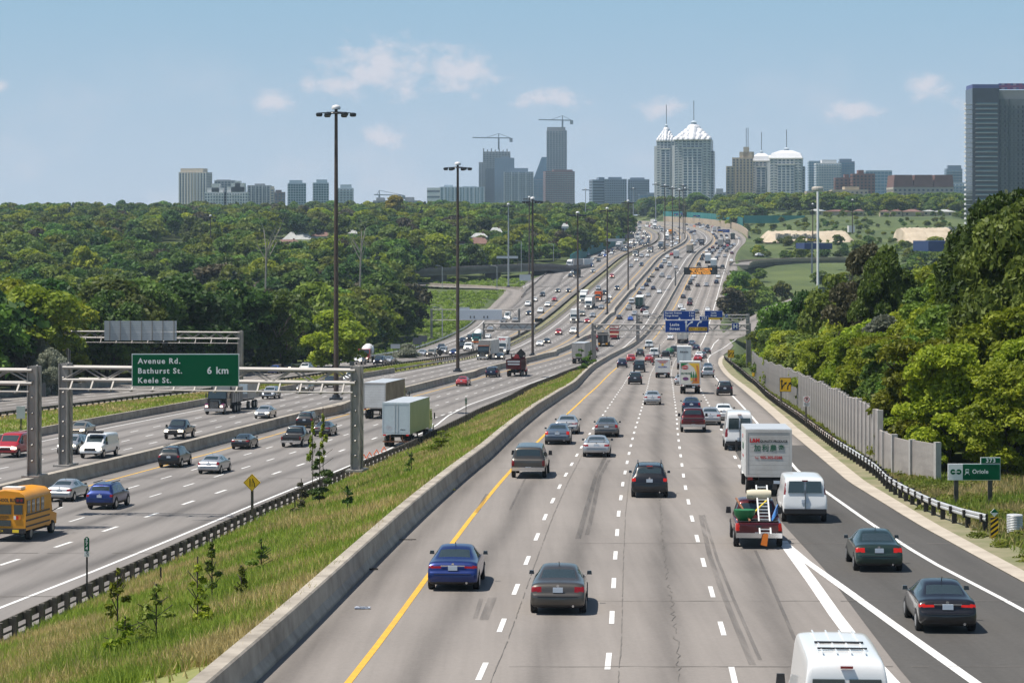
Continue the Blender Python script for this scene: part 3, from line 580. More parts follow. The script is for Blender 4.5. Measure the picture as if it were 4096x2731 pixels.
def leaves(name, blobs, n, size, mats, seed, flat=.3, jit=.42, inner=.72, aspect=1.5):
    r = np.random.default_rng(seed); B = np.array(blobs, float); wgt = B[:, 3] * B[:, 4]; wgt /= wgt.sum(); k = r.choice(len(B), n, p=wgt)
    v = r.normal(size=(n, 3)); v /= np.linalg.norm(v, axis=1)[:, None]; v[:, 2] = np.where(v[:, 2] < -.35, -v[:, 2] * .6, v[:, 2])
    rad = inner + (1.06 - inner) * r.random(n) ** .6
    P = B[k, :3] + v * rad[:, None] * np.stack([B[k, 3], B[k, 3], B[k, 4]], 1)
    N = v * (1 - jit) + r.normal(size=(n, 3)) * jit; N[:, 2] += flat; N /= np.linalg.norm(N, axis=1)[:, None]
    up = r.normal(size=(n, 3)); A = np.cross(N, up); A /= np.linalg.norm(A, axis=1)[:, None]; C = np.cross(N, A)
    s = size * (.6 + .8 * r.random(n))[:, None]; A = A * s * .5 * aspect; C = C * s * .5
    q = np.stack([P - A, P - C * .8 + A * .1, P + A, P + C * .8 + A * .1], 1).reshape(-1, 3)
    me = bpy.data.meshes.new(name); me.vertices.add(4 * n); me.vertices.foreach_set('co', q.astype(np.float32).ravel()); me.loops.add(4 * n); me.loops.foreach_set('vertex_index', np.arange(4 * n, dtype=np.int32))
    me.polygons.add(n); me.polygons.foreach_set('loop_start', np.arange(0, 4 * n, 4, dtype=np.int32)); me.materials.append(mats); me.update(calc_edges=True)
    return me
def crown_blobs(h, wd, seed, kind, fine=False):
    r = random.Random(seed); B = []
    if kind == 'spruce':
        for i in range(11):
            t = i / 10; z = h * (.10 + .86 * t); R = wd / 2 * (1 - t) ** .85 + .25
            for j in range(max(1, int(6 * (1 - t)) + 1)):
                a = r.random() * 6.28; q = R * .6; B.append((q * math.cos(a), q * math.sin(a), z, R * .45 + .2, h * .05 + .1))
        return B
    n = 26 if kind != 'poplar' else 18
    if kind == 'mound': n = 34
    if fine: n = int(n * 2.4)
    for i in range(n):
        t = r.random() ** .8; z = h * ((.22 if kind != 'mound' else .06) + (.70 if kind != 'mound' else .84) * t)
        prof = math.sin(math.pi * min(1, (.20 + .80 * t)) ** 1.25) ** .6 if kind == 'round' else 1 - .45 * t * t if kind == 'mound' else (.45 + .25 * math.sin(math.pi * t))
        a = r.random() * 6.28; q = wd / 2 * prof * (.35 + .5 * r.random()); R = wd * (r.uniform(.12, .21) if not fine else r.uniform(.06, .14)) * (1 if kind != 'poplar' else .8)
        B.append((q * math.cos(a), q * math.sin(a), z, R, R * r.uniform(.6, .95)))
    B.append((0, 0, h * .55, wd * .24, h * .22)); return B
def trunk_mesh(name, h, r0, seed, m, limbs=6, spread=.35):
    r = random.Random(seed); b = MB(); P = Vector((0, 0, -.4)); n = 5; top = h * .72
    pts = [Vector((r.uniform(-.1, .1) * i, r.uniform(-.1, .1) * i, -.4 + top * i / n)) for i in range(n + 1)]
    for i in range(n): b.lathe([(r0 * (1 - .8 * i / n), 0), (r0 * (1 - .8 * (i + 1) / n), 1)], (0, 0, 0), 6, cap=False); k = len(b.v) - 12; p, q = pts[i], pts[i + 1]; b.v[k:] = [(p.x + v[0], p.y + v[1], p.z) for v in b.v[k:k + 6]] + [(q.x + v[0], q.y + v[1], q.z) for v in b.v[k + 6:]]
    for i in range(limbs):
        p = pts[2 + i % (n - 2)]; a = r.random() * 6.28; L = h * r.uniform(.18, spread); q = p + Vector((math.cos(a) * L * .8, math.sin(a) * L * .8, L * .8)); b.bar(p, q, r0 * .55, n=5)
        for j in range(2): b.bar(p.lerp(q, .6), p.lerp(q, .6) + Vector((r.uniform(-1, 1), r.uniform(-1, 1), r.uniform(.3, 1))) * L * .5, r0 * .25, n=4)
    return b.mesh(name, m, smooth=50)
CR = {}
def variant(kind, res, col, i):
    key = (kind, res, col, i)
    if key not in CR:
        h, wd = {'round': (10, 9.2), 'mound': (10, 9.2), 'poplar': (10, 4.6), 'spruce': (10, 4.6), 'bush': (3, 4)}[kind]
        n, s = {'far': (2400, .72), 'mid': (7000, .40), 'near': (26000, .26)}[res]
        if kind == 'bush': bl = [(x * 1.3, y * 1.3, .5 + z, .9, .75) for x, y, z in ((0, 0, 1.1), (1, .2, .4), (-.9, .4, .5), (.2, -1, .6), (-.3, .9, .5), (.7, -.8, .2))]; n = int(n * .45); s *= .6
        else: bl = crown_blobs(h, wd, 100 + i * 7 + len(kind), kind, res == 'near')
        CR[key] = (leaves('crown', bl, n, s, LM[col], i + 11 * len(kind), jit=.58 if res == 'near' else .48), trunk_mesh('trunk', h * .95, .22 if kind != 'bush' else .06, i, M_bark) if kind != 'bush' else trunk_mesh('trunk', 2.6, .05, i, M_bark, 3))
    return CR[key]
def tree(x, y, z, h, wd, kind, res, col, label, group, name=None, cat='tree'):
    i = random.randrange(4 if kind in ('round', 'mound') else 2); cm, tm = variant(kind, res, col, i); base = 3.0 if kind == 'bush' else 10.0; bw = {'round': 9.2, 'mound': 9.2, 'poplar': 4.6, 'spruce': 4.6, 'bush': 4.0}[kind]
    t = empty(name or ('spruce_tree' if kind == 'spruce' else 'shrub' if kind == 'bush' else 'tree'), (x, y, z), random.random() * 6.28, label=label, cat=cat, group=group); t.scale = (wd / bw, wd / bw, h / base)
    link('crown', cm, t); link('trunk', tm, t); return t
def ground(x, y): return land(x, y)
HOUSES = [(640, 735, 958, 978, 1330), (1095, 1225, 925, 975, 1390), (1235, 1330, 925, 960, 1400), (1800, 1960, 945, 985, 1120), (1880, 2015, 928, 950, 1150), (1930, 2010, 895, 930, 1200), (2240, 2280, 892, 925, 1150), (1390, 1440, 920, 945, 1400)]
def clear(x, d, top):                        # would a tree at (x, d) hide a house?
    X0 = CX + x / d * F; yt = YH - (top - EYE) / d * F
    for a, c, y0, y1, hd in HOUSES:
        if d < hd and a - 3.5 / d * F < X0 < c + 3.5 / d * F and yt < y1: return max(3.0, (top - EYE) - 0 + 0) if False else (EYE - (y1 - 4 - YH) / F * d)
    return None
WOODG = 'trees of the wood on the left'
cand = []
r_ = random.Random(5)
d = 300.0
while d < 1950:
    st = np.interp(d, [300, 600, 1000, 1900], [7.5, 9, 11, 15])
    edge = float(bx(min(d, 2080)) + o_dout(d)) - np.interp(d, [300, 420, 450, 520, 690, 735, 760, 960, 985, 1080, 1110, 1400], [4, 6, 12, 15, 17, 22, 48, 46, 30, 26, 7, 6])
    x = edge
    while x > -.235 * d - 12:
        xx, dd = x + r_.uniform(-.35, .35) * st, d + r_.uniform(-.4, .4) * st; cand.append((xx, dd)); x -= st
    d += st * .9
def zone(x, d):
    X0 = CX + x / d * F
    for lim, q in ((260, 'left of the rear gantry'), (700, 'behind the empty sign panel'), (1010, 'behind the big green sign'), (1300, 'left of the nearest lamp mast'), (1560, 'right of the nearest lamp mast'), (1800, 'behind the dark sign backs')):
        if X0 < lim: return q
    return 'near the second lamp mast'
pal = ['mid'] * 9 + ['dark'] * 7 + ['bright'] * 3 + ['brown'] * 1
FAR = []; nind = 0
WORD = dict(mid='mid green', dark='dark green', bright='light green', brown='brownish green', olive='silvery', yellow='yellow', spruce='blue-green', plum='purple-leaved')
for (x, d) in cand:
    z = ground(x, d); h = (r_.uniform(10, 17) if r_.random() < .72 else r_.uniform(6, 10)) if d < 1000 else r_.uniform(8, 17); kind = 'round' if r_.random() < .86 else ('spruce' if r_.random() < .5 else 'poplar')
    c = r_.choice(pal) if kind != 'spruce' else 'spruce'
    if kind == 'poplar': c = r_.choice(['mid', 'dark'])
    wd = h * (r_.uniform(.78, 1.1) if kind == 'round' else .45)
    lim = clear(x, d, z + h)
    if lim is not None:
        h2 = lim - z
        if h2 < 3: continue
        wd *= max(.5, h2 / h); h = h2
    if d > 1880 and abs(x) > 400: continue
    if nind < 92 and (x / d > -.225):
        nind += 1; u_edge = float(bx(d) + o_dout(d)) - x - np.interp(d, [300, 420, 450, 520, 690], [4, 6, 12, 15, 17]); kw = {'round': 'tree', 'poplar': 'slender poplar', 'spruce': 'pointed spruce'}[kind]
        tree(x, d, z, h, wd, kind, 'mid' if d < 560 else 'far', c, '%s %s, %s of the left wood, %s' % (WORD[c], kw, 'first row' if u_edge < 7 else 'second row' if u_edge < 16 else 'third row' if u_edge < 26 else 'inner part', zone(x, d)), WOODG)
    else: FAR.append((x, d, z, h, wd, kind, c))
# specimens of their own
def spec(X_, yb, d, h, wd, kind, col, label, res='mid', **k):
    x = (X_ - CX) / F * d; return tree(x, d, ground(x, d) if yb is None else at(X_, yb, d).z, h, wd, kind, res, col, label, k.pop('group', None), **k)
spec(128, None, 335, 10.5, 7.5, 'round', 'olive', 'tall silvery olive tree at the left edge in front of the dark wood', 'near')
spec(205, None, 330, 9, 6.5, 'round', 'olive', 'silvery olive tree just left of the empty sign panel', 'near')
spec(1625, None, 505, 5.5, 7, 'round', 'olive', 'round silvery bush above the dark sign backs on the verge', 'mid')
spec(1545, None, 470, 4.2, 6, 'round', 'olive', 'silvery bush on the verge behind the small grey sign', 'mid')
spec(400, 1010, 1180, 15, 12, 'round', 'yellow', 'bright yellow tree on the wooded hill left of the first lamp mast', 'far')
spec(1580, 872, 1500, 14, 12, 'round', 'yellow', 'small golden tree on the skyline of the wooded hill', 'far')
spec(1545, 925, 1400, 9, 9, 'round', 'yellow', 'low golden tree below the skyline left of the second lamp mast', 'far')
spec(1075, None, 420, 15, 12, 'round', 'mid', 'big leafy poplar behind the right post of the empty sign gantry', 'mid')
spec(1330, None, 440, 13, 14, 'round', 'bright', 'large yellow-green willow right of the first lamp mast', 'mid')
spec(1130, None, 415, 17, 8, 'poplar', 'mid', 'tall pale-trunked poplar left of the first lamp mast', 'mid')
# the rest of the wood as one mass: instances of the same crowns
src = bpy.data.collections.new('wood_sources'); keys = [('round', c, i) for c in ('mid', 'dark', 'bright', 'brown') for i in (0, 1, 2)] + [('poplar', 'mid', 0), ('poplar', 'dark', 1), ('spruce', 'spruce', 0), ('spruce', 'spruce', 1)]
for n, (kd, c, i) in enumerate(keys):
    o = bpy.data.objects.new('%03d_crown' % n, variant(kd, 'far', c, i)[0]); src.objects.link(o)
def mass(name, items, **k):
    me = bpy.data.meshes.new(name); me.from_pydata([(a[0], a[1], a[2]) for a in items], [], [])
    idx, sc, rt = [], [], []
    for a in items:
        m_ = [n for n, q in enumerate(keys) if q[0] == a[5] and q[1] == a[6]]; m_ = m_ or [0]; bw = 9.2 if a[5] == 'round' else 4.6
        idx.append(random.choice(m_)); sc += [a[4] / bw, a[4] / bw, a[3] / 10]; rt += [0, 0, random.random() * 6.28]
    me.attributes.new('idx', 'INT', 'POINT').data.foreach_set('value', idx); me.attributes.new('sc', 'FLOAT_VECTOR', 'POINT').data.foreach_set('vector', sc); me.attributes.new('rt', 'FLOAT_VECTOR', 'POINT').data.foreach_set('vector', rt)
    o = link(name, me, **k); g = bpy.data.node_groups.get('plant_out')
    if not g:
        g = bpy.data.node_groups.new('plant_out', 'GeometryNodeTree'); g.interface.new_socket('Geometry', in_out='INPUT', socket_type='NodeSocketGeometry'); g.interface.new_socket('Geometry', in_out='OUTPUT', socket_type='NodeSocketGeometry')
        N = g.nodes.new; gi, go = N('NodeGroupInput'), N('NodeGroupOutput'); ci = N('GeometryNodeCollectionInfo'); ci.inputs['Collection'].default_value = src; ci.inputs['Separate Children'].default_value = True; ci.inputs['Reset Children'].default_value = True
        ip_ = N('GeometryNodeInstanceOnPoints'); ip_.inputs['Pick Instance'].default_value = True
        def na(nm, ty): q = N('GeometryNodeInputNamedAttribute'); q.data_type = ty; q.inputs[0].default_value = nm; return q.outputs[0]
        er = N('FunctionNodeEulerToRotation'); g.links.new(na('rt', 'FLOAT_VECTOR'), er.inputs[0])
        for s, t in ((gi.outputs[0], ip_.inputs['Points']), (ci.outputs[0], ip_.inputs['Instance']), (na('idx', 'INT'), ip_.inputs['Instance Index']), (er.outputs[0], ip_.inputs['Rotation']), (na('sc', 'FLOAT_VECTOR'), ip_.inputs['Scale']), (ip_.outputs[0], go.inputs[0])): g.links.new(s, t)
    o.modifiers.new('plants', 'NODES').node_group = g; return o
mass('far_wood', FAR, label='dense mixed wood covering the hill on the left up to the skyline', cat='wood', kind='stuff')
# right-hand side: trees behind the noise wall, shrubs on the verges, woods round the park road
RG = 'trees behind the right noise wall'
x_wall = spline([131, 137.4, 159, 196, 252, 300, 352, 400, 470], [24.0, 22.6, 23.6, 26.2, 30.3, 33.2, 37, 41.2, 47])
RLAB = {}
for d in np.arange(114, 470, 6.3):
    for k, u in enumerate((4.3, 9.0, 14.5, 21, 30, 40)):
        xx = float(x_wall(max(131, d))) + u + r_.uniform(-1.4, 1.4) + (5.5 if d < 131 else 0); dd = d + r_.uniform(-2, 2)
        if xx / dd > .25 or (k > 2 and dd > 330) or (k > 1 and dd > 400): continue
        h = (7.2, 9.0, 11.0, 12.8, 13.8, 14.5)[k] * r_.uniform(.88, 1.14); wd = h * (1.02, .95, .85, .8, .75, .75)[k] * r_.uniform(.9, 1.15); z = ground(xx, dd)
        if k >= 3 and xx / dd > .19: h *= 1.1
        c = r_.choice(['bright'] * 12 + ['mid'] * 2) if k < 3 else r_.choice(['mid', 'bright', 'bright', 'bright', 'dark'])
        if k == 1 and r_.random() < .12: c = 'olive'
        if dd > 300: c = r_.choice(['mid', 'dark', 'bright', 'mid'])
        X0 = CX + xx / dd * F; reg = 'by the yellow lane sign near the bend' if X0 < 3080 else 'above the second yellow lane sign' if X0 < 3250 else 'above the no-stopping sign' if X0 < 3420 else 'over the plain middle of the noise wall' if X0 < 3580 else 'over the steps of the noise wall' if X0 < 3800 else 'behind the station sign'
        lb = '%s leafy tree, %s, %s' % (WORD[c], ('front row', 'second row', 'third row', 'fourth row', 'back', 'back')[k], reg)
        RLAB.setdefault(lb, []).append(tree(xx, dd, z, h, wd, 'mound' if k < 3 else 'round', 'near' if dd < 240 else 'mid', c, lb, RG))
for (X_, d, h, wd, kd, c, lb) in ((3470, 260, 17.5, 10, 'round', 'brown', 'tall brownish tree rising above the grove behind the noise wall'), (3560, 250, 16.5, 9, 'round', 'mid', 'second tall tree above the grove, right of the brownish one'), (4020, 165, 17.5, 11, 'round', 'dark', 'tallest dark tree at the right edge below the glass tower'), (4096, 150, 16, 10, 'round', 'dark', 'dark tree cut by the right edge of the view'),
        (3230, 330, 13, 8, 'round', 'dark', 'dark tree behind the white sign pole'), (3330, 300, 15.5, 9, 'round', 'mid', 'green tree left of the tall brownish tree'), (3120, 380, 12, 8, 'round', 'mid', 'tree at the left tip of the right-hand grove')):
    spec(X_, None, d, h, wd, kd, c, lb, 'near' if d < 270 else 'mid')
FR = []
for i in range(34):                           # trees below the carriageway round the exit ramp
    d = r_.uniform(740, 900); x = float(ax(d)) + 20 + r_.random() ** 1.6 * 60
    if abs(x - np.interp(d, [655, 716, 796, 870], [65, 77, 92, 112])) < 9: continue
    c = r_.choice(['mid', 'dark', 'brown', 'bright']); h = r_.uniform(7, 12); tree(x, d, ground(x, d), h, r_.uniform(8, 11), 'mound', 'far', c, '%s %s tree %s the right exit ramp' % ('tall' if h > 10 else 'low', WORD[c], 'before' if x > np.interp(d, [655, 716, 796, 870], [65, 77, 92, 112]) else 'beyond'), 'trees round the right exit ramp')
for i in range(46):                           # belt of trees before the park road and the blue store
    d = r_.uniform(560, 800); x = d * r_.uniform(.128, .19); h = r_.uniform(7, 12)
    if x < float(ax(d)) + 40: continue
    FR.append((x, d, ground(x, d), h, h * r_.uniform(.8, 1.1), 'round', r_.choice(['mid', 'dark', 'bright'])))
for i in range(900):                          # shrubs and trees on the right-hand slopes far off
    d = r_.uniform(1000, 1990); x = r_.uniform(float(ax(min(d, 2080))) + 26, .25 * d)
    if d > 1640: h = r_.uniform(9, 15)
    elif 1250 < d < 1640: h = r_.uniform(2.0, 4.5)
    else: h = r_.uniform(2.5, 8)
    if 1040 < d < 1170 and x < 180: continue
    if 1250 < d < 1430 and 160 < x: h = min(h, 2.2)
    if x > .16 * d and 1250 < d < 1560 and r_.random() < .5: continue
    FR.append((x, d, ground(x, d), h, h * r_.uniform(.9, 1.4), 'round', r_.choice(['mid', 'dark', 'mid', 'bright'])))
for i in range(700):                          # the wooded rise behind the bend
    d = r_.uniform(1960, 2350); x = r_.uniform(-60, .25 * d)
    if d < 2080 and x < float(ax(d)) + 28 : continue
    FR.append((x, d, ground(x, d), r_.uniform(9, 15), r_.uniform(10, 15), 'round', r_.choice(['mid', 'dark', 'mid'])))
for i in range(260):
    d = r_.uniform(1700, 2100); x = float(bx(d) + o_dout(d)) - r_.uniform(5, 120)
    FR.append((x, d, ground(x, d), r_.uniform(10, 15), r_.uniform(9, 14), 'round', r_.choice(['mid', 'dark', 'mid'])))
mass('far_trees', FR, label='shrubs and tree belts on the slopes right of the highway up to the towers', cat='tree belt', kind='stuff')
# ground cover on the verges: meadow, loop infield, right bank
def cover(name, pts, n, size, colr, label, seed, hz=.5):
    r = np.random.default_rng(seed); B = []
    for (x, y, z, s) in pts: B.append((x, y, z + s * .25, s, s * .55))
    return link(name, leaves(name, B, n, size, LM[colr], seed, flat=.4, inner=.3), label=label, cat='ground cover', kind='stuff')
P1 = []
for i in range(1300):
    d = r_.uniform(690, 975); x = float(bx(d) + o_dout(d)) - 3 - r_.random() * 46 if d < 850 else r_.uniform(-48, 6)
    if d > 895 and d < 925 and x < 8: continue
    if -1.5 < x - np.interp(d, [764, 831, 872, 900], [-9, -6, -3.7, -2]) < 9 and d < 905: continue
    P1.append((x, d, ground(x, d), r_.uniform(.5, 1.7)))
cover('undergrowth', P1, 60000, .45, 'weed', 'bright green scrub filling the inside of the loop ramp', 3)
P1 = []
for i in range(900):
    d = r_.uniform(300, 740); x = float(bx(d) + o_dout(d)) - .8 - r_.random() * np.interp(d, [300, 450, 700], [4, 13, 19]); P1.append((x, d, ground(x, d), r_.uniform(.3, .8)))
cover('verge_grass', P1, 30000, .38, 'weed', 'rough grass on the bank between the guide rail and the left wood', 4)
P1 = []
for i in range(700):
    d = r_.uniform(100, 330); x = float(x_rr(d)) + .6 + r_.random() * max(.8, float(x_wall(max(131, d))) - float(x_rr(d)) - 1.2); P1.append((x, d, ground(x, d), r_.uniform(.15, .5)))
for i in range(260):
    d = r_.uniform(88, 134); x = r_.uniform(float(x_curb(d)) + 1.4, 36); P1.append((x, d, ground(x, d), r_.uniform(.2, .5)))
cover('verge_weeds', P1, 60000, .13, 'weed', 'low green weeds along the right guide rail and under the station sign', 5)
P1 = [(x, d, ground(x, d), r_.uniform(.6, 1.3)) for d in np.arange(430, 520, 2.2) for x in (float(x_curb(d)) + r_.uniform(3.5, 9),)]
cover('verge_bushes', P1, 12000, .3, 'mid', 'dark green bushes between the far end of the right guide rail and the trees', 6)
# long grass, one blade at a time
def blades(name, n, fn, mats, label, seed, h0=.25, h1=.6, wd=.035):
    r = np.random.default_rng(seed); P = np.array([fn(r) for _ in range(n)], np.float32); a = r.random(n) * 6.283; h = (h0 + (h1 - h0) * r.random(n)) * P[:, 3]
    wv = np.stack([np.cos(a) * wd, np.sin(a) * wd, np.zeros(n)], 1) * (P[:, 4:5] if P.shape[1] > 4 else 1); tip = np.stack([r.normal(size=n) * .3 * h, r.normal(size=n) * .3 * h, h], 1)
    q = np.stack([P[:, :3] - wv, P[:, :3] + wv, P[:, :3] + tip], 1).reshape(-1, 3)
    me = bpy.data.meshes.new(name); me.vertices.add(3 * n); me.vertices.foreach_set('co', q.astype(np.float32).ravel()); me.loops.add(3 * n); me.loops.foreach_set('vertex_index', np.arange(3 * n, dtype=np.int32))
    me.polygons.add(n); me.polygons.foreach_set('loop_start', np.arange(0, 3 * n, 3, dtype=np.int32))
    for m_ in mats: me.materials.append(m_)
    mi = np.array([min(len(mats) - 1, int(max(0, noise.noise((p[0] * .22, p[1] * .16, seed)) * 1.7 + .72 + (r.random() - .5) * .9) * len(mats) * .62)) for p in P], np.int32)
    me.polygons.foreach_set('material_index', mi); me.update(calc_edges=True)
    return link(name, me, label=label, cat='grass', kind='stuff')
G1, G2, G3 = leafmat('grass_green', (.17, .25, .030), (.34, .43, .07), .4, .02), leafmat('grass_olive', (.25, .28, .06), (.43, .42, .12), .4, .02), leafmat('grass_straw', (.38, .31, .13), (.60, .48, .22), .35, .01)
def g_meadow(r):
    d = 1 / (1 / 62 + (1 / 300 - 1 / 62) * r.random() ** 1.0) if r.random() < .8 else r.uniform(60, 430)
    a, c = float(x_fen(d)) + .5, float(x_abar(d)) - .55; t = r.random(); z = float(zb(d)) * (1 - t) + (float(za(d)) + .62 * np.interp(d, [380, 440], [1, 0])) * t
    return (a + (c - a) * t, d, z, .75 + .7 * max(0, noise.noise((a * .1 + t * 3, d * .13, 2.0))) , max(1, d / 90))
blades('long_grass', 120000, g_meadow, [G1, G1, G2, G3, G3], 'tall green and straw-coloured grass on the slope between the carriageways', 9)
def g_strip(r):
    d = r.uniform(200, 460); a, c = float(x_cfen(d)) + .2, float(x_cwall(d)) - .45; t = r.random(); return (a + (c - a) * t, d, float(zb(d)) + .06 + t * (1 - t), .7, d / 90)
blades('strip_grass', 26000, g_strip, [G1, G1, G2, G3], 'shorter grass on the strip between the two oncoming roads', 10)
def g_right(r):
    d = r.uniform(84, 134); x = r.uniform(float(x_curb(d)) + 1.9, 35); return (x, d, ground(x, d), .8, 1.2)
blades('bank_grass', 26000, g_right, [G1, G2, G3, G3], 'dry grass round the green station sign on the right', 11)
# saplings on the meadow
SG = 'saplings on the grass slope'
def sapling(tile_x, tile_y, h, wd, col, label, thin=False, seed=0):
    p = unp(tile_x, tile_y, lambda d: .5 * (za(d) + zb(d))); d = p.y; t = (p.x - float(x_fen(d))) / (float(x_abar(d)) - float(x_fen(d))); t = min(.97, max(.03, t)); p.z = float(zb(d)) * (1 - t) + (float(za(d)) + .6) * t
    e = empty('sapling', p, label=label, cat='sapling', group=SG); r = random.Random(seed)
    bl = [(r.uniform(-.5, .5) * wd * (1 - q / 9), r.uniform(-.5, .5) * wd * (1 - q / 9), h * ((.40 if thin else .12) + q / 9 * (.55 if thin else .82)) + r.uniform(-.05, .05) * h, wd * r.uniform(.14, .34) * (1.1 - q / 11), h * r.uniform(.04, .08)) for q in range(9)]
    link('foliage', leaves('foliage', bl, int((420 if thin else 800) * max(.5, wd * h / 2.5)), .12, LM[col], seed, inner=.2), e)
    b = MB(); b.bar((0, 0, -.1), (0, 0, h * .97), .05, n=5)
    for q in range(6): a = r.random() * 6.28; z = h * r.uniform(.2, .8); b.bar((0, 0, z), (math.cos(a) * wd * .4, math.sin(a) * wd * .4, z + h * .16), .022, n=4)
    b.build('stem', M_bark, e)
for i, s in enumerate(((470, 2655, 2.6, .7, 'bright', 'thin sapling with bare lower twigs in the left corner of the grass slope', True), (848, 2530, 2.4, .7, 'mid', 'narrow upright dark sapling in the middle of the grass slope', False), (790, 2692, 2.4, .8, 'bright', 'narrow light green sapling in front of the upright dark one', False), (965, 2570, 1.3, .6, 'mid', 'small dim sapling close to the concrete barrier', False),
        (625, 2735, 2.0, 1.5, 'mid', 'rounded bush at the bottom edge of the grass slope', False), (500, 2760, 1.3, 1.6, 'bright', 'low light green bush at the bottom left of the grass slope', False), (1045, 2420, 1.5, 1.1, 'mid', 'small bushy sapling beside the barrier top', False), (1390, 2125, 1.5, .9, 'dark', 'dark little conifer-like sapling halfway up the grass slope', False), (1646, 1985, 1.6, .8, 'mid', 'small sapling by the barrier high on the slope', False),
        (1278, 2012, 3.6, 2.0, 'dark', 'dense dark shrub crowding the guide rail on the slope', False), (1205, 2048, 2.2, 1.1, 'brown', 'brownish shrub left of the dense dark one', False), (1765, 1858, 1.9, 2.2, 'bright', 'broad light green bush near the parked trailer', False), (1250, 1940, 5.6, .55, 'bright', 'tall thin sapling standing up before the lanes', True), (1292, 1936, 6.0, .6, 'bright', 'second tall thin sapling, just right of the first', True), (2325, 1503, 4.4, 3.2, 'mid', 'leafy shrub left of the gantry post at the far tip of the slope', False), (2362, 1485, 3.6, 2.2, 'mid', 'shrub touching the gantry post at the far tip of the slope', False))):
    sapling(*s, seed=i + 3)
def dead(x, y, d, h, label):
    p = at(x, y, d); b = MB(); r = random.Random(int(x)); b.bar((0, 0, 0), (.2, 0, h * .5), .5, n=6)
    for q in range(9): a = r.random() * 6.28; L = h * r.uniform(.2, .45); z = h * r.uniform(.35, .55); m_ = Vector((math.cos(a) * L * .45, math.sin(a) * L * .3, z + L * .8)); b.bar((.2, 0, z), m_, .22, n=5); b.bar(m_, m_ + Vector((r.uniform(-1, 1), 0, 1)) * L * .4, .1)
    e = b.build('dead_tree', M_barkp, label=label, cat='dead tree'); e.location = p
byl = {}
for o in scn.objects:
    if o.get('category') == 'tree': byl.setdefault(o['label'], []).append(o)
for lb, ts in byl.items():
    if 1 < len(ts) < 14:
        for i, t in enumerate(sorted(ts, key=lambda t: t.location.y)): t['label'] = ('nearest ', 'second ', 'third ', 'fourth ', 'fifth ', 'sixth ', 'seventh ', 'eighth ', 'ninth ', 'tenth ', 'eleventh ', 'twelfth ', 'thirteenth ')[i] + lb
dead(1062, 1165, 560, 19, 'bare pale dead tree standing out of the left wood'); dead(1440, 1150, 640, 18, 'bare dead tree right of the first lamp mast')
# ------------------------------------------------------------------ towers and houses
def wallm(n, c): return mat('facade_' + n, c, .75, var=.08, vscale=.05)
def glassm(n, c, r=.18): return mat('glazing_' + n, c, r, spec=.6, var=.25, vscale=.12)
W_ = dict(beige=wallm('beige', (.50, .44, .36)), white=wallm('white', (.62, .62, .62)), grey=wallm('grey', (.33, .34, .36)), blue=wallm('blue_grey', (.20, .25, .32)), brick=wallm('brick', (.20, .095, .075)), tan=wallm('tan', (.47, .39, .28)), brown=wallm('brown', (.17, .13, .13)), pale=wallm('pale_blue', (.42, .49, .55)), dark=wallm('dark', (.085, .10, .125)), cream=wallm('cream', (.72, .68, .60)), slab=wallm('slab', (.30, .30, .31)))
G_ = dict(blue=glassm('blue', (.045, .085, .13)), dark=glassm('dark', (.030, .040, .055)), teal=glassm('teal', (.05, .12, .15)), sky=glassm('sky', (.12, .22, .32)))
M_roofw = mat('roof_white_metal', (.72, .72, .74), .5, .1, var=.06, vscale=.2); M_mast = mat('mast_grey', (.25, .27, .30), .5, .3)
TG = 'towers on the skyline'
def block(b, fr, w_, dp, z0, z1, m=0, ox=0, oy=0):
    b.box((ox, oy, (z0 + z1) / 2), (w_, dp, z1 - z0), m)
def win_grid(b, w_, dp, z0, z1, fh, bay, wf=.62, hf=.55, ox=0, oy=0, faces='fls', band=False, m=0):
    nf = max(1, int((z1 - z0) / fh)); fh = (z1 - z0) / nf
    for f in faces:
        L = w_ if f == 'f' else dp; nb = 1 if band else max(1, int(L / bay)); bw = L / nb
        for i in range(nf):
            zc = z0 + fh * (i + .5)
            for j in range(nb):
                u = -L / 2 + bw * (j + .5); hw = bw * (wf if not band else .94) / 2; hh = fh * hf / 2
                if f == 'f': q = [(ox + u - hw, oy - dp / 2 - .12, zc - hh), (ox + u + hw, oy - dp / 2 - .12, zc - hh), (ox + u + hw, oy - dp / 2 - .12, zc + hh), (ox + u - hw, oy - dp / 2 - .12, zc + hh)]
                elif f == 'l': q = [(ox - w_ / 2 - .12, oy + u + hw, zc - hh), (ox - w_ / 2 - .12, oy + u - hw, zc - hh), (ox - w_ / 2 - .12, oy + u - hw, zc + hh), (ox - w_ / 2 - .12, oy + u + hw, zc + hh)]
                else: q = [(ox + w_ / 2 + .12, oy + u - hw, zc - hh), (ox + w_ / 2 + .12, oy + u + hw, zc - hh), (ox + w_ / 2 + .12, oy + u + hw, zc + hh), (ox + w_ / 2 + .12, oy + u - hw, zc + hh)]
                b.poly(q, m)
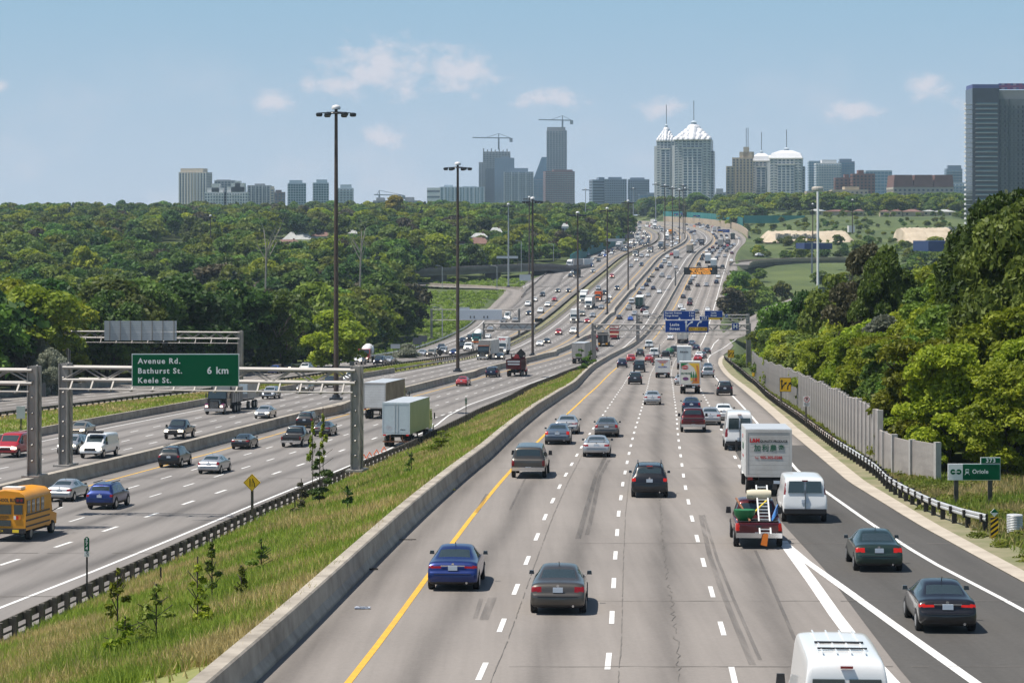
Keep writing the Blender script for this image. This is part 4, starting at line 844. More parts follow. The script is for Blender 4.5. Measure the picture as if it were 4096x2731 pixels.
def tower(label, x0, x1, yt, yb, d, wall, glass, fh=3.0, bay=4.0, wf=.62, hf=.55, band=False, rot=0, dpf=.7, name='apartment_tower', cat='tower', crown=(), ribs=0, slabs=None, under=10):
    """crown: boxes (x0, x1, top) in pixels on the roof"""
    pw = (x1 - x0) / F * d; c, s = math.cos(rot), abs(math.sin(rot)); w_ = pw / (c + dpf * s); dp = w_ * dpf
    zt, zb_ = at(0, yt, d).z, at(0, yb, d).z - under; X0 = at((x0 + x1) / 2, yt, d).x
    root = empty(name, (X0, d + dp / 2, zb_), rot, label=label, cat=cat, group=TG); H = zt - zb_
    b = MB(); block(b, None, w_, dp, 0, H); b.build('wall', W_[wall], root)
    g = MB(); win_grid(g, w_, dp, H * .0 + 2, H - 1.2, fh, bay, wf, hf, band=band); tag(g.build('windows', G_[glass], root), kind='stuff')
    if ribs:
        q = MB()
        for i in range(ribs + 1):
            u = -w_ / 2 + w_ * i / ribs; q.box((u, -dp / 2 - .25, H / 2), (.9, .6, H))
        for i in range(ribs): u = -dp / 2 + dp * i / ribs; q.box((-w_ / 2 - .25, u, H / 2), (.6, .9, H))
        tag(q.build('pilasters', W_['white' if wall != 'tan' else 'cream'], root), kind='stuff')
    if slabs:
        q = MB(); n = int(H / fh)
        for i in range(1, n): q.box((0, -dp / 2 - .4, H * i / n), (w_ * slabs, 1.0, .35))
        tag(q.build('balcony_slabs', W_['white'], root), kind='stuff')
    for cx0, cx1, ct in crown:
        q = MB(); cw = (cx1 - cx0) / F * d; cz = at(0, ct, d).z - zb_; ox = ((cx0 + cx1) / 2 - (x0 + x1) / 2) / F * d; q.box((ox, 0, (H + cz) / 2), (cw, dp * .7, cz - H)); q.build('penthouse', W_[wall], root)
    return root, w_, dp, H
def d4(x): return x * 1.7415
def z1(x): return 600 + x / 2.613
def z2(x): return 1500 + x / 2.613
def z3(x): return 2300 + x / 2.352
def z4(x): return 3200 + x / 2.24
YA = lambda y: 600 + y / 2.613; YB = lambda y: 400 + y / 2.613; YC = lambda y: 350 + y / 2.352; YD = lambda y: 300 + y / 2.24
tower('tall beige stepped tower standing at the left end of the skyline', z1(300), z1(628), YA(232), YA(560), 2900, 'beige', 'blue', bay=3.4, wf=.5, hf=.8, rot=-.2, ribs=9, crown=((z1(322), z1(570), YA(192)),))
tower('grey block half hidden behind the stepped white towers', z1(672), z1(880), YA(318), YA(540), 3000, 'grey', 'blue', crown=((z1(690), z1(830), YA(310)),))
for nm, a, c, tops in (('left', 570, 800, ((595, 760, 395), (640, 720, 352))), ('right', 772, 1020, ((800, 990, 385), (845, 985, 345), (885, 940, 322)))):
    tower('%s of the two white stepped towers beside the beige one' % nm, z1(a), z1(c), YA(440), YA(560), 2850, 'white', 'blue', bay=3.2, wf=.55, hf=.6, slabs=.4, crown=[(z1(p), z1(q), YA(t)) for p, q, t in tops])
tower('wide grey-blue slab block right of the stepped white towers', z1(1022), z1(1255), YA(370), YA(565), 2950, 'grey', 'blue', bay=3.5, ribs=6, crown=((z1(1090), z1(1190), YA(352)),))
tower('narrow block with a small red rooftop next to the wide grey slab', z1(1255), z1(1300), YA(400), YA(565), 2900, 'beige', 'blue', crown=((z1(1262), z1(1296), YA(380)),))
tower('low brown block at the right end of the left tower group', z1(1302), z1(1408), YA(440), YA(550), 2900, 'brown', 'blue', crown=((z1(1310), z1(1370), YA(418)),))
tower('blue glass tower, first of the three stand-alone ones left of the nearest lamp mast', z1(1424), z1(1630), YA(345), YA(550), 2900, 'pale', 'teal', bay=3, wf=.75, hf=.7, rot=.15, crown=((z1(1448), z1(1585), YA(316)),))
tower('blue glass tower just left of the nearest lamp mast', z1(1690), z1(1868), YA(342), YA(540), 2900, 'pale', 'teal', bay=3, wf=.75, hf=.7, rot=.15, crown=((z1(1732), z1(1845), YA(310)),))
tower('squat pale tower just right of the nearest lamp mast', z1(1948), z1(2120), YA(398), YA(555), 2900, 'pale', 'blue', bay=3.5, slabs=1.04, crown=((z1(1988), z1(2100), YA(362)),))
root, w_, dp, H = tower('low concrete frame under construction on the skyline with a small crane', z2(-20), z2(470), YB(1050), YB(1100), 3200, 'slab', 'dark', 3.2, 5, .8, .6, crown=((z2(150), z2(210), YB(1010)), (z2(310), z2(400), YB(1015)), (z2(10), z2(90), YB(1020))))
tower('white office block with dark window bands, left in the central group', z2(543), z2(682), YB(918), YB(1110), 3900, 'white', 'dark', 9, 4, band=True, hf=.32)
tower('wide pale glass apartment slab beside the banded white office block', z2(680), z2(1142), YB(908), YB(1105), 3900, 'pale', 'teal', bay=6, wf=.55, hf=.8, ribs=9, crown=((z2(720), z2(810), YB(888)), (z2(915), z2(1060), YB(900))))
tower('thin dark tower at the left edge of the unfinished tower', z2(1085), z2(1140), YB(650), YB(1110), 4000, 'slab', 'dark', slabs=1.2)
tower('unfinished concrete tower with a yellow-jib crane on top', z2(1128), z2(1415), YB(540), YB(1105), 4050, 'slab', 'dark', 3.3, 5, .7, .6, slabs=1.03, crown=[(z2(1128 + i * 41), z2(1140 + i * 41), YB(505 + (i * 37) % 24)) for i in range(7)])
tower('dark blue glass tower in front of the unfinished one', z2(1155), z2(1255), YB(720), YB(1108), 3950, 'dark', 'dark', 3.2, 3, .7, .6)
tower('blue tower with a glass top in front of the unfinished one', z2(1250), z2(1456), YB(605), YB(1106), 3930, 'blue', 'sky', 3.2, 3.4, .45, .5, crown=((z2(1320), z2(1400), YB(592)),))
tower('tower with a pale grid of balconies in the central group', z2(1350), z2(1655), YB(750), YB(1106), 3850, 'blue', 'dark', 3.2, 4, .75, .6, slabs=1.03, ribs=4, crown=((z2(1410), z2(1600), YB(712)),))
r, w_, dp, H = tower('office with a sloping pale glass roof between the two tall groups', z2(1655), z2(1800), YB(830), YB(1080), 4000, 'blue', 'sky', 4, 6, .9, .8)
MB().prism([(-w_ / 2, H), (w_ / 2, H), (w_ / 2, H + 38), (w_ * .1, H + 38)], -dp / 2 + .3, dp / 2 - .3).build('sloping_roof', G_['sky'], r)
tower('broad red-brown apartment block below the tallest unfinished tower', z2(1760), z2(2088), YB(745), YB(1096), 3900, 'brick', 'dark', 3.0, 4, .6, .5, rot=.1, slabs=1.02, crown=((z2(1860), z2(2060), YB(728)),))
r, w_, dp, H = tower('tallest slim tower still under construction with a crane', z2(1795), z2(2005), YB(318), YB(745), 4000, 'slab', 'blue', 3.2, 4.5, .7, .62, slabs=1.06, crown=((z2(1800), z2(1990), YB(284)),), under=60)
def crane(label, xm, yb, yt, xl, xr, yj, d, yk):
    p = at(xm, yb, d); e = empty('tower_crane', p, label=label, cat='crane', group='tower cranes'); z = lambda y: at(0, y, d).z - p.z; xx = lambda x: (x - xm) / F * d; k = d / 3000
    MB().bar((0, 0, 0), (0, 0, z(yt)), 2.2 * k).build('mast', M_mast, e); b = MB(); b.bar((xx(xl), 0, z(yj) + 1), (xx(xr), 0, z(yj)), 1.3 * k); b.build('jib', M_mast, e)
    b = MB(); b.bar((0, 0, z(yk)), (xx(xl) * .55, 0, z(yj)), .5 * k); b.bar((0, 0, z(yk)), (xx(xr), 0, z(yj)), .5 * k); b.bar((0, 0, z(yt)), (0, 0, z(yk)), 1.0 * k); b.build('tie', M_mast, e); MB().box((xx(xr), 0, z(yj) - 2.5 * k), (4 * k, 3 * k, 5 * k)).build('counterweight', M_mast, e)
crane('crane with a long level jib on the unfinished concrete tower', z2(1293), YB(520), YB(395), z2(1018), z2(1422), YB(400), 4050, YB(352))
crane('crane on top of the tallest slim tower', z2(1960), YB(300), YB(205), z2(1710), z2(2055), YB(214), 4000, YB(165))
crane('small crane over the low concrete frame', z2(45), YB(1020), YB(995), z2(-10), z2(300), YB(998), 3200, YB(945))
tower('grey office with pale side bands, leftmost of the three beside the domed towers', z3(135), z3(278), YC(868), YC(1140), 3000, 'blue', 'dark', 3.4, 40, band=True, hf=.35, rot=.35, crown=((z3(215), z3(272), YC(845)),))
tower('middle blue-grey slab of the three left of the domed towers', z3(280), z3(487), YC(862), YC(1150), 3000, 'blue', 'dark', 3, 2.6, .5, .45, crown=((z3(315), z3(440), YC(843)),))
tower('right blue-grey slab of the three left of the domed towers', z3(502), z3(700), YC(864), YC(1105), 3000, 'blue', 'dark', 3, 2.6, .5, .45, crown=((z3(520), z3(655), YC(848)),))
tower('low blue office partly hidden by the white disc building', z3(606), z3(762), YC(1000), YC(1115), 2900, 'blue', 'sky', 4, 5, .8, .6, crown=((z3(680), z3(760), YC(990)),))
e = at(z3(796), YC(1130), 2350); r = empty('disc_building', e, label='white disc-roofed round building at the end of the highway', cat='building'); k = 2350 / F
MB().lathe([(2 , 0), (36, 0), (40, 7), (38, 15), (30, 19), (14, 22), (.5, 23)], (0, 0, 0), 24).build('drum', W_['white'], r).scale = .30, .30, .36
# twin domed towers: shell roofs of stacked white arches
def arch_roof(b, w_, y0, y1, z, h, m=0, n=12):
    b.prism([(w_ / 2 * math.cos(math.pi * i / n), z + h * math.sin(math.pi * i / n)) for i in range(n + 1)], y0, y1, m)
def domed(label, xl, xr, ybody, ytop, yant, d, style, dark_f=False):
    pw = (xr - xl) / F * d; w_ = pw * .88; dp = w_ * .8; X0 = at((xl + xr) / 2 + pw * 0, 0, d).x; zb_ = at(0, 810, d).z - 8; H = at(0, ybody, d).z - zb_; T = at(0, ytop, d).z - zb_
    root = empty('apartment_tower', (X0, d + dp / 2, zb_), -.16, label=label, cat='tower', group=TG)
    b = MB(); b.box((0, 0, H / 2), (w_, dp, H)); b.box((0, -dp / 2 - 1.2, H * .44), (w_ * .52, 2.4, H * .88)); b.box((-w_ / 2 - 1.5, 0, H * .46), (3, dp * .66, H * .92)); b.box((w_ / 2 + 1.3, 0, H * .42), (2.6, dp * .7, H * .84)); b.build('wall', W_['white'], root)
    g = MB(); win_grid(g, w_, dp, 2, H - 1, 2.9, 4.2, .66, .62); win_grid(g, w_ * .52, 2.4, 2, H * .88 - 1, 2.9, 4.4, .72, .62, oy=-dp / 2 - 1.2, faces='f'); win_grid(g, 3, dp * .66, 2, H * .92 - 1, 2.9, 4.2, .7, .55, ox=-w_ / 2 - 1.5, faces='l'); win_grid(g, 2.6, dp * .7, 2, H * .84, 2.9, 4, .8, .7, ox=w_ / 2 + 1.3, faces='sf')
    tag(g.build('windows', G_['blue'], root), kind='stuff')
    q = MB(); n = int(H / 2.9)
    for i in range(1, n):
        z = H * i / n
        for u in (-.37, .37): q.box((w_ * u, -dp / 2 - .5, z - .2), (w_ * .17, 1.1, 1.0))
    tag(q.build('balconies', W_['white'], root), kind='stuff')
    q = MB(); z = H * .88; q.box((0, -dp / 2 - 2.0, z), (w_ * .56, 1.8, 1.2)); q.box((0, -dp / 2 - .6, H - .5), (w_ * 1.02, 1.6, 1.4)); q.build('cornice', W_['cream'], root)
    rf = MB(); R = T - H
    if style == 'shell':
        prof = [(math.cos(t * math.pi / 12), math.sin(t * math.pi / 12)) for t in range(6)] + [(.03, 1)]
        for row, (cnt_, zb0, hh, yy) in enumerate(((7, -.02, .26, -.47), (5, .12, .30, -.36), (5, .27, .30, -.24), (3, .42, .34, -.12), (3, .56, .34, 0.0), (1, .72, .28, .02))):
            sp = w_ * (1.02 - .155 * row) / cnt_
            for i in range(cnt_):
                rx = sp * .62 * (1.35 if i == cnt_ // 2 else 1); cx_ = (i - (cnt_ - 1) / 2) * sp; n0 = len(rf.v)
                rf.lathe([(q_[0], q_[1]) for q_ in prof], (0, 0, 0), 14, cap=False)
                up_ = 1.25 if i == cnt_ // 2 else 1
                for j in range(n0, len(rf.v)): x, y, z = rf.v[j]; rf.v[j] = (cx_ + x * rx, dp * yy + abs(i - (cnt_ - 1) / 2) * .8 + y * dp * .26, H + R * zb0 + z * R * hh * up_)
        rf.build('shell_roof', M_roofw, root, smooth=40)
        g2 = MB(); arch_roof(g2, w_ * .34, -dp / 2 - .6, -dp / 2 + .2, H + .3, R * .24); g2.build('fan_window', G_['blue'], root)
    else:
        k = .55; a, c, h = w_ / 2 * 1.03, dp / 2 * 1.03, R * .72
        v = [(-a, -c, H), (a, -c, H), (a, c, H), (-a, c, H), (-a * .86, -c * .8, H + h * .62), (a * .86, -c * .8, H + h * .62), (a * .86, c * .8, H + h * .62), (-a * .86, c * .8, H + h * .62), (-a * .35, -c * .3, H + h), (a * .35, -c * .3, H + h), (a * .35, c * .3, H + h), (-a * .35, c * .3, H + h)]
        for l in (0, 4):
            for i in range(4): rf.poly([v[l + i], v[l + (i + 1) % 4], v[l + 4 + (i + 1) % 4], v[l + 4 + i]])
        rf.poly(v[8:]); rf.build('tent_roof', M_roofw, root)
        q = MB()
        arch_roof(q, dp * .5, -1, 1, H, R * .3)
        q = q.build('side_arch', W_['cream'], root); q.rotation_euler = (0, 0, math.pi / 2); q.location = (-w_ / 2 - .5, 0, 0)
    zt = H + R * (.98 if style == 'shell' else .70)
    MB().lathe([(w_ * .075, zt - 2), (w_ * .075, zt + R * .16), (w_ * .10, zt + R * .17), (w_ * .015, zt + R * .30)], (0, 0, 0), 8).build('lantern', W_['pale'], root)
    MB().bar((0, 0, zt), (0, 0, at(0, yant, d).z - zb_), .9, n=6).build('mast', M_mast, root)
    return root
domed('left of the twin towers with stacked white arched roofs and a mast', z3(766), z3(962), YC(500), YC(375), YC(160), 2760, 'shell')
domed('right, taller one of the twin towers with stacked white arched roofs', z3(932), z3(1325), YC(490), YC(345), YC(118), 2650, 'shell')
tower('stepped tan tower with two thin masts left of the tent-roofed pair', z3(1480), z3(1690), YC(660), YC(1090), 2700, 'tan', 'dark', 3, 3.6, .5, .6, rot=-.12, crown=((z3(1555), z3(1690), YC(605)), (z3(1592), z3(1645), YC(560))))
r, w_, dp, H = tower('lower tan wing beside the stepped tan tower', z3(1425), z3(1500), YC(740), YC(1090), 2680, 'tan', 'dark', 3, 3.6, .5, .6)
b = MB()
for u in (1611, 1628): q = at(z3(u), YC(560), 2700); b.bar(q, q + Vector((0, 0, 22)), .7)
b.build('masts', M_mast, None, label='pair of thin masts on the stepped tan tower', cat='masts')
domed('left of the two tent-roofed white towers', z3(1662), z3(1862), YC(690), YC(590), YC(418), 2720, 'tent')
domed('right, wider one of the two tent-roofed white towers', z3(1832), z3(2176), YC(665), YC(560), YC(392), 2640, 'tent')
tower('small hazy block in the gap right of the domed towers', z3(1325), z3(1420), YC(985), YC(1085), 3000, 'grey', 'blue', crown=((z3(1330), z3(1395), YC(952)),))
tower('pale apartment tower with curved blue ends on the right', z4(145), z4(370), YD(790), YD(1030), 2900, 'white', 'sky', 3, 3, .7, .6, slabs=.9, crown=((z4(200), z4(330), YD(760)),))
tower('blue glass part left of the pale curved apartment tower', z4(80), z4(215), YD(770), YD(1030), 2950, 'pale', 'sky', 3, 3, .8, .7)
tower('blue glass part right of the pale curved apartment tower', z4(355), z4(490), YD(775), YD(1000), 2950, 'blue', 'sky', 3, 3, .8, .7, crown=((z4(358), z4(465), YD(752)),))
tower('dark red brick block with a cream frame on the right skyline', z4(470), z4(672), YD(885), YD(1080), 2500, 'brick', 'dark', 3.1, 4, .5, .55, crown=((z4(525), z4(575), YD(852)),))
tower('lower brick and cream wing left of the dark red block', z4(315), z4(470), YD(920), YD(1060), 2520, 'brick', 'dark', 3.1, 4, .5, .5, crown=((z4(402), z4(440), YD(890)),))
tower('blue glass office box behind the dark red block', z4(590), z4(825), YD(855), YD(1090), 2800, 'pale', 'sky', 3.6, 4, .9, .75)
tower('long low cream apartment house above the belt of trees', z4(290), z4(612), YD(1028), YD(1125), 2300, 'tan', 'dark', 3.1, 4, .45, .5, crown=((z4(405), z4(535), YD(1000)),), name='apartment_house', cat='apartment house')
tower('left wing of the long low cream apartment house', z4(60), z4(290), YD(1040), YD(1115), 2320, 'tan', 'dark', 3.1, 4, .4, .5, name='apartment_house', cat='apartment house')
r, w_, dp, H = tower('cream apartment house with a wide dark red mansard roof', z4(835), z4(1378), YD(1005), YD(1110), 2300, 'beige', 'dark', 3.1, 4.5, .5, .6, name='apartment_house', cat='apartment house')
M_tile = mat('roof_dark_red', (.17, .085, .07), .85, var=.2, vscale=.2)
b = MB()
for i in range(3): b.prism([(-w_ / 6 * .99, H), (w_ / 6 * .99, H), (w_ / 6 * .86, H + 12), (-w_ / 6 * .86, H + 12)], -dp / 2 - .4, dp / 2); b.v[-8:] = [(x + (i - 1) * w_ / 3, y, z) for x, y, z in b.v[-8:]]
b.build('mansard_roof', M_tile, r)
tower('hazy blue tower just left of the big glass tower', z4(1312), z4(1455), YD(840), YD(1100), 2700, 'blue', 'sky', 3, 3.5, .7, .6, slabs=1.04, crown=((z4(1330), z4(1448), YD(810)),))
tower('low pale apartment block at the foot of the hazy blue tower', z4(1360), z4(1490), YD(965), YD(1100), 2400, 'pale', 'sky', 3, 3.5, .7, .6, slabs=1.04)
# the big dark glass tower at the right edge, floor by floor
d0 = 1450; zg = at(0, 1010, d0).z; e = empty('glass_tower', (at(z4(1545), 0, d0).x, d0, zg), label='big dark glass tower with white balcony edges at the right edge of the view', cat='tower'); sc = lambda a, c: (c - a) / 2.24 / F * d0
z_ = lambda y: at(0, YD(y), d0).z - zg; wF = sc(1545, 1785); wR = sc(1785, 2100)
b = MB(); b.box((wF / 2, 11, z_(120) / 2), (wF, 22, z_(120))); b.build('glass_front', G_['dark'], e); b = MB(); b.box((wF + wR / 2, 14, z_(215) / 2), (wR, 24, z_(215))); b.build('concrete_wing', wallm('wing', (.16, .175, .19)), e)
MB().box((wF / 2, 10, (z_(120) + z_(85)) / 2), (wF, 20, z_(85) - z_(120))).build('parapet', mat('parapet_blue', (.10, .12, .30), .5), e)
b = MB(); cols = [mat('panel_' + n, c, .5) for n, c in (('violet', (.14, .06, .22)), ('magenta', (.26, .07, .20)), ('blue', (.10, .10, .30)), ('pale', (.35, .28, .42)))]
nx = 12
for i in range(nx):
    for j in range(3): b.box((wF + wR * (i + .5) / nx, 2, z_(130) + (z_(75) - z_(130)) * (j + .5) / 3), (wR / nx * .98, .6, (z_(75) - z_(130)) / 3 * .96), (i * 7 + j * 5 + i * j) % 4)
b.build('coloured_parapet', cols, e); MB().box((wF + wR / 2, 12, (z_(215) + z_(135)) / 2), (wR, 18, z_(135) - z_(215))).build('plant_storey', W_['slab'], e)
n = 31; fhh = (z_(265) - 0) / n; sl = MB().box((0, -.7, 0), (wF * .82, 1.5, .28)).mesh('balcony_slab', W_['white']); bl = MB().box((0, 0, 0), (5.2, 6, .3)).box((-2.4, 0, .6), (.1, 6, 1.1)).mesh('side_balcony', W_['white']); gl = MB().box((0, -1.4, 0), (wF * .8, .06, 1.0)).mesh('balcony_glass', G_['teal'])
for i in range(1, n + 1):
    z = i * fhh; link('balcony_slab', sl, e, (wF * .52, 0, z)); link('balcony_glass', gl, e, (wF * .52, 0, z + .6)); link('side_balcony', bl, e, (-1.5, 3.2, z))
g = MB()
for i in range(n):
    z = i * fhh + 1.5
    for j in range(8):
        x = wF + wR * (j + .5) / 8; g.box((x, 1.95, z), (wR / 8 * (.42 if j % 3 else .2), .15, 1.7))
    g.box((wF + wR * .5, 1.9, z - 1.5), (wR, .3, .22))
tag(g.build('wing_windows', G_['dark'], e), kind='stuff'); MB().box((wF + wR * .30, 1.8, z_(215) / 2), (.9, .6, z_(215))).box((wF + .4, 1.8, z_(215) / 2), (1.2, .8, z_(215))).build('fin', W_['dark'], e)
# houses among the trees
M_rb = mat('roof_brown', (.19, .11, .09), .9, var=.2, vscale=.6); M_rg = mat('roof_pale_grey', (.40, .41, .40), .9, var=.15, vscale=.6)
def house(label, x0, x1, yr, ye, d, m, group='houses among the trees', wallk='white', hip=.5, dn=7):
    w_ = (x1 - x0) / F * d; zr, ze = at(0, yr, d).z, at(0, ye, d).z; dp = min(12, w_ * .8); e = empty('house', (at((x0 + x1) / 2, 0, d).x, d + dp / 2, ze), label=label, cat='house', group=group); h = zr - ze
    MB().box((0, 0, -dn / 2), (w_ * .92, dp * .9, dn)).build('wall', W_[wallk], e); b = MB(); a, c, k = w_ / 2, dp / 2, w_ / 2 * (1 - hip)
    v = [(-a, -c, 0), (a, -c, 0), (a, c, 0), (-a, c, 0), (-k, 0, h), (k, 0, h)]
    for f in ((0, 1, 5, 4), (1, 2, 5), (2, 3, 4, 5), (3, 0, 4), (3, 2, 1, 0)): b.poly([v[i] for i in f])
    rf = b.build('roof', m, e); MB().box((w_ * .2, 0, h * .9), (.9, .9, 1.8)).build('chimney', W_['brick'], rf)
    for i in (-.28, .2): MB().box((w_ * i, -dp * .45 - .05, -1.6), (1.4, .1, 1.2)).build('window', G_['dark'], e)
house('house with a brown hipped roof, lower of the pair left of the first lamp mast', 1092, 1205, 958, 978, 1330, M_rb); house('house with a pale grey roof edged in brown left of the first lamp mast', 1128, 1252, 928, 958, 1390, M_rg); house('brown-roofed house right next to the first lamp mast', 1240, 1325, 928, 945, 1400, M_rb)
house('house with a low red-brown roof left of the second lamp mast', 1806, 1864, 958, 975, 1120, M_rb); house('broad house with a red-brown roof right of the second lamp mast', 1868, 1960, 950, 975, 1130, M_rb); house('house with a pale grey hipped roof above the broad red-brown one', 1882, 1952, 932, 948, 1150, M_rg); house('grey-roofed house uphill of the pale hipped one', 1955, 2012, 910, 930, 1200, M_rg); house('small brown-roofed house uphill of the grey-roofed ones', 1950, 2010, 893, 908, 1240, M_rb)
house('white house showing under the trees left of the far bend', 2246, 2276, 893, 906, 1150, M_rg); house('grey-roofed house right of the first lamp mast', 1390, 1432, 920, 934, 1400, M_rg)
for i, (a, c, m_, lb) in enumerate(((90, 215, M_rg, 'leftmost grey-roofed bungalow of the row below the tree belt'), (215, 465, M_tile, 'long red-roofed bungalow of the row below the tree belt'), (485, 580, M_rb, 'tan-roofed bungalow right of the long red-roofed one'), (715, 810, M_rb, 'brown bungalow in the middle of the row below the tree belt'), (815, 920, M_tile, 'dark red bungalow in the middle of the row'), (920, 1105, M_rb, 'tan bungalow with a brown roof in the row'), (1105, 1215, M_rg, 'white-gabled bungalow near the right end of the row'), (1215, 1400, M_rg, 'pale-roofed bungalow at the right end of the row'))):
    house(lb, z4(a), z4(c), YD(1200 + (i * 7) % 11), YD(1218 + (i * 5) % 9), 1625, m_, 'bungalows in a row on the right slope', 'tan', .8, 5)
# rubble and sand, the blue furniture store with its sign, the white pylon
M_sand = mat('sand', (.46, .38, .28), .95, var2=((.36, .29, .20), (.55, .47, .36)), vscale=.12)
def mound(label, pts, d, dep, yb, seed, m=M_sand, name='sand_heap', cat='sand heap'):
    b = MB(); n = 40; r = random.Random(seed); xs = [p[0] for p in pts]; ys_ = [p[1] for p in pts]; zb_ = at(0, yb, d).z - 2; rowsn = 7
    for j in range(rowsn):
        t = j / (rowsn - 1); k = math.sin(math.pi * t) ** .7
        for i in range(n + 1):
            x = xs[0] + (xs[-1] - xs[0]) * i / n; zt = at(0, np.interp(x, xs, ys_), d).z; ed = min(1, min(i, n - i) / 3); h = (zt - zb_) * k * ed
            b.v.append((at(x, 0, d).x + r.uniform(-.5, .5), d - dep / 2 + dep * t, zb_ + h + r.uniform(-.3, .3) * k))
    for j in range(rowsn - 1):
        for i in range(n): b.f.append((j * (n + 1) + i, j * (n + 1) + i + 1, (j + 1) * (n + 1) + i + 1, (j + 1) * (n + 1) + i)); b.m.append(0)
    return b.build(name, m, smooth=60, label=label, cat=cat)
mound('long low heap of pale sand left of the white pylon', [(z3(1740), YC(1352)), (z3(1900), YC(1348)), (z3(2100), YC(1346)), (z3(2250), YC(1352)), (z4(300), YD(1395)), (z4(450), YD(1392))], 1330, 60, 955, 1)
mound('pale sand heap left of the foot of the big glass tower', [(z4(860), YD(1372)), (z4(1000), YD(1368)), (z4(1200), YD(1370)), (z4(1345), YD(1368))], 1300, 60, 962, 2)
b = MB(); r = random.Random(4)
for i in range(90): p = at(z3(r.uniform(1900, 2290)), YC(r.uniform(1385, 1420)), 1285); s = r.uniform(.6, 1.8); b.box(p, (s, s, s * .8), 0, r.random() * 3)
b.build('rubble', mat('rubble', (.42, .38, .33), .9, var=.3, vscale=.3), label='strip of broken stone in front of the sand heap', cat='rubble', kind='stuff')
M_blue = mat('store_blue', (.012, .035, .14), .5); M_syel = mat('store_yellow', (.85, .62, .03), .5)
def boxb(name, label, x0, x1, y0, y1, d, dep, m, cat, dn=6): p, q = at(x0, y0, d), at(x1, y1, d); return MB().box(((p.x + q.x) / 2, d + dep / 2, (p.z + q.z) / 2 - dn / 2), (q.x - p.x, dep, p.z - q.z + dn)).build(name, m, label=label, cat=cat)
st = boxb('store_building', 'low blue store building behind the right-hand trees', z4(1150), z4(1560), YD(1487), YD(1560), 1050, 40, M_blue, 'store', 1); st2 = boxb('store_building', 'blue flat-roofed building below the blue and yellow sign', z4(40), z4(290), YD(1508), YD(1560), 980, 30, M_blue, 'store', 0)
boxb('garage', 'grey concrete garage at the foot of the big glass tower', z4(1335), z4(1500), YD(1362), YD(1470), 1330, 20, W_['slab'], 'garage')
FT = bpy.data.curves.new('lettering', 'FONT')
def text(s, size, m, parent, loc, rot=(math.pi / 2, 0, 0), align='CENTER', ext=.004, wsc=1, name='lettering', bold=0, spc=1.0):
    c = FT.copy(); c.body = s; c.size = size; c.align_x = align; c.align_y = 'CENTER'; c.extrude = ext; c.offset = bold; c.space_character = spc; c.resolution_u = 3
    tmp = bpy.data.objects.new('tmp', c); COL.objects.link(tmp); dg = bpy.context.evaluated_depsgraph_get(); me = bpy.data.meshes.new_from_object(tmp.evaluated_get(dg)); bpy.data.objects.remove(tmp); bpy.data.curves.remove(c)
    me.name = name; me.materials.clear(); me.materials.append(m); o = link(name, me, parent); o.location = loc; o.rotation_euler = rot; o.scale = (wsc, 1, 1); return o
p = at(z4(108), YD(1478), 900); e = empty('store_sign', p, label='blue sign box with yellow IKEA lettering left of the white pylon', cat='store sign')
k = 900 / F / 2.24; MB().box((0, .3, 0), (86 * k, .6, 40 * k)).build('sign_box', M_blue, e); MB().bar((0, .3, -20 * k), (0, .3, -20 * k - 12), .6).build('pole', M_mast, e); text('IKEA', 36 * k, M_syel, e, (0, -.02, 0), wsc=1.15, bold=.03)
p = at(z4(160), YD(1560), 700); e = empty('pylon', (p.x, p.y, p.z - 12), label='tall plain white pylon standing above the trees on the right', cat='pylon'); h = at(0, YD(1045), 700).z - p.z + 12
MB().lathe([(.36, 0), (.36, h)], n=12).build('shaft', mat('pylon_white', (.80, .80, .80), .5), e, smooth=40)
p = at(z4(157), YD(1040), 2200); e = empty('round_tower_top', p, label='beige round structure seen behind the top of the white pylon', cat='building'); MB().lathe([(3, -6), (4, 0), (5.5, 1), (5.5, 3), (4.5, 4)], n=16).lathe([(3, -40), (3, -6)], n=10).build('drum', W_['beige'], e)
boxb('parked_lorry', 'white box lorry parked on the sand beside a lamp mast', z4(438), z4(492), YD(1350), YD(1402), 1290, 6, W_['white'], 'lorry', .5)
# ------------------------------------------------------------------ lamp masts, gantries, signs
M_corten = mat('mast_brown', (.085, .062, .05), .65, .3, var2=((.06, .043, .035), (.12, .09, .075)), vscale=.6); M_sil = mat('mast_silver', (.42, .44, .46), .45, .4); M_lamp = mat('lamp_housing', (.03, .035, .045), .4); M_capw = mat('lamp_cap', (.70, .70, .70), .4)
M_gal = mat('gantry_steel', (.30, .28, .26), .6, .2, var2=((.24, .225, .21), (.36, .34, .32)), vscale=.8); M_galw = mat('gantry_pipe', (.36, .34, .32), .5, .2, var=.12, vscale=.7); M_sback = mat('sign_back', (.50, .53, .56), .45, .2, var=.08, vscale=.6); M_sbackd = mat('sign_back_dark', (.10, .11, .125), .6, var=.1)
M_sg = mat('sign_green', (.002, .105, .045), .75, spec=.15); M_sb = mat('sign_blue', (.004, .045, .26), .75, spec=.15); M_sw = mat('sign_white', (.80, .82, .82), .4); M_sy = mat('sign_yellow', (.83, .50, .01), .45); M_sk = mat('sign_black', (.012, .012, .012), .5); M_sr = mat('sign_red', (.55, .02, .02), .5); M_or = mat('reflector_orange', (.9, .16, .02), .4, emit=(.9, .16, .02), estr=0)
MG = 'tall lamp masts'
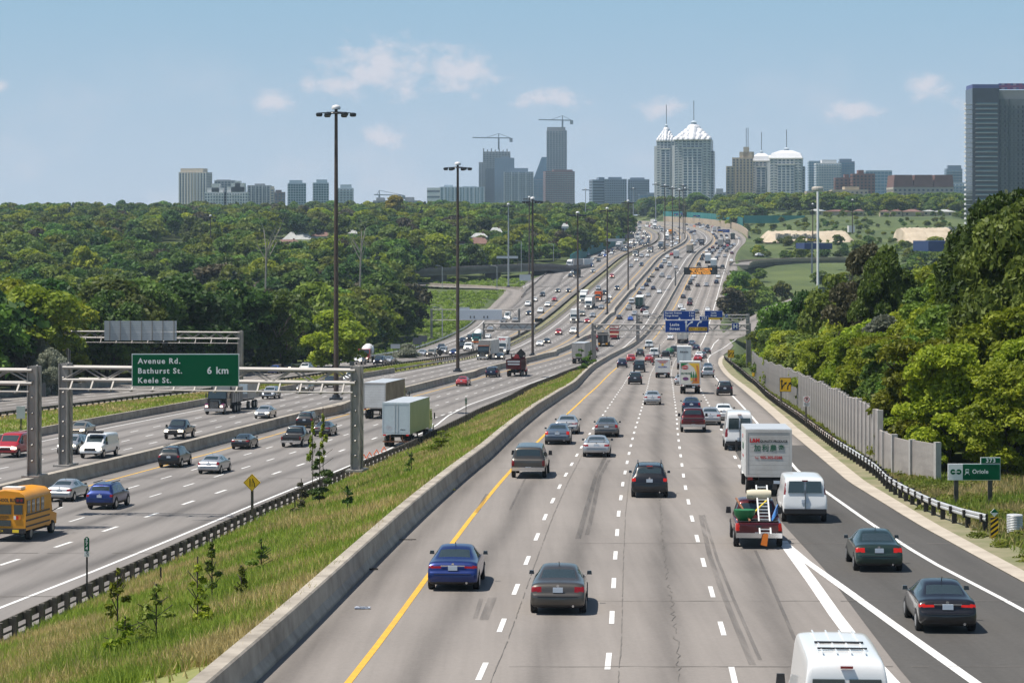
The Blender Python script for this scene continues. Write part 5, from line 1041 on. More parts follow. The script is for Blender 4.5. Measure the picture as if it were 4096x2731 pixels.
def mast(label, base, top, d, arm=2.0, m=None, r0=None):
    p = at(base[0], base[1], d); q = at(top[0], top[1], d); h = q.z - p.z; e = empty('lamp_mast', p, label=label, cat='lamp mast', group=MG); r0 = r0 or .30
    MB().lathe([(r0, 0), (r0 * .93, h * .33), (r0 * .62, h)], n=12).build('pole', m or M_corten, e, smooth=50)
    MB().box((0, 0, .12), (1.5, 1.5, .24)).lathe([(.5, .2), (.42, .6)], n=10).build('base_plate', M_lamp, e)
    b = MB(); b.lathe([(.5, h - .25), (.55, h), (.4, h + .22), (.1, h + .3)], n=12); b.build('hub', M_capw, e, smooth=50)
    ring = MB(); ring.lathe([(arm - .55, h - .72), (arm - .5, h - .66), (arm - .45, h - .72)], n=18); ring.build('ring', M_lamp, e)
    lm = MB().lathe([(.12, .1), (.38, .02), (.40, -.22), (.30, -.38), (.05, -.4)], n=12).mesh('lamp', M_lamp, 40); k = 6
    for i in range(k):
        t = i * 2 * math.pi / k + .1; link('lamp', lm, e, (arm * math.cos(t), arm * math.sin(t), h - .72)); MB().bar((.3 * math.cos(t), .3 * math.sin(t), h - .55), (arm * math.cos(t), arm * math.sin(t), h - .68), .09).build('arm', M_lamp, e)
    return e
for i, (b_, t_, d) in enumerate((((1344.5, 1598), (1330.5, 430), 278), ((1831, 1486), (1823, 655), 390), ((2130.6, 1422), (2125, 793), 519), ((2311, 1352), (2307.5, 850), 647), ((2429, 1256), (2428, 833), 772), ((2512.6, 1163), (2509, 803), 905))):
    mast(('nearest and tallest', 'second', 'third', 'fourth', 'fifth', 'sixth')[i] + ' brown lamp mast on the median barrier' + ('' if i == 0 else ', counted from the nearest'), b_, t_, d)
for lb, b_, t_, d in (('first of the close bunch of lamp masts near the domed towers', (2659.4, 1008), (2659, 740), 1180), ('second of the close bunch of lamp masts, in front of the twin towers', (2689.6, 993), (2690, 748), 1240), ('third of the close bunch of lamp masts', (2717.5, 982), (2716.7, 757), 1290), ('lamp mast at the right end of the close bunch', (2740, 961), (2739, 752), 1370), ('thin lamp mast behind the right end of the close bunch', (2732.8, 935), (2731.6, 739), 1460)): mast(lb, b_, t_, d)
for lb, b_, t_, d in (('grey lamp mast standing in the loop infield', (2033.7, 1148), (2031.5, 816), 815), ('slim lamp mast just left of the third mast on the median', (2117, 1100), (2118, 788), 930), ('lamp mast sticking out of the left wood', (842, 1050), (841, 862), 1000), ('lamp mast left of the white pylon', (3251, 1010), (3251, 816), 1100), ('lamp mast right of the white pylon beside the sand', (3410, 935), (3409, 799), 1250), ('thin far lamp mast before the middle grey slab', (2533, 884), (2533, 752), 1560), ('thin far lamp mast before the left arched tower', (2623, 884), (2623, 733), 1560), ('thin far lamp mast left of the banded grey office', (2342, 900), (2342, 755), 1500)): mast(lb, b_, t_, d, m=M_sil if 'grey' in lb or 'thin' in lb else M_corten)
# small road lamps near the loop ramp
def lamp(label, x, y0, y1, d, s=1):
    p = at(x, y0, d); h = at(x, y1, d).z - p.z; e = empty('street_lamp', p, label=label, cat='street lamp', group='small street lamps'); MB().bar((0, 0, -1), (0, 0, h - .4), .22, n=6).build('pole', M_sil, e); b = MB(); b.bar((0, 0, h - .4), (-s * 1.6, 0, h), .12, n=5); b.build('arm', M_sil, e); MB().box((-s * 1.9, 0, h), (.9, .3, .16)).build('lamp_head', M_sil, e)
for a in (('street lamp left of the loop ramp', 1769, 1142, 1062, 830, 1), ('street lamp above the loop ramp near its bend', 1988, 1146, 1062, 840, 1), ('street lamp rising from the wood beside the flyover', 2085, 1078, 962, 900, 1), ('street lamp beside the teal wall at the flyover', 2214, 1036, 975, 1050, 1), ('street lamp by the verge bushes behind the white message sign', 1769, 1330, 1228, 560, 1)): lamp(*a)
GG = 'overhead sign gantries'
def gantry(label, pl, pr, yt, yb, yw, pw=.62, pipe=.24, nd=None, both=(1, 1), solid=False, topz=.25):
    """posts at world points pl, pr; chord heights given as world z"""
    e = empty('sign_gantry', pl, label=label, cat='sign gantry', group=GG); o = Vector(pl); L = pr - pl; ax_ = Vector((L.x, L.y, 0)); n = nd or max(6, int(ax_.length / 1.5)); an = math.atan2(L.y, L.x)
    for ok, p in zip(both, (pl, pr)):
        if not ok: continue
        q = p - o; h = yt + topz - p.z; b = MB()
        for s in (-.36, .36):
            sy = Vector((-math.sin(an), math.cos(an), 0)) * s; b.box((q.x + sy.x, q.y + sy.y, q.z + h / 2), (pw, .12, h), 0, an)
            for w_ in (-.46, .46): wv = Vector((math.cos(an), math.sin(an), 0)) * pw * w_ * 1.0; b.box((q.x + sy.x + wv.x, q.y + sy.y + wv.y - .06, q.z + h / 2), (.07, .24, h), 0, an)
        k = int(h / .9)
        for i in range(k): b.bar((q.x + math.sin(an) * .5, q.y - .5, q.z + h * i / k), (q.x - math.sin(an) * .5, q.y + .5, q.z + h * (i + 1) / k), .1)
        b.box((q.x, q.y, q.z + .06), (pw + .5, 1.7, .12), 0, an); b.build('post', M_gal, e)
    P = lambda t, z, s=0: Vector((ax_.x * t - math.sin(an) * s, ax_.y * t + math.cos(an) * s, z - o.z))
    for nm, z in (('top_chord', yt), ('bottom_chord', yb)):
        for s in (-.5, .5): MB().bar(P(0, z, s), P(1, z, s), pipe, n=8).build(nm, M_galw, e, smooth=60)
    for s in (-.5, .5):
        b = MB()
        for i in range(n): a, c = (yt, yb) if i % 2 else (yb, yt); b.bar(P(i / n, a, s), P((i + 1) / n, c, s), pipe * .5, n=5)
        b.build('diagonals', M_gal, e)
    if yw:
        MB().bar(P(0, yw, -1.1), P(1, yw, -1.1), pipe * .55, n=6).build('catwalk_rail', M_galw, e); b = MB()
        for i in range(0, n, 1 if n < 20 else 2): t = (i + .5) / n; b = MB(); b.bar(P(t, yb, -.5), P(t, yw - .1, -1.1), pipe * .5); b.bar(P(t, yw - .05, -1.4), P(t, yw - .05, -.3), pipe * .45); b.build('hanger', M_gal, e)
    return e
zz_ = lambda y, d: at(0, y, d).z
# near gantry with the green sign
dL, dR = 150.0, 146.5
g1 = gantry('near gantry that carries the green sign over the outbound express lanes', at(263, 1862, dL), at(1428, 1882, dR), zz_(1475, 148), zz_(1525, 148), zz_(1563, 147), .58, .2, nd=14)
def sign(label, x0, x1, y0, y1, d, m, frame=None, name='road_sign', cat='road sign', legs=None, t=.08, group=None, backm=None, legm=None, legw=.12):
    p, q = at(x0, y0, d), at(x1, y1, d); c = (p + q) / 2; e = empty(name, c, label=label, cat=cat, group=group); w_, h = q.x - p.x, p.z - q.z
    if frame: MB().box((0, .02, 0), (w_, t, h)).build('border', frame, e); MB().box((0, -.02, 0), (w_ - h * .03 - .04, t, h - h * .03 - .04)).build('panel', m, e)
    else: MB().box((0, 0, 0), (w_, t, h)).build('panel', m, e)
    for lx, ly in legs or (): g_ = at(lx, ly, d); MB().bar((g_.x - c.x, .1, g_.z - c.z - .3), (g_.x - c.x, .1, h / 2 - .1), legw).build('post', legm or M_post, e)
    e['w'], e['h'] = w_, h
    del e['w'], e['h']; return e, w_, h
tx = lambda x, y: None
def words(e, c, items, d, m, y=-.075):        # items: text, x-centre or left, y, cap height, all in photograph pixels
    for s, x, yy, cap, al, *k in items:
        p = at(x, yy, d) - Vector(c); text(s, cap / F * d / .70, k[0] if k else m, e, (p.x, y, p.z), align=al, spc=k[1] if len(k) > 1 else 1.08, bold=k[2] if len(k) > 2 else .008)
T1x, T1y = (lambda x: x / 2.2402), (lambda y: 1200 + y / 2.2402)
e, w_, h = sign('big green overhead sign listing three cross streets and 6 km', T1x(1181), T1x(2143), T1y(481), T1y(775), 145.6, M_sg, M_sw, 'overhead_sign', 'overhead sign')
words(e, e.location, [('Avenue Rd.', T1x(1238), T1y(547), 21, 'LEFT', M_sw, 1.22, .012), ('Bathurst St.', T1x(1236), T1y(635), 21, 'LEFT', M_sw, 1.22, .012), ('Keele St.', T1x(1236), T1y(720), 21, 'LEFT', M_sw, 1.22, .012), ('6 km', T1x(1856), T1y(632), 27, 'LEFT', M_sw, 1.15, .015)], 145.6, M_sw)
pR = at(138, 1905, 141); gantry('gantry over the oncoming express lanes, cut by the left edge of the view', Vector((pR.x - 24, pR.y + 3, pR.z)), pR, zz_(1480, 141), zz_(1532, 141), zz_(1566, 140), .58, .2, nd=16)
sign('small grey plate fixed beside the left gantry post', T1x(372), T1x(411), T1y(745), T1y(866), 143, M_sbackd, None, 'sign_plate', 'sign')
gantry('rear gantry over the farthest carriageway that holds the empty sign panel', at(270, 1600, 352), at(962, 1590, 348), zz_(1327, 350), zz_(1352, 350), zz_(1369, 350), .62, .2, nd=22)
e = empty('overhead_sign', at(T1x(1259), T1y(274), 348.6), label='pale grey back of a sign on the rear gantry, ribbed with vertical bars', cat='sign'); k = 348.6 / F / 2.2402; W0, H0 = 648 * k, 176 * k
for i in range(9): MB().box((0, 0, -H0 / 2 + H0 * (i + .5) / 9), (W0, .08, H0 / 9 * .93)).build('plank', M_sback, e)
for x in (985, 1080, 1170, 1270, 1365, 1460, 1560): MB().box(((x - 1259) * k, -.12, 0), (.12, .16, H0)).build('rib', M_gal, e)
# message sign seen from behind, cantilever behind it
g = gantry('light truss gantry across the farthest lanes behind the white message box', at(1726, 1352, 650), at(2076.5, 1344, 650), zz_(1238, 650), zz_(1280, 650), None, .6, .2, nd=12)
e = empty('message_sign', at(1921, 1258.5, 648), label='white box of a message sign seen from behind on the light truss gantry', cat='message sign'); k = 648 / F
MB().box((0, 0, 0), (173 * k, 1.2, 41 * k)).build('housing', mat('housing_pale', (.62, .66, .72), .5, var=.05), e)
for x in (1882, 1897, 1936, 1950): MB().box(((x - 1921) * k, -.63, -9 * k), (5 * k, .06, 9 * k)).build('vent', M_sbackd, e)
MB().box(((1855 - 1921) * k, 0, 25 * k), (46 * k, .8, 9 * k)).build('top_box', M_sback, e)
pL = at(1936, 1382, 560); g = gantry('cantilever sign arm reaching over the oncoming express lanes', pL, Vector((pL.x + 12.4, pL.y, pL.z)), zz_(1293, 560), zz_(1318, 560), None, .55, .35, nd=8, both=(1, 0))
sign('grey back of a sign on the cantilever arm', 2000, 2140, 1296, 1319, 561, M_sback, None, 'overhead_sign', 'overhead sign')
# blue gantries
Zx, Zy = (lambda x: 2550 + x / 5.88), (lambda y: 1080 + y / 5.88)
gF = gantry('gantry across the near lanes that carries the blue exit sign', at(2375, 1480, 436), at(2994, 1478, 436), zz_(1298.5, 436), zz_(1320.5, 436), zz_(1336.6, 436), .85, .24, nd=26)
gG = gantry('farther gantry that carries the two small blue street signs', at(2551.4, 1366, 610), at(2991, 1362, 610), zz_(1259.5, 610), zz_(1273, 610), zz_(1283, 610), .9, .22, nd=24)
def arrow(e, c, pts, d, wd, m, hd=2.6):
    P = [at(x, y, d) - Vector(c) for x, y in pts]; b = MB()
    for p, q in zip(P[:-1], P[1:]):
        s = (q - p).normalized(); n = Vector((-s.z, 0, s.x)) * wd / 2; b.poly([(v.x, -.085, v.z) for v in (p - n, q - n + s * wd * .2, q + n + s * wd * .2, p + n)])
    if hd: s = (P[-1] - P[-2]).normalized(); n = Vector((-s.z, 0, s.x)) * wd / 2 * hd; q = P[-1]; b.poly([(v.x, -.087, v.z) for v in (q - n, q + s * wd * hd * .9, q + n)])
    b.build('arrow', m, e)
d = 434.6; e, w_, h = sign('largest blue overhead sign with Leslie Street and EXIT / SORTIE', Zx(650), Zx(1675), Zy(1180), Zy(1468), d, M_sb, M_sw, 'overhead_sign', 'overhead sign'); c = e.location
words(e, c, [('Leslie', Zx(870), Zy(1285), 10.2, 'CENTER', M_sw, 1.12, .02), ('Street', Zx(872), Zy(1380), 10.2, 'CENTER', M_sw, 1.12, .02)], d, M_sw)
MB().box((at(Zx(1422), 0, d).x - c.x, -.05, at(0, Zy(1387), d).z - c.z), (435 / 5.88 / F * d, .06, 84 / 5.88 / F * d)).build('exit_panel', M_sy, e); words(e, c, [('EXIT / SORTIE', Zx(1422), Zy(1387), 8.2, 'CENTER', M_sk, 1.0, .012)], d, M_sk, y=-.1)
arrow(e, c, [(Zx(1142), Zy(1430)), (Zx(1142), Zy(1235))], d, .2, M_sw); arrow(e, c, [(Zx(1142), Zy(1430)), (Zx(1155), Zy(1340)), (Zx(1200), Zy(1275)), (Zx(1262), Zy(1232))], d, .2, M_sw); arrow(e, c, [(Zx(1408), Zy(1330)), (Zx(1415), Zy(1280)), (Zx(1440), Zy(1240)), (Zx(1472), Zy(1222))], d, .2, M_sw)
e, w_, h = sign('small blue exit number tab 373 on top of the largest blue sign', Zx(1462), Zx(1672), Zy(1085), Zy(1178), d, M_sb, M_sw, 'exit_number', 'exit sign'); words(e, e.location, [('373', Zx(1567), Zy(1132), 9.5, 'CENTER', M_sw, 1.15, .02)], d, M_sw)
e, w_, h = sign('square blue hospital sign with a white H at the right end of the gantry', 2927.5, 2955.5, 1291.5, 1320.5, d, M_sb, M_sw, 'hospital_sign', 'hospital sign'); words(e, e.location, [('H', 2941.5, 1306, 17, 'CENTER', M_sw, 1, .05)], d, M_sw)
d = 608.6; e, w_, h = sign('blue overhead sign with Bayview Avenue and Yonge Street distances', Zx(615), Zx(1358), Zy(960), Zy(1166), d, M_sb, M_sw, 'overhead_sign', 'overhead sign'); c = e.location
words(e, c, [('Bayview Avenue', Zx(645), Zy(1008), 6.4, 'LEFT', M_sw, 1.1, .02), ('Yonge Street', Zx(645), Zy(1074), 6.4, 'LEFT', M_sw, 1.1, .02), ('2 km', Zx(1328), Zy(1008), 6.4, 'RIGHT', M_sw, 1.1, .02), ('4 km', Zx(1328), Zy(1074), 6.4, 'RIGHT', M_sw, 1.1, .02)], d, M_sw)
for x in (663, 985, 1308): arrow(e, c, [(Zx(x), Zy(1112)), (Zx(x), Zy(1136))], d, .18, M_sw, 4)
e, w_, h = sign('blue overhead sign with Leslie Street above a yellow strip', Zx(1580), Zx(2003), Zy(956), Zy(1116), d, M_sb, M_sw, 'overhead_sign', 'overhead sign'); c = e.location; words(e, c, [('Leslie', Zx(1790), Zy(1008), 6, 'CENTER', M_sw, 1.1, .02), ('Street', Zx(1790), Zy(1070), 6, 'CENTER', M_sw, 1.1, .02)], d, M_sw)
MB().box((0, 0, -h / 2 - 25 / 5.88 / F * d), (w_, .08, 50 / 5.88 / F * d)).build('exit_strip', M_sy, e); arrow(e, c, [(Zx(1960), Zy(1122)), (Zx(1960), Zy(1142))], d, .18, M_sk, 4)
e, w_, h = sign('tiny blue arrow sign beside the farther blue gantry', 2899, 2911, 1257, 1269, d, M_sb, M_sw); arrow(e, e.location, [(2902, 1266), (2907, 1261)], d, .12, M_sw)
# amber message sign
d = 930; L_, R_ = at(2701.7, 1146, d), at(2932, 1108, d); gH = gantry('slim truss gantry that holds the amber message board', L_, R_, zz_(1082, d), zz_(1097, d), None, .55, .2, nd=20)
M_amb = mat('amber_dots', (.9, .35, .03), .5, emit=(1, .42, .05), estr=.8); e = empty('message_board', at(2803, 1084, d - 1.6), label='black message board with three rows of amber letters', cat='message board'); k = (d - 1.6) / F
MB().box((0, .5, 0), (134 * k, 1.2, 28.5 * k)).build('housing', M_sk, e); MB().box(((2851 - 2803) * k, .5, 18 * k), (38 * k, 1.0, 8 * k)).build('top_box', M_sk, e)
for i, s in enumerate(('CLEAN AIR COMMUTE', 'TRY CARPOOLING', 'OR PUBLIC TRANSIT')): text(s, 6.2 * k / .7, M_amb, e, (0, -.14, (7.5 - 8.6 * i) * k), spc=1.1, bold=.03, wsc=.92)
text('EXPRESS', 4.2 * k / .7, M_sback, e, ((2851 - 2803) * k, -.02, 18 * k))
# far blue signs and sign backs
for lb, x0, x1, y0, y1, dd, m_ in (('far blue sign over the near lanes below the shrubby bank', 2870, 2918.6, 918, 930, 1430, M_sb), ('wide blue sign before the woods at the far bend', 2832.7, 2876, 858, 870, 1800, M_sb), ('narrow blue sign before the teal wall at the far bend', 2773, 2800, 861.5, 868, 1800, M_sb), ('small blue sign beyond the left end of the bend', 2472, 2491, 846, 854, 1850, M_sb), ('left of two small blue signs before the twin towers', 2696, 2713, 853, 862, 1850, M_sb), ('right of two small blue signs before the twin towers', 2717, 2731, 851, 860, 1850, M_sb)):
    e, w_, h = sign(lb, x0, x1, y0, y1, dd, m_, M_sw, legs=((x0 + 2, y1 + 14), (x1 - 2, y1 + 14)), legm=M_sil, legw=.3)
    text('Express', h * .4, M_sw, e, (w_ * .08, -.08, 0)); 
    MB().box((-w_ * .27, -.04, -h * .3), (w_ * .4, .1, h * .25)).build('yellow_strip', M_sy, e)
for lb, x0, x1, y0, y1, dd, m_, lg in (('dark back of a far sign over the oncoming outer lanes', 2500, 2537, 937, 952.7, 1255, M_sbackd, ((2502, 985), (2535, 990))), ('left of two grey sign backs on the far gantry by the wood', 2378, 2410, 955, 966, 1215, M_sback, ((2380, 1000),)), ('right of two grey sign backs on the far gantry by the wood', 2420, 2500, 955, 966, 1215, M_sback, ((2424, 1000), (2499, 1000))), ('upper grey plate of the sign frame above the flyover', 1986, 2072, 1024, 1034, 905, M_sback, ((1988, 1062), (2070, 1062))),
        ('grey sign back on three legs beside the loop ramp', 2078, 2123, 1098, 1123, 850, M_sback, ((2080, 1152), (2100, 1150), (2120, 1146))), ('pair of black boards on legs in the fence between the oncoming roads', 2139, 2170, 1273, 1288, 720, M_sk, ((2147, 1298), (2161, 1298))), ('left of two overlapping dark sign backs on the verge', 1651, 1687, 1351, 1377, 532, M_sbackd, ((1662, 1388), (1679, 1386))), ('right of two overlapping dark sign backs on the verge', 1673, 1709, 1342, 1367, 536, M_sbackd, ((1700, 1384),)),
        ('small pale grey sign back before the silvery bush', 1562.5, 1600, 1376, 1393.5, 482, M_sback, ((1575, 1410), (1593, 1408))), ('left black board on two legs at the foot of the left wood', 1139, 1189, 1421, 1454, 440, M_sk, ((1152, 1462), (1175, 1462))), ('right black board at the foot of the left wood', 1237, 1260, 1417, 1446, 440, M_sk, ((1248, 1462),)), ('grey sign back on a single post on the left grass strip', 66, 100, 1624, 1674, 238, M_sback, ((83, 1724),)), ('small dark box sign just above the right gantry post', 1398, 1418, 1445, 1462, 402, M_sbackd, ((1408, 1478),))):
    sign(lb, x0, x1, y0, y1, dd, m_, None, 'road_sign', 'sign', lg, group='signs seen from behind')
def diamond(label, x, y, r, d, m, base, two=0, border=None, name='warning_sign', mark=None):
    c = at(x, y, d); e = empty(name, c, label=label, cat='warning sign'); s = r / F * d
    MB().prism([(0, -s), (s, 0), (0, s), (-s, 0)], -.04, .04).build('panel', m, e)
    g_ = at(x, base, d)
    for u in ((-.25 * s, .25 * s) if two else (0,)): MB().bar((u, .1, g_.z - c.z - .3), (u, .1, s * .6), .13).build('post', M_post, e)
    return e, s
e, s = diamond('yellow diamond lane-ends sign standing by the guide rail on the grass slope', 1008, 1929, 35, 122.5, M_sy, 2040)
MB().prism([(0, -s * .93), (s * .93, 0), (0, s * .93), (-s * .93, 0)], -.050, -.041).build('border', M_sk, e); MB().prism([(0, -s * .89), (s * .89, 0), (0, s * .89), (-s * .89, 0)], -.056, -.051).build('face', M_sy, e)
b = MB(); b.box((-s * .22, -.06, 0), (s * .09, .01, s * .9)); 
for i in range(3): b.box((s * .02, -.06, -s * .32 + i * s * .2), (s * .06, .01, s * .11))
b.box((s * .28, -.06, -s * .28), (s * .09, .01, s * .45)); b.bar((s * .28, -.06, -s * .08), (s * .12, -.06, s * .22), s * .09); b.box((s * .1, -.06, s * .34), (s * .09, .01, s * .26)); b.build('lane_symbol', M_sk, e)
diamond('dark back of a diamond sign left of the red cement lorry', 1408.5, 1415, 14, 490, M_sbackd, 1440, 1); diamond('dark diamond sign back standing in the fence before the parked-up cars', 1760, 1409, 14.5, 487, M_sk, 1436, 1)
def marker(label, x0, x1, ya, yb_, yc, base, d, dig, low):
    c = at((x0 + x1) / 2, (ya + yb_) / 2, d); e = empty('distance_marker', c, label=label, cat='distance marker', group='green distance markers'); w_, h = (x1 - x0) / F * d, (yb_ - ya) / F * d
    MB().prism([(-w_ / 2, -h / 2), (w_ / 2, -h / 2), (w_ / 2, h / 2 - .08), (w_ / 2 - .08, h / 2), (-w_ / 2 + .08, h / 2), (-w_ / 2, h / 2 - .08)], -.02, .02).build('panel', M_sg, e)
    for i, ch in enumerate(dig): text(ch, h * .33, M_sw, e, (0, -.03, h * (.31 - .31 * i)), bold=.006)
    g_ = at(0, base, d).z - c.z; MB().bar((0, .05, g_ - .4), (0, .05, -h / 2), .07).build('post', M_postd, e)
    hh = (yc - yb_) / F * d; MB().box((0, 0, -h / 2 - hh / 2 - .02), (w_, .03, hh)).build('lower_plate', M_sw if low else M_kerb, e)
    if low: text(low, hh * 1.1, M_sk, e, (0, -.03, -h / 2 - hh / 2 - .02))
marker('green distance marker 374 with .5 plate near the left end of the guide rail', 337, 357, 2146, 2203, 2224, 2350, 104, '374', '.5'); marker('green distance marker 374 beside the rail beyond the parked trailer', 1860, 1868, 1590, 1613, 1620, 1672, 236, '374', '')
b = MB(); q = unp(643, 2390, lambda d: zb(d) + .6); b.bar((0, 0, -.3), (0, 0, 1.35), .07).build('stake', M_postd, None, label='thin dark stake standing in the grass by the guide rail', cat='stake').location = q
b = MB(); q = unp(1180, 2063, lambda d: zb(d) + .6); b.bar((0, 0, -.3), (0, 0, 1.2), .07).build('stake', M_postd, None, label='thin rusty stake left of the dense dark shrub', cat='stake').location = q
for i, (x, y) in enumerate(((967, 1447), (1018, 1424), (1080, 1400), (1147, 1374))):
    q = unp(1024 + x / 2.2402, 1200 + y / 2.2402, zb); q.z += .03; e = empty('warning_triangle', q, label=('nearest', 'second', 'third', 'farthest')[i] + ' of four orange warning triangles behind the parked trailer', cat='warning triangle', group='warning triangles on the shoulder'); b = MB(); s = .27
    P = [Vector((-s, 0, .1)), Vector((s, 0, .1)), Vector((0, .08, .1 + 1.73 * s))]
    for j in range(3): b.bar(P[j], P[(j + 1) % 3], .10, .05)
    b.build('reflector_frame', M_or, e); MB().box((0, 0, .04), (.36, .2, .07)).build('stand', M_sk, e)
# signs on the right verge
KX, KY = (lambda x: 2700 + x / 5.88), (lambda y: 1300 + y / 5.88); T4x, T4y = (lambda x: 3072 + x / 2.2402), (lambda y: 1200 + y / 2.2402)
def lanesign(label, x0, x1, y0, y1, d, leg):
    e, w_, h = sign(label, x0, x1, y0, y1, d, M_sy, M_sk, 'lane_sign', 'lane sign', (leg,), group='yellow lane signs on the right shoulder'); c = e.location; X_ = lambda t: x0 + (x1 - x0) * t; Y_ = lambda t: y0 + (y1 - y0) * t
    arrow(e, c, [(X_(.18), Y_(.86)), (X_(.18), Y_(.30))], d, w_ * .1, M_sk, 2.6); arrow(e, c, [(X_(.18), Y_(.80)), (X_(.26), Y_(.60)), (X_(.46), Y_(.44))], d, w_ * .1, M_sk, 2.6); arrow(e, c, [(X_(.68), Y_(.86)), (X_(.70), Y_(.62)), (X_(.84), Y_(.46))], d, w_ * .1, M_sk, 2.6)
lanesign('yellow lane-use sign with black arrows near the bend of the right guide rail', KX(1240), KX(1390), KY(582), KY(770), 432, (KX(1316), KY(918))); lanesign('yellow lane-use sign with black arrows before the noise wall', T4x(104), T4x(208), T4y(694), T4y(820), 200, (T4x(118), T4y(912)))
sign('small yellow board on a stick in the weeds behind the guide rail', KX(1815), KX(1868), KY(1120), KY(1200), 300, M_sy, None, 'small_sign', 'sign', ((KX(1832), KY(1290)),), legw=.06)
e, w_, h = sign('white no-stopping sign, emergency parking only, in front of the noise wall', T4x(318), T4x(376), T4y(863), T4y(952), 181, M_sw, None, 'parking_sign', 'parking sign', ((T4x(342), T4y(1072)),)); c = e.location; k = 181 / F / 2.2402
b = MB(); n = 20
for i in range(n): a0, a1 = 2 * math.pi * i / n, 2 * math.pi * (i + 1) / n; b.poly([(math.cos(t) * r_i * k, -.05, 18 * k + math.sin(t) * r_i * k) for t, r_i in ((a0, 21), (a1, 21), (a1, 25.5), (a0, 25.5))])
b.poly([(-15 * k, -.052, 33 * k), (15 * k, -.052, 3 * k), (17 * k, -.052, 6 * k), (-13 * k, -.052, 36 * k)]); b.build('no_stopping_ring', M_sr, e); text('P', 30 * k / .7, M_sk, e, (0, -.046, 18 * k), bold=.01)
for i, s in enumerate(('EMERGENCY', 'PARKING', 'ONLY')): text(s, 7 * k / .7, M_sk, e, (0, -.046, (-17 - 11 * i) * k))
d = 116; e, w_, h = sign('green station sign reading Oriole with a white emblem panel, on two posts', T4x(1612), T4x(2082), T4y(1465), T4y(1613), d, M_sg, M_sw, 'station_sign', 'station sign', ((3826, 2020), (3962, 2008)), t=.08, legw=.2); c = e.location; k = d / F / 2.2402
MB().box((-(1847 - 1678) * k, -.05, 0), (130 * k, .04, 142 * k)).build('emblem_panel', M_sw, e); b = MB()
for s_ in (-1, 1):
    pts = [(-(1847 - 1681) * k + s_ * 26 * k + math.cos(2 * math.pi * i / 18) * 24 * k, math.sin(2 * math.pi * i / 18) * 24 * k + 3 * k) for i in range(18)]; b.prism(pts, -.085, -.075)
b.build('emblem', M_sg, e); MB().box((-(1847 - 1681) * k, -.095, 3 * k), (70 * k, .012, 7 * k)).build('emblem_bar', M_sw, e)
b = MB(); b.box((-(1847 - 1783) * k, -.065, 8 * k), (30 * k, .02, 38 * k)); b.bar((-(1847 - 1770) * k, -.065, -14 * k), (-(1847 - 1762) * k, -.065, -24 * k), 4 * k); b.bar((-(1847 - 1796) * k, -.065, -14 * k), (-(1847 - 1804) * k, -.065, -24 * k), 4 * k); b.build('train_symbol', M_sw, e); MB().box((-(1847 - 1783) * k, -.08, 14 * k), (22 * k, .012, 13 * k)).build('train_window', M_sg, e)
text('Oriole', 36 * k / .7, M_sw, e, (-(1847 - 1827) * k, -.075, 4 * k), align='LEFT', bold=.006, spc=1.05)
e, w_, h = sign('small green exit tab 373 on top of the station sign', T4x(1905), T4x(2082), T4y(1408), T4y(1464), d, M_sg, M_sw, 'exit_number', 'exit sign'); text('373', 36 * k / .7, M_sw, e, (0, -.075, 0), bold=.008, spc=1.2)
Lx, Ly = (lambda x: 3072 + x / 1.8867), (lambda y: 1900 + y / 1.8867)
d = 99; p = at(Lx(1708), Ly(395), d); e = empty('hazard_marker', p, label='black and yellow striped hazard marker with a small green diamond on top', cat='hazard marker'); k = d / F / 1.8867; w_, h = 58 * k, 166 * k
MB().box((0, 0, 0), (w_, .04, h)).build('board', M_sk, e); b = MB()
for i in range(-1, 5):
    z0 = -h / 2 + i * h / 4.2; P = [(-w_ / 2, z0), (w_ / 2, z0 + w_ * .75), (w_ / 2, z0 + w_ * .75 + h / 9), (-w_ / 2, z0 + h / 9)]; P = [(x, min(h / 2, max(-h / 2, z))) for x, z in P]; b.poly([(x, -.024, z) for x, z in P])
b.build('stripes', M_sy, e); s = 31 * k; MB().prism([(0, h / 2), (s, h / 2 + s), (0, h / 2 + 2 * s), (-s, h / 2 + s)], -.02, .02).build('diamond', M_sw, e); MB().prism([(s, h / 2 + s), (0, h / 2 + 2 * s), (-s, h / 2 + s)], -.028, -.021).build('diamond_top', M_sg, e); MB().bar((0, .05, -h / 2 - 85 * k), (0, .05, h / 2), .07).build('post', M_sil, e)
# litter
for nm, lb, x, y, sz, c in (('litter', 'scrap of blue and white cloth on the left shoulder', 1446, 2434, (.5, .22, .05), (.5, .55, .75)), ('litter', 'yellow scrap on the shoulder beside the barrier', 1808, 1960, (.35, .2, .06), (.6, .5, .1)), ('branch', 'dark stick lying at the foot of the barrier', 1630, 2160, (.7, .03, .03), (.05, .045, .04)), ('branch', 'broken twig at the foot of the near barrier', 1487, 2280, (.4, .05, .06), (.05, .045, .04))):
    q = unp(x, y, za); b = MB(); r = random.Random(int(x))
    for i in range(4): b.box((r.uniform(-.3, .3) * sz[0], r.uniform(-.3, .3) * sz[1], sz[2] / 2), (sz[0] * .6, sz[1] * .6, sz[2]), 0, r.uniform(-.4, .4))
    b.build(nm, mat('litter_' + str(int(x)), c, .8, var=.6, vscale=9), label=lb, cat='litter').location = q + Vector((0, 0, .02))
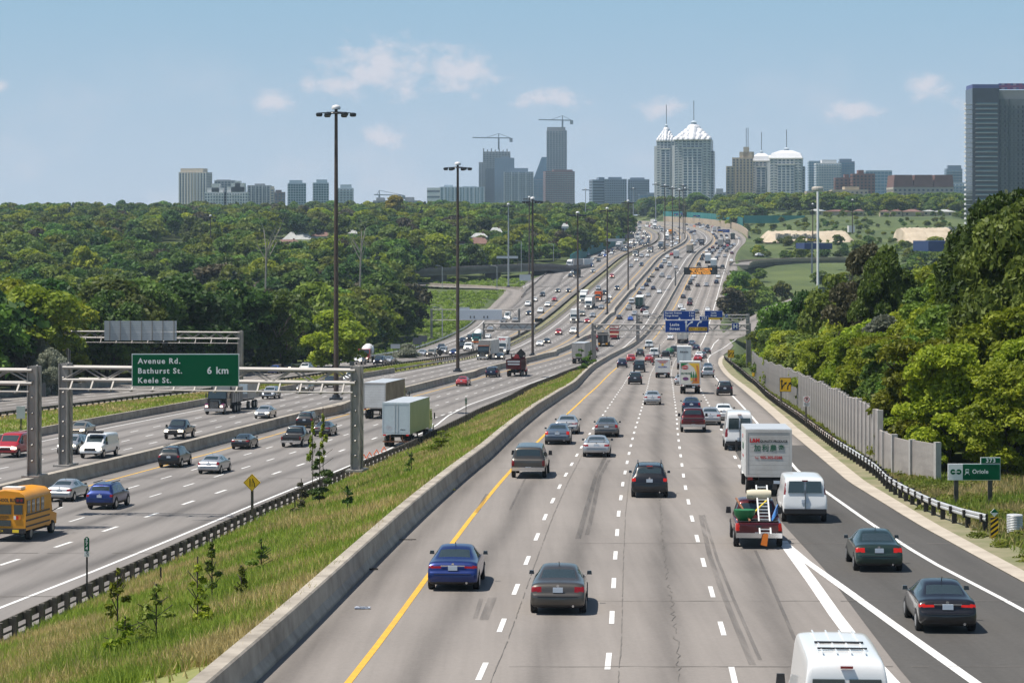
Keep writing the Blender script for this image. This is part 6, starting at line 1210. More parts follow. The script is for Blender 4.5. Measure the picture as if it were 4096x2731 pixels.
# ------------------------------------------------------------------ vehicles
M_glass = mat('car_glass', (.050, .075, .082), .05, metal=.4, spec=.9, coat=.2); M_tyre = mat('tyre_rubber', (.018, .018, .019), .8); M_rim = mat('wheel_rim', (.45, .46, .48), .3, .8); M_trim = mat('black_trim', (.02, .02, .022), .5); M_chrome = mat('chrome', (.65, .66, .68), .15, 1)
M_tl = mat('tail_lens', (.20, .006, .008), .15, coat=.5); M_tlon = mat('tail_lens_lit', (.34, .008, .006), .2, emit=(1, .05, .02), estr=.13); M_hl = mat('headlamp', (.55, .57, .60), .12, coat=.6); M_hlon = mat('headlamp_lit', (.8, .8, .75), .2, emit=(1, .86, .62), estr=2.2); M_plate = mat('plate', (.55, .62, .70), .5); M_under = mat('underbody', (.012, .012, .012), .9); M_amb2 = mat('amber_lens', (.7, .22, .02), .2)
COLS = dict(black=(.006, .006, .008), char=(.040, .041, .045), grey=(.12, .125, .13), bronze=(.085, .078, .068), silver=(.42, .435, .45), white=(.76, .77, .77), pale=(.55, .58, .62), navy=(.008, .014, .045), blue=(.010, .030, .155), bright=(.012, .075, .36), red=(.36, .010, .014), maroon=(.085, .006, .010), beige=(.36, .31, .24), green=(.022, .045, .036), teal=(.01, .17, .18), steel=(.10, .135, .18), orange=(.75, .16, .01), yellow=(.80, .36, .01))
CNAME = dict(char='charcoal', bronze='brownish grey', pale='pale silver', navy='dark blue', bright='bright blue', steel='grey-blue', green='dark green')
PM = {k: paint(k, v, .55 if k in ('char', 'grey', 'bronze', 'silver', 'pale', 'navy', 'blue', 'steel', 'green', 'beige', 'maroon') else .0) for k, v in COLS.items()}
# stations along the car from the rear: y, underside, shoulder, top, half width, half width of the roof edge
ST_ = dict(
 sedan=(4.6, [(0, .42, .52, .53, .66, .5), (.03, .30, .62, .64, .80, .6), (.10, .24, .68, .70, .86, .6), (.14, .22, .78, .82, .87, .62), (.24, .21, .93, .99, .875, .64), (.42, .2, .95, 1.03, .88, .64), (.78, .2, .95, 1.07, .88, .62), (1.38, .2, .945, 1.37, .885, .565), (1.75, .2, .94, 1.43, .885, .57), (2.05, .2, .94, 1.445, .885, .575), (2.12, .2, .94, 1.445, .885, .575), (2.75, .2, .93, 1.40, .885, .57), (3.45, .2, .92, 1.0, .88, .62), (3.75, .2, .88, .95, .875, .6), (4.25, .22, .76, .84, .84, .55), (4.48, .26, .62, .68, .78, .5), (4.58, .32, .54, .56, .68, .45), (4.6, .42, .5, .51, .6, .4)], (.80, 3.72)),
 coupe=(4.5, [(0, .42, .52, .53, .66, .5), (.03, .30, .62, .64, .80, .6), (.12, .22, .76, .80, .86, .6), (.24, .2, .92, .97, .865, .62), (.45, .2, .93, 1.0, .87, .62), (.70, .2, .93, 1.02, .87, .6), (1.45, .2, .92, 1.30, .87, .54), (1.85, .2, .92, 1.345, .87, .55), (2.1, .2, .91, 1.35, .87, .55), (2.65, .2, .9, 1.30, .87, .54), (3.4, .2, .89, .96, .87, .6), (4.1, .22, .76, .82, .83, .55), (4.38, .26, .62, .66, .78, .5), (4.48, .32, .52, .54, .68, .45), (4.5, .42, .5, .51, .6, .4)], (.80, 3.6)),
 suv=(4.55, [(0, .44, .62, .63, .74, .6), (.04, .34, .80, .82, .86, .64), (.10, .28, .94, .97, .91, .66), (.16, .26, 1.02, 1.08, .92, .70), (.26, .25, 1.05, 1.22, .92, .70), (.46, .25, 1.05, 1.56, .92, .665), (.62, .25, 1.05, 1.64, .92, .67), (1.4, .25, 1.04, 1.70, .925, .68), (1.5, .25, 1.04, 1.70, .925, .68), (2.4, .25, 1.03, 1.69, .925, .68), (2.5, .25, 1.03, 1.68, .925, .68), (2.75, .25, 1.03, 1.64, .925, .67), (3.4, .25, 1.02, 1.13, .92, .7), (4.1, .28, .93, 1.02, .88, .62), (4.40, .32, .78, .84, .83, .55), (4.52, .4, .64, .66, .72, .5), (4.55, .48, .58, .59, .64, .45)], (.85, 3.62)),
 minivan=(5.1, [(0, .42, .62, .63, .78, .6), (.04, .32, .84, .86, .90, .68), (.10, .27, 1.0, 1.03, .95, .74), (.16, .25, 1.05, 1.14, .96, .76), (.24, .24, 1.07, 1.34, .96, .76), (.36, .24, 1.07, 1.62, .96, .735), (.48, .24, 1.07, 1.71, .96, .74), (1.6, .24, 1.06, 1.76, .97, .75), (1.7, .24, 1.06, 1.76, .97, .75), (2.75, .24, 1.05, 1.74, .97, .75), (2.85, .24, 1.05, 1.73, .97, .75), (3.15, .24, 1.04, 1.68, .97, .73), (4.05, .24, 1.0, 1.1, .96, .74), (4.6, .26, .9, .98, .92, .66), (4.95, .3, .74, .8, .86, .58), (5.06, .38, .6, .62, .76, .5), (5.1, .46, .55, .56, .66, .45)], (.85, 4.15)),
 van=(5.7, [(0, .46, .72, .73, .90, .7), (.03, .40, .92, .94, .97, .8), (.07, .36, 1.14, 1.18, 1.0, .9), (.10, .34, 1.2, 1.34, 1.0, .91), (.16, .33, 1.22, 1.86, 1.0, .86), (.24, .33, 1.22, 2.00, 1.0, .86), (.5, .33, 1.22, 2.06, 1.0, .86), (2.6, .33, 1.21, 2.09, 1.0, .87), (3.3, .33, 1.20, 2.08, 1.0, .87), (3.45, .33, 1.20, 2.07, 1.0, .86), (3.9, .33, 1.19, 1.98, 1.0, .84), (4.55, .33, 1.16, 1.28, .99, .82), (5.1, .35, 1.08, 1.18, .97, .78), (5.5, .38, .96, 1.02, .95, .72), (5.64, .44, .7, .72, .92, .6), (5.7, .5, .62, .63, .84, .5)], (.95, 4.75)),
 sprinter=(6.2, [(0, .46, .72, .73, .90, .7), (.03, .40, .92, .94, .97, .8), (.07, .36, 1.14, 1.18, .99, .92), (.10, .34, 1.25, 1.36, .99, .92), (.15, .33, 1.28, 2.30, .99, .84), (.24, .33, 1.28, 2.54, .99, .80), (.5, .33, 1.28, 2.62, .99, .80), (2.6, .33, 1.28, 2.66, .99, .81), (4.2, .33, 1.28, 2.64, .99, .80), (4.35, .33, 1.28, 2.58, .99, .8), (4.7, .33, 1.27, 2.34, .99, .79), (5.35, .33, 1.22, 1.4, .97, .8), (5.8, .35, 1.08, 1.18, .95, .74), (6.05, .4, .9, .94, .93, .66), (6.17, .48, .68, .7, .88, .58), (6.2, .55, .62, .63, .8, .5)], (1.0, 5.2)),
 pickup=(5.6, [(0, .56, .98, .985, .86, .8), (.04, .52, 1.03, 1.035, .92, .86), (.12, .5, 1.05, 1.055, .95, .9), (1.75, .42, 1.08, 1.085, .97, .92), (1.88, .40, 1.10, 1.12, .97, .86), (1.96, .40, 1.12, 1.30, .97, .80), (2.08, .40, 1.13, 1.74, .97, .715), (2.3, .40, 1.13, 1.83, .975, .72), (2.9, .40, 1.13, 1.86, .98, .73), (3.0, .40, 1.13, 1.86, .98, .73), (3.5, .40, 1.12, 1.82, .98, .72), (4.05, .40, 1.11, 1.22, .97, .74), (4.6, .42, 1.06, 1.17, .96, .7), (5.3, .46, 1.0, 1.08, .94, .66), (5.52, .5, .86, .9, .92, .6), (5.6, .58, .7, .71, .86, .55)], (1.05, 4.65)),
 capped=(5.7, [(0, .56, .98, .985, .86, .8), (.04, .52, 1.03, 1.04, .92, .86), (.10, .5, 1.06, 1.10, .95, .88), (.15, .48, 1.10, 1.22, .96, .86), (.30, .46, 1.12, 1.70, .97, .76), (.42, .44, 1.12, 1.78, .97, .75), (1.7, .42, 1.12, 1.84, .97, .74), (1.8, .42, 1.12, 1.84, .97, .74), (2.9, .40, 1.13, 1.88, .98, .73), (3.0, .40, 1.13, 1.88, .98, .73), (3.55, .40, 1.12, 1.84, .98, .72), (4.1, .40, 1.11, 1.22, .97, .74), (4.6, .42, 1.06, 1.17, .96, .7), (5.4, .46, 1.0, 1.08, .94, .66), (5.62, .5, .86, .9, .92, .6), (5.7, .58, .7, .71, .86, .55)], (1.05, 4.7)))
WHR = dict(sedan=.32, coupe=.32, suv=.37, minivan=.34, van=.37, sprinter=.36, pickup=.40, capped=.40)
def car_shell(kind, lvl):
    L, stn, ax_ = ST_[kind]; b = MB(); n = None
    for (y, zl, zs, zt, W, Wr) in stn:
        g = max(0.0, min(1.0, (zt - zs - .06) / .3)); mixx = lambda a, c: a * (1 - g) + c * g
        half = [(0, zl), (W * .55, zl), (W * .93, zl + .015), (W * .995, zl + (zs - zl) * .30), (W, zl + (zs - zl) * .62), (W * .975, zs - .015), (mixx(W * .93, W * .95), mixx(zs + (zt - zs) * .25, zs + .035)), (mixx(W * .80, Wr + .02), mixx(zs + (zt - zs) * .7, zt - .10)), (mixx(W * .70, Wr - .05), mixx(zs + (zt - zs) * .85, zt - .03)), (W * .40 if g < .5 else Wr * .55, zt - .004), (0, zt)]
        ring = [(x, y, z) for x, z in half] + [(-x, y, z) for x, z in half[-2:0:-1]]; n = len(ring); b.v += ring
    for i in range(len(stn) - 1):
        for j in range(n): b.f.append((i * n + j, i * n + (j + 1) % n, (i + 1) * n + (j + 1) % n, (i + 1) * n + j)); b.m.append(0)
    b.f.append(tuple(range(n))); b.m.append(0); k = (len(stn) - 1) * n; b.f.append(tuple(k + j for j in reversed(range(n)))); b.m.append(0)
    # window faces by column: 6 = side glass, 8 and 9 (and mirrors) = roof strip
    H = n // 2; f0 = lambda i, j: i * n + j
    def glassy(i): return stn[i + 1][3] - stn[i + 1][2] > .2 and stn[i][3] - stn[i][2] > .2
    rz = [i for i in range(len(stn) - 1)]
    rise = [i for i in rz if stn[i + 1][3] - stn[i][3] > .16 and stn[i + 1][3] > stn[i + 1][2] + .2]; fall = [i for i in rz if stn[i][3] - stn[i + 1][3] > .2 and stn[i][3] > stn[i][2] + .2]
    for i in rz:
        for s in (6, n - 1 - 6):
            full = glassy(i) and not (kind in ('van', 'sprinter') and stn[i][0] < (2.9 if kind == 'van' else 4.2))
            if full and stn[i + 1][0] - stn[i][0] > .2: b.m[f0(i, s)] = 1
            if i in fall: b.m[f0(i, s)] = 1
        for s in (8, 9, n - 1 - 8, n - 1 - 9, 7, n - 1 - 7):
            if i in fall and s not in (7, n - 1 - 7): b.m[f0(i, s)] = 2
            if i in rise and (s not in (7, n - 1 - 7)): b.m[f0(i, s)] = 3
    me = b.mesh('shell', [M_trim]); tmp = bpy.data.objects.new('tmp', me); COL.objects.link(tmp); md = tmp.modifiers.new('s', 'SUBSURF'); md.levels = lvl; md.render_levels = lvl
    out_ = bpy.data.meshes.new_from_object(tmp.evaluated_get(bpy.context.evaluated_depsgraph_get())); bpy.data.objects.remove(tmp); bpy.data.meshes.remove(me); return out_
PART = ['body', 'side_window', 'windshield', 'rear_window', 'tail_light', 'tail_light', 'headlight', 'headlight', 'lower_trim', 'wheel_arch']
def classify(kind, c, m, vr=''):
    L, stn, (wr, wf) = ST_[kind]; x, y, z = c; R = WHR[kind]
    if m: return m
    zt = stn[4][2]
    tall = kind in ('van', 'sprinter', 'minivan', 'suv')
    if y < (.36 if not tall else .30) and abs(x) > ((.53 if vr != '2' else .42) if kind in ('sedan', 'coupe') else .70 if kind in ('suv',) else .78 if kind in ('minivan',) else .80 if kind != 'van' else .86):
        lo, hi = {'sedan': (.74, .89), 'coupe': (.72, .84), 'suv': (.84, 1.0), 'minivan': (.86, 1.10), 'van': (1.28, 1.80), 'sprinter': (.92, 1.5), 'pickup': (.72, 1.02), 'capped': (.72, 1.02)}[kind]
        if vr == '2': lo, hi = lo + .05, hi - .02
        if vr == '3': lo, hi = lo - .02, hi + .05
        if lo < z < hi and not (vr == '3' and abs(x) < .64): return 4 if x < 0 else 5
    if y > L - .55 and abs(x) > .44:
        lo, hi = (.60, .76) if kind in ('sedan', 'coupe') else (.74, .96)
        if lo < z < hi and y > L - (.5 if kind in ('sedan', 'coupe') else .34): return 6 if x < 0 else 7
    if abs(x) > .6:
        for wy in (wr, wf):
            if (y - wy) ** 2 + (z - R) ** 2 < (R + .07) ** 2: return 9
    if z < (.33 if kind in ('sedan', 'coupe') else .50 if kind in ('suv', 'minivan') else .48): return 8
    return 0
def split_shell(kind, lvl, single, vr=''):
    src_ = car_shell(kind, lvl); v = np.array([p.co[:] for p in src_.vertices]); grp = {}
    for p in src_.polygons: grp.setdefault(classify(kind, tuple(p.center), p.material_index, vr), []).append(tuple(p.vertices))
    bpy.data.meshes.remove(src_); return v, grp
def submesh(v, faces, name, m, smooth=True):
    ids = sorted({i for f in faces for i in f}); mp = {j: i for i, j in enumerate(ids)}; me = bpy.data.meshes.new(name); me.from_pydata(v[ids].tolist(), [], [tuple(mp[i] for i in f) for f in faces])
    for x in (m if isinstance(m, list) else [m]): me.materials.append(x)
    me.polygons.foreach_set('use_smooth', [smooth] * len(faces)); me.update(); return me
def wheel_mb(r, w_=.22):
    t = MB(); t.lathe([(r * .62, -w_ / 2), (r * .94, -w_ / 2), (r, -w_ * .32), (r, w_ * .32), (r * .94, w_ / 2), (r * .62, w_ / 2)], n=18, axis='x', cap=True)
    q = MB(); q.lathe([(r * .60, -w_ / 2 - .006), (r * .60, w_ / 2 + .006)], n=12, axis='x'); return t, q
PROTO = {}
def proto(kind):
    if kind in PROTO: return PROTO[kind]
    key, vr, kind = kind, kind[-1] if kind[-1].isdigit() else '', kind.rstrip('23'); L, stn, (wr, wf) = ST_[kind]; v, grp = split_shell(kind, 2, False, vr); R = WHR[kind]; W = max(s[4] for s in stn); parts = []
    mm = {0: None, 1: M_glass, 2: M_glass, 3: M_glass, 4: M_tl, 5: M_tl, 6: M_hl, 7: M_hl, 8: M_trim, 9: M_under}
    for k, fs in sorted(grp.items()):
        if k == 1:
            for s in (-1, 1):
                f2 = [f for f in fs if v[f[0]][0] * s > 0]
                if f2: parts.append(('side_window', submesh(v, f2, 'side_window', M_glass), None))
        else: parts.append((PART[k], submesh(v, fs, PART[k], mm[k] or PM['grey']), None))
    t, q = wheel_mb(R); tm, qm = t.mesh('tyre', M_tyre, 40), q.mesh('rim', M_rim)
    for s in (-1, 1):
        for y in (wr, wf): parts.append(('wheel', tm, (s * (W - .10), y, R), ('rim', qm)))
    zp = {'sedan': .80, 'coupe': .78, 'suv': .88, 'minivan': .92, 'van': .98, 'sprinter': .82, 'pickup': .58, 'capped': .58}[kind]; yp = -.012 if kind in ('pickup', 'capped') else {'sedan': .085, 'coupe': .09, 'suv': .045, 'minivan': .035, 'van': .005, 'sprinter': -.01}[kind]
    parts.append(('licence_plate', MB().box((0, yp, zp), (.32, .03, .16)).mesh('licence_plate', M_plate), None))
    mi = MB()
    zm = stn[[i for i, s in enumerate(stn) if s[0] > L * .5][0]][2] + .07; ym = [s[0] for s in stn if s[3] - s[2] > .3][-1] + (.30 if kind not in ('van', 'sprinter') else .45); big = kind in ('van', 'sprinter', 'pickup', 'capped')
    for s in (-1, 1): parts.append(('mirror', MB().box((s * (W + (.075 if not big else .10)), ym, zm + .03), (.17 if not big else .22, .12, .12 if not big else .26), tap=.8).mesh('mirror', M_trim if big else PM['black'], 60), None))
    if kind in ('sedan', 'coupe', 'suv', 'minivan'):
        z0 = .52 if kind in ('sedan', 'coupe') else .66
        parts.append(('bumper_seam', MB().box((0, .012, z0 + .075), (W * 1.45, .05, .018)).mesh('bumper_seam', M_trim), None))
        parts.append(('badge', MB().lathe([(.05, -.02), (.05, .02)], (0, .20 if kind in ('sedan', 'coupe') else .11, .92 if kind in ('sedan', 'coupe') else 1.0), 8, axis='y').mesh('badge', M_chrome), None))
        parts.append(('exhaust', MB().lathe([(.04, -.06), (.04, .1)], (W * .55, .06, .30), 8, axis='y').mesh('exhaust', M_chrome), None))
    if kind == 'coupe': parts.append(('spoiler', MB().box((0, .40, 1.13), (1.35, .22, .035)).box((-.5, .42, 1.06), (.06, .16, .14)).box((.5, .42, 1.06), (.06, .16, .14)).mesh('spoiler', PM['grey']), 'paint'))
    if kind == 'suv':
        for s in (-1, 1): parts.append(('roof_rail', MB().bar((s * .60, .75, 1.72), (s * .60, 2.7, 1.74), .05).mesh('roof_rail', M_trim), None))
    if kind in ('pickup', 'capped', 'van', 'sprinter'): parts.append(('bumper', MB().box((0, -.04, .55), (W * 1.9, .2, .2)).mesh('bumper', M_chrome if kind in ('pickup', 'capped') else M_trim, 30), None))
    if kind == 'pickup': parts.append(('bed', MB().box((0, .98, 1.075), (1.62, 1.62, .03)).mesh('bed', M_under), None)); parts.append(('tailgate_handle', MB().box((0, -.005, .90), (.2, .03, .07)).mesh('tailgate_handle', M_trim), None))
    if kind in ('van', 'sprinter'):
        zt = stn[5][3]; k0, k1 = (1.36, 1.88) if kind == 'van' else (1.45, 2.2)
        parts = [p for p in parts if p[0] != 'rear_window']; parts.append(('rear_panel', submesh(v, grp.get(3, []), 'rear_panel', PM['white']), 'paint'))
        for s in (-1, 1):
            slope = lambda z: .11 + .06 * (z - 1.3) if kind == 'van' else .11 + .035 * (z - 1.3); a, c_ = .05, .76
            mw = MB(); P = [(s * a, k0), (s * c_, k0), (s * (c_ - .05), k1), (s * a, k1)]; fr = [(x, slope(z) - .055, z) for x, z in P]; bk = [(x, slope(z) + .05, z) for x, z in P]
            mw.poly(fr); [mw.poly([fr[i], fr[(i + 1) % 4], bk[(i + 1) % 4], bk[i]]) for i in range(4)]; parts.append(('rear_window', mw.mesh('rear_window', M_glass), None))
        parts.append(('door_seam', MB().box((0, .02, (k0 + .5) / 2 + .1), (.018, .14, k0 - .45)).mesh('door_seam', M_trim), None)); parts.append(('brake_light', MB().box((0, .16, zt - .10), (.26, .06, .05)).mesh('brake_light', M_tl), None))
    if kind == 'minivan' or kind == 'suv': parts.append(('brake_light', MB().box((0, .42, 1.60 if kind == 'suv' else 1.66), (.3, .05, .035)).mesh('brake_light', M_tl), None))
    if kind in ('sedan',): parts.append(('antenna', MB().bar((0, 1.62, 1.40), (0, 1.45, 1.56), .02).mesh('antenna', M_trim), None))
    # front end
    parts.append(('grille', MB().box((0, L - .03, .62 if kind in ('sedan', 'coupe') else .80), (.8 if kind in ('sedan', 'coupe') else 1.0, .08, .10 if kind in ('sedan', 'coupe') else .20)).mesh('grille', M_trim), None))
    if vr == '2': parts.append(('chrome_strip', MB().box((0, .115, .875), (.84, .03, .035)).mesh('chrome_strip', M_chrome), None))
    PROTO[key] = (L, W, parts); return PROTO[key]
FARM = {}
def farmesh(kind):
    if kind not in FARM:
        L, stn, (wr, wf) = ST_[kind]; v, grp = split_shell(kind, 1, True); b = MB(); b.v = [tuple(p) for p in v]; R = WHR[kind]; W = max(s[4] for s in stn)
        idx = {0: 0, 1: 1, 2: 1, 3: 1 if kind not in ('van', 'sprinter') else 0, 4: 2, 5: 2, 6: 3, 7: 3, 8: 4, 9: 4}
        for k, fs in grp.items(): b.f += fs; b.m += [idx[k]] * len(fs)
        if kind in ('van', 'sprinter'): b.box((0, .08, 1.6), (1.5, .1, .5), 1)
        for s in (-1, 1):
            for y in (wr, wf): b.lathe([(R, -.11), (R, .11)], (s * (W - .1), y, R), 10, 4, axis='x')
            b.box((s * (W + .1), L * .66, 1.05), (.2, .12, .15), 4)
        b.box((0, .02, .85), (.32, .06, .15), 5); b.box((0, L - .03, .65), (.9, .08, .14), 4)
        if kind == 'pickup': b.box((0, .98, 1.075), (1.6, 1.6, .03), 4)
        FARM[kind] = (L, b.mesh('car', [PM['grey'], M_glass, M_tl, M_hl, M_trim, M_plate], 40))
    return FARM[kind]
VN = dict(sedan='car', coupe='car', suv='suv', minivan='minivan', van='van', sprinter='van', pickup='pickup_truck', capped='pickup_truck')
VC = dict(sedan='car', coupe='car', suv='SUV', minivan='minivan', van='van', sprinter='van', pickup='pickup truck', capped='pickup truck')
def place(e, p, ref, d, flip, L, rzadd=0):
    sl = float(ref(d + 4) - ref(d - 4)) / 8; rz = -math.atan(sl) + rzadd; pr = zb if ref is bx else za; gr = float(pr(d + 3) - pr(d - 3)) / 6
    e.rotation_euler = (math.atan(gr) * (1 if not flip else -1), 0, rz + (math.pi if flip else 0)); e.rotation_mode = 'XYZ'
    if flip: e.location = (p.x - math.sin(rz) * L, p.y + math.cos(rz) * L, p.z + L * gr)
    else: e.location = p
def vehicle(kind, col, p, ref, flip, label, group, full, lit=None, rzadd=0):
    if full:
        L, W, parts = proto(kind); kind = kind.rstrip('23'); e = empty(VN[kind], label=label, cat=VC[kind], group=group)
        for nm, me, loc, *k in [(a[0], a[1], a[2], *a[3:]) for a in parts]:
            paintit = loc == 'paint'; o = link(nm, me, e, None if paintit else loc)
            if nm == 'body' or paintit: o.material_slots[0].link = 'OBJECT'; o.material_slots[0].material = PM[col]
            if lit and nm in ('tail_light', 'brake_light') and 'b' in lit or lit and nm == 'headlight' and 'h' in lit: o.material_slots[0].link = 'OBJECT'; o.material_slots[0].material = M_tlon if 'light' in nm and nm != 'headlight' else M_hlon
            for sn, sm in k: link(sn, sm, o)
    else:
        kind = kind.rstrip('23'); L, me = farmesh(kind); e = link(VN[kind], me, label=label, cat=VC[kind], group=group); e.material_slots[0].link = 'OBJECT'; e.material_slots[0].material = PM[col]
        if lit: e.material_slots[3].link = 'OBJECT'; e.material_slots[3].material = M_hlon
    place(e, p, ref, d=p.y, flip=flip, L=L, rzadd=rzadd); return e
TW = {}
def twheel(e, x, y, r=.5, w_=.28, m=None):
    if (r, w_) not in TW: t, q = wheel_mb(r, w_); TW[r, w_] = (t.mesh('tyre', M_tyre, 40), q.mesh('rim', mat('steel_rim', (.30, .29, .28), .5, .5)))
    o = link('wheel', TW[r, w_][0], e, (x, y, r)); link('rim', TW[r, w_][1], o)
def cab(e, y0, col, roof=2.75, W=2.35, fair=None, lit=False, hood=True, z0=.75):
    """hooded lorry cab; the back of the cab is at y0 and the bonnet points to +y"""
    p = PM[col] if isinstance(col, str) else col; b = MB(); h = W / 2
    b.prism([(y0, z0 + .2), (y0 + 1.9, z0 + .2), (y0 + 1.95, 1.75), (y0 + 1.55, roof), (y0, roof)], -h, h, ax='x')
    if fair: b.prism([(y0, roof), (y0 + 1.5, roof), (y0 + .5, fair), (y0, fair)], -h * .96, h * .96, ax='x')
    b.build('cab', p, e)
    MB().poly([(-h * .92, y0 + 1.985, 1.80), (h * .92, y0 + 1.985, 1.80), (h * .86, y0 + 1.62, roof - .12), (-h * .86, y0 + 1.62, roof - .12)]); w_ = MB()
    q = [(-h * .92, y0 + 1.96, 1.80), (h * .92, y0 + 1.96, 1.80), (h * .86, y0 + 1.60, roof - .12), (-h * .86, y0 + 1.60, roof - .12)]; w_.poly(q); w_.poly([(x, y - .1, z) for x, y, z in q][::-1])
    for i in range(4): a, c = q[i], q[(i + 1) % 4]; w_.poly([a, (a[0], a[1] - .1, a[2]), (c[0], c[1] - .1, c[2]), c])
    w_.v = [(x, y + .06, z + .02) for x, y, z in w_.v]; w_.build('windshield', M_glass, e)
    for s in (-1, 1):
        MB().prism([(y0 + .55, 1.78), (y0 + 1.62, 1.78), (y0 + 1.32, roof - .2), (y0 + .55, roof - .2)], s * h, s * (h + .015), ax='x').build('side_window', M_glass, e)
        m_ = MB(); m_.box((s * (h + .28), y0 + 1.55, 2.15), (.12, .10, .62)); m_.bar((s * h, y0 + 1.5, 1.9), (s * (h + .28), y0 + 1.5, 1.9), .04); m_.build('mirror', M_trim, e)
    yb = y0 + 1.95
    if hood:
        yb = y0 + 3.5; b = MB(); k = .66
        b.prism([(-h * .72, z0 + .25), (h * .72, z0 + .25), (h * .60, 1.78), (-h * .60, 1.78)], y0 + 1.9, yb); b.v[-4:] = [(x * .86, y, z - .16 * (z > 1.2)) for x, y, z in b.v[-4:]]; b.build('bonnet', p, e)
        for s in (-1, 1): MB().prism([(y0 + 2.0, .62), (yb - .05, .62), (yb - .1, 1.12), (y0 + 3.0, 1.3), (y0 + 2.4, 1.22)], s * h * .55, s * h * .98, ax='x').build('mudguard', p, e)
        g = MB(); g.box((0, yb + .02, 1.16), (h * .86, .08, .78), 0)
        for i in range(7): g.box((-h * .36 + i * h * .12, yb + .07, 1.16), (.035, .03, .7), 1)
        g.build('grille', [M_trim, M_chrome], e)
    else: MB().box((0, yb + .03, 1.25), (W * .7, .06, .5)).build('grille', M_trim, e)
    for s in (-1, 1): MB().box((s * h * .76, yb + .0, .98), (.30, .14, .22)).build('headlight', M_hlon if lit else M_hl, e)
    MB().box((0, yb + .1, .58), (W * .98, .26, .34)).build('front_bumper', M_chrome if hood else M_trim, e)
    for s in (-1, 1): twheel(e, s * (h - .16), y0 + (2.65 if hood else 1.0))
    MB().box((0, y0 + .6, .75), (.9, 4.4, .3)).build('chassis', M_under, e)
    return yb + .23
def cargo(e, y0, y1, z0, z1, W, m, doors='two', frame=None, doorm=None, roofm=None):
    MB().box((0, (y0 + y1) / 2, (z0 + z1) / 2), (W, y1 - y0, z1 - z0)).build('cargo_box', m, e)
    if roofm: MB().box((0, (y0 + y1) / 2, z1 + .015), (W * .99, y1 - y0 - .02, .03)).build('roof', roofm, e)
    fm = frame or M_sback; b = MB(); H = z1 - z0
    for x in (-W / 2 + .06, W / 2 - .06): b.box((x, y0 - .03, (z0 + z1) / 2), (.12, .06, H))
    b.box((0, y0 - .03, z1 - .08), (W - .24, .06, .16)); b.box((0, y0 - .03, z0 + .06), (W - .24, .06, .12)); b.build('door_frame', fm, e)
    dm = doorm or m
    if doors == 'two':
        for s in (-1, 1):
            MB().box((s * (W / 4 - .06), y0 - .02, (z0 + z1) / 2), (W / 2 - .14, .05, H - .32)).build('rear_door', dm, e)
            MB().bar((s * .14, y0 - .07, z0 + .1), (s * .14, y0 - .07, z1 - .1), .035, n=6).build('lock_rod', M_galv, e)
    elif doors == 'roll':
        n = 9
        for i in range(n): MB().box((0, y0 - .02, z0 + .14 + (H - .32) * (i + .5) / n), (W - .26, .05, (H - .32) / n * .965)).build('slat', dm, e)
    else: MB().box((0, y0 - .02, (z0 + z1) / 2), (W - .26, .05, H - .32)).build('rear_door', dm, e)
def tails(e, W, z, m=None, y=-.06):
    for s in (-1, 1): MB().box((s * (W / 2 - .22), y, z), (.26, .06, .14)).build('tail_light', m or M_tl, e)
def barrear(e, W, z, m, y=.1): b = MB(); b.box((0, y, z), (W * .98, .1, .12)); [b.bar((s * W * .22, y + .05, z), (s * W * .22, y + .05, z + .55), .1) for s in (-1, 1)]; b.build('underrun_bar', m, e)
M_boxw = mat('lorry_white', (.66, .67, .67), .45, var2=((.55, .55, .53), (.72, .73, .73)), vscale=.7); M_boxd = mat('lorry_dirty_white', (.55, .55, .54), .55, var2=((.40, .37, .33), (.64, .64, .62)), vscale=.5); M_boxb = mat('lorry_brown_grime', (.26, .19, .11), .8, var2=((.15, .10, .055), (.38, .31, .21)), vscale=.35)
M_pgreen = mat('lorry_pale_green', (.28, .36, .29), .4, var2=((.25, .33, .265), (.33, .41, .34)), vscale=.4); M_pblue = mat('lorry_pale_blue', (.50, .58, .62), .45, var=.06); M_alu = mat('lorry_aluminium', (.42, .40, .38), .55, .2, var2=((.30, .28, .26), (.50, .48, .46)), vscale=.6); M_rustbar = mat('rust_bar', (.28, .13, .07), .8, var=.4, vscale=3); M_dgreen = mat('lorry_dark_green', (.010, .055, .042), .4)
M_tred = mat('text_red', (.50, .012, .015), .5); M_tblk = mat('text_black', (.02, .02, .022), .5); M_tblue = mat('text_blue', (.02, .05, .30), .5); M_tgr = mat('text_green', (.01, .10, .045), .5); M_wood = mat('plank_wood', (.40, .29, .18), .8, var=.25, vscale=1)
FLAT = (math.pi / 2, 0, 0)
def lorry(name, cat, label, group=None): return empty(name, label=label, cat=cat, group=group)
def box_truck(e, m, W=2.4, LB=5.5, z0=1.0, z1=3.5, col='white', doors='roll', frame=None, doorm=None, lit=False, cabw=None, dual=True, r=.45, fair=None, hood=True, roofm=None):
    L = cab(e, LB + .15, col, W=cabw or min(W, 2.3), lit=lit, fair=fair, hood=hood); cargo(e, 0, LB, z0, z1, W, m, doors, frame, doorm, roofm)
    MB().box((0, LB / 2, z0 - .14), (1.0, LB, .26)).build('chassis_rail', M_under, e)
    for s in (-1, 1):
        twheel(e, s * (W / 2 - .22), 1.9, r, .3); dual and twheel(e, s * (W / 2 - .56), 1.9, r, .3)
        MB().box((s * (W / 2 - .4), 1.25, .62), (.55, .03, .5)).build('mud_flap', M_under, e)
    MB().box((0, .02, z0 - .28), (W * .96, .16, .2)).build('bumper', M_under, e); tails(e, W, z0 - .08); MB().box((.4, -.07, z0 - .26), (.32, .03, .16)).build('licence_plate', M_plate, e)
    return L
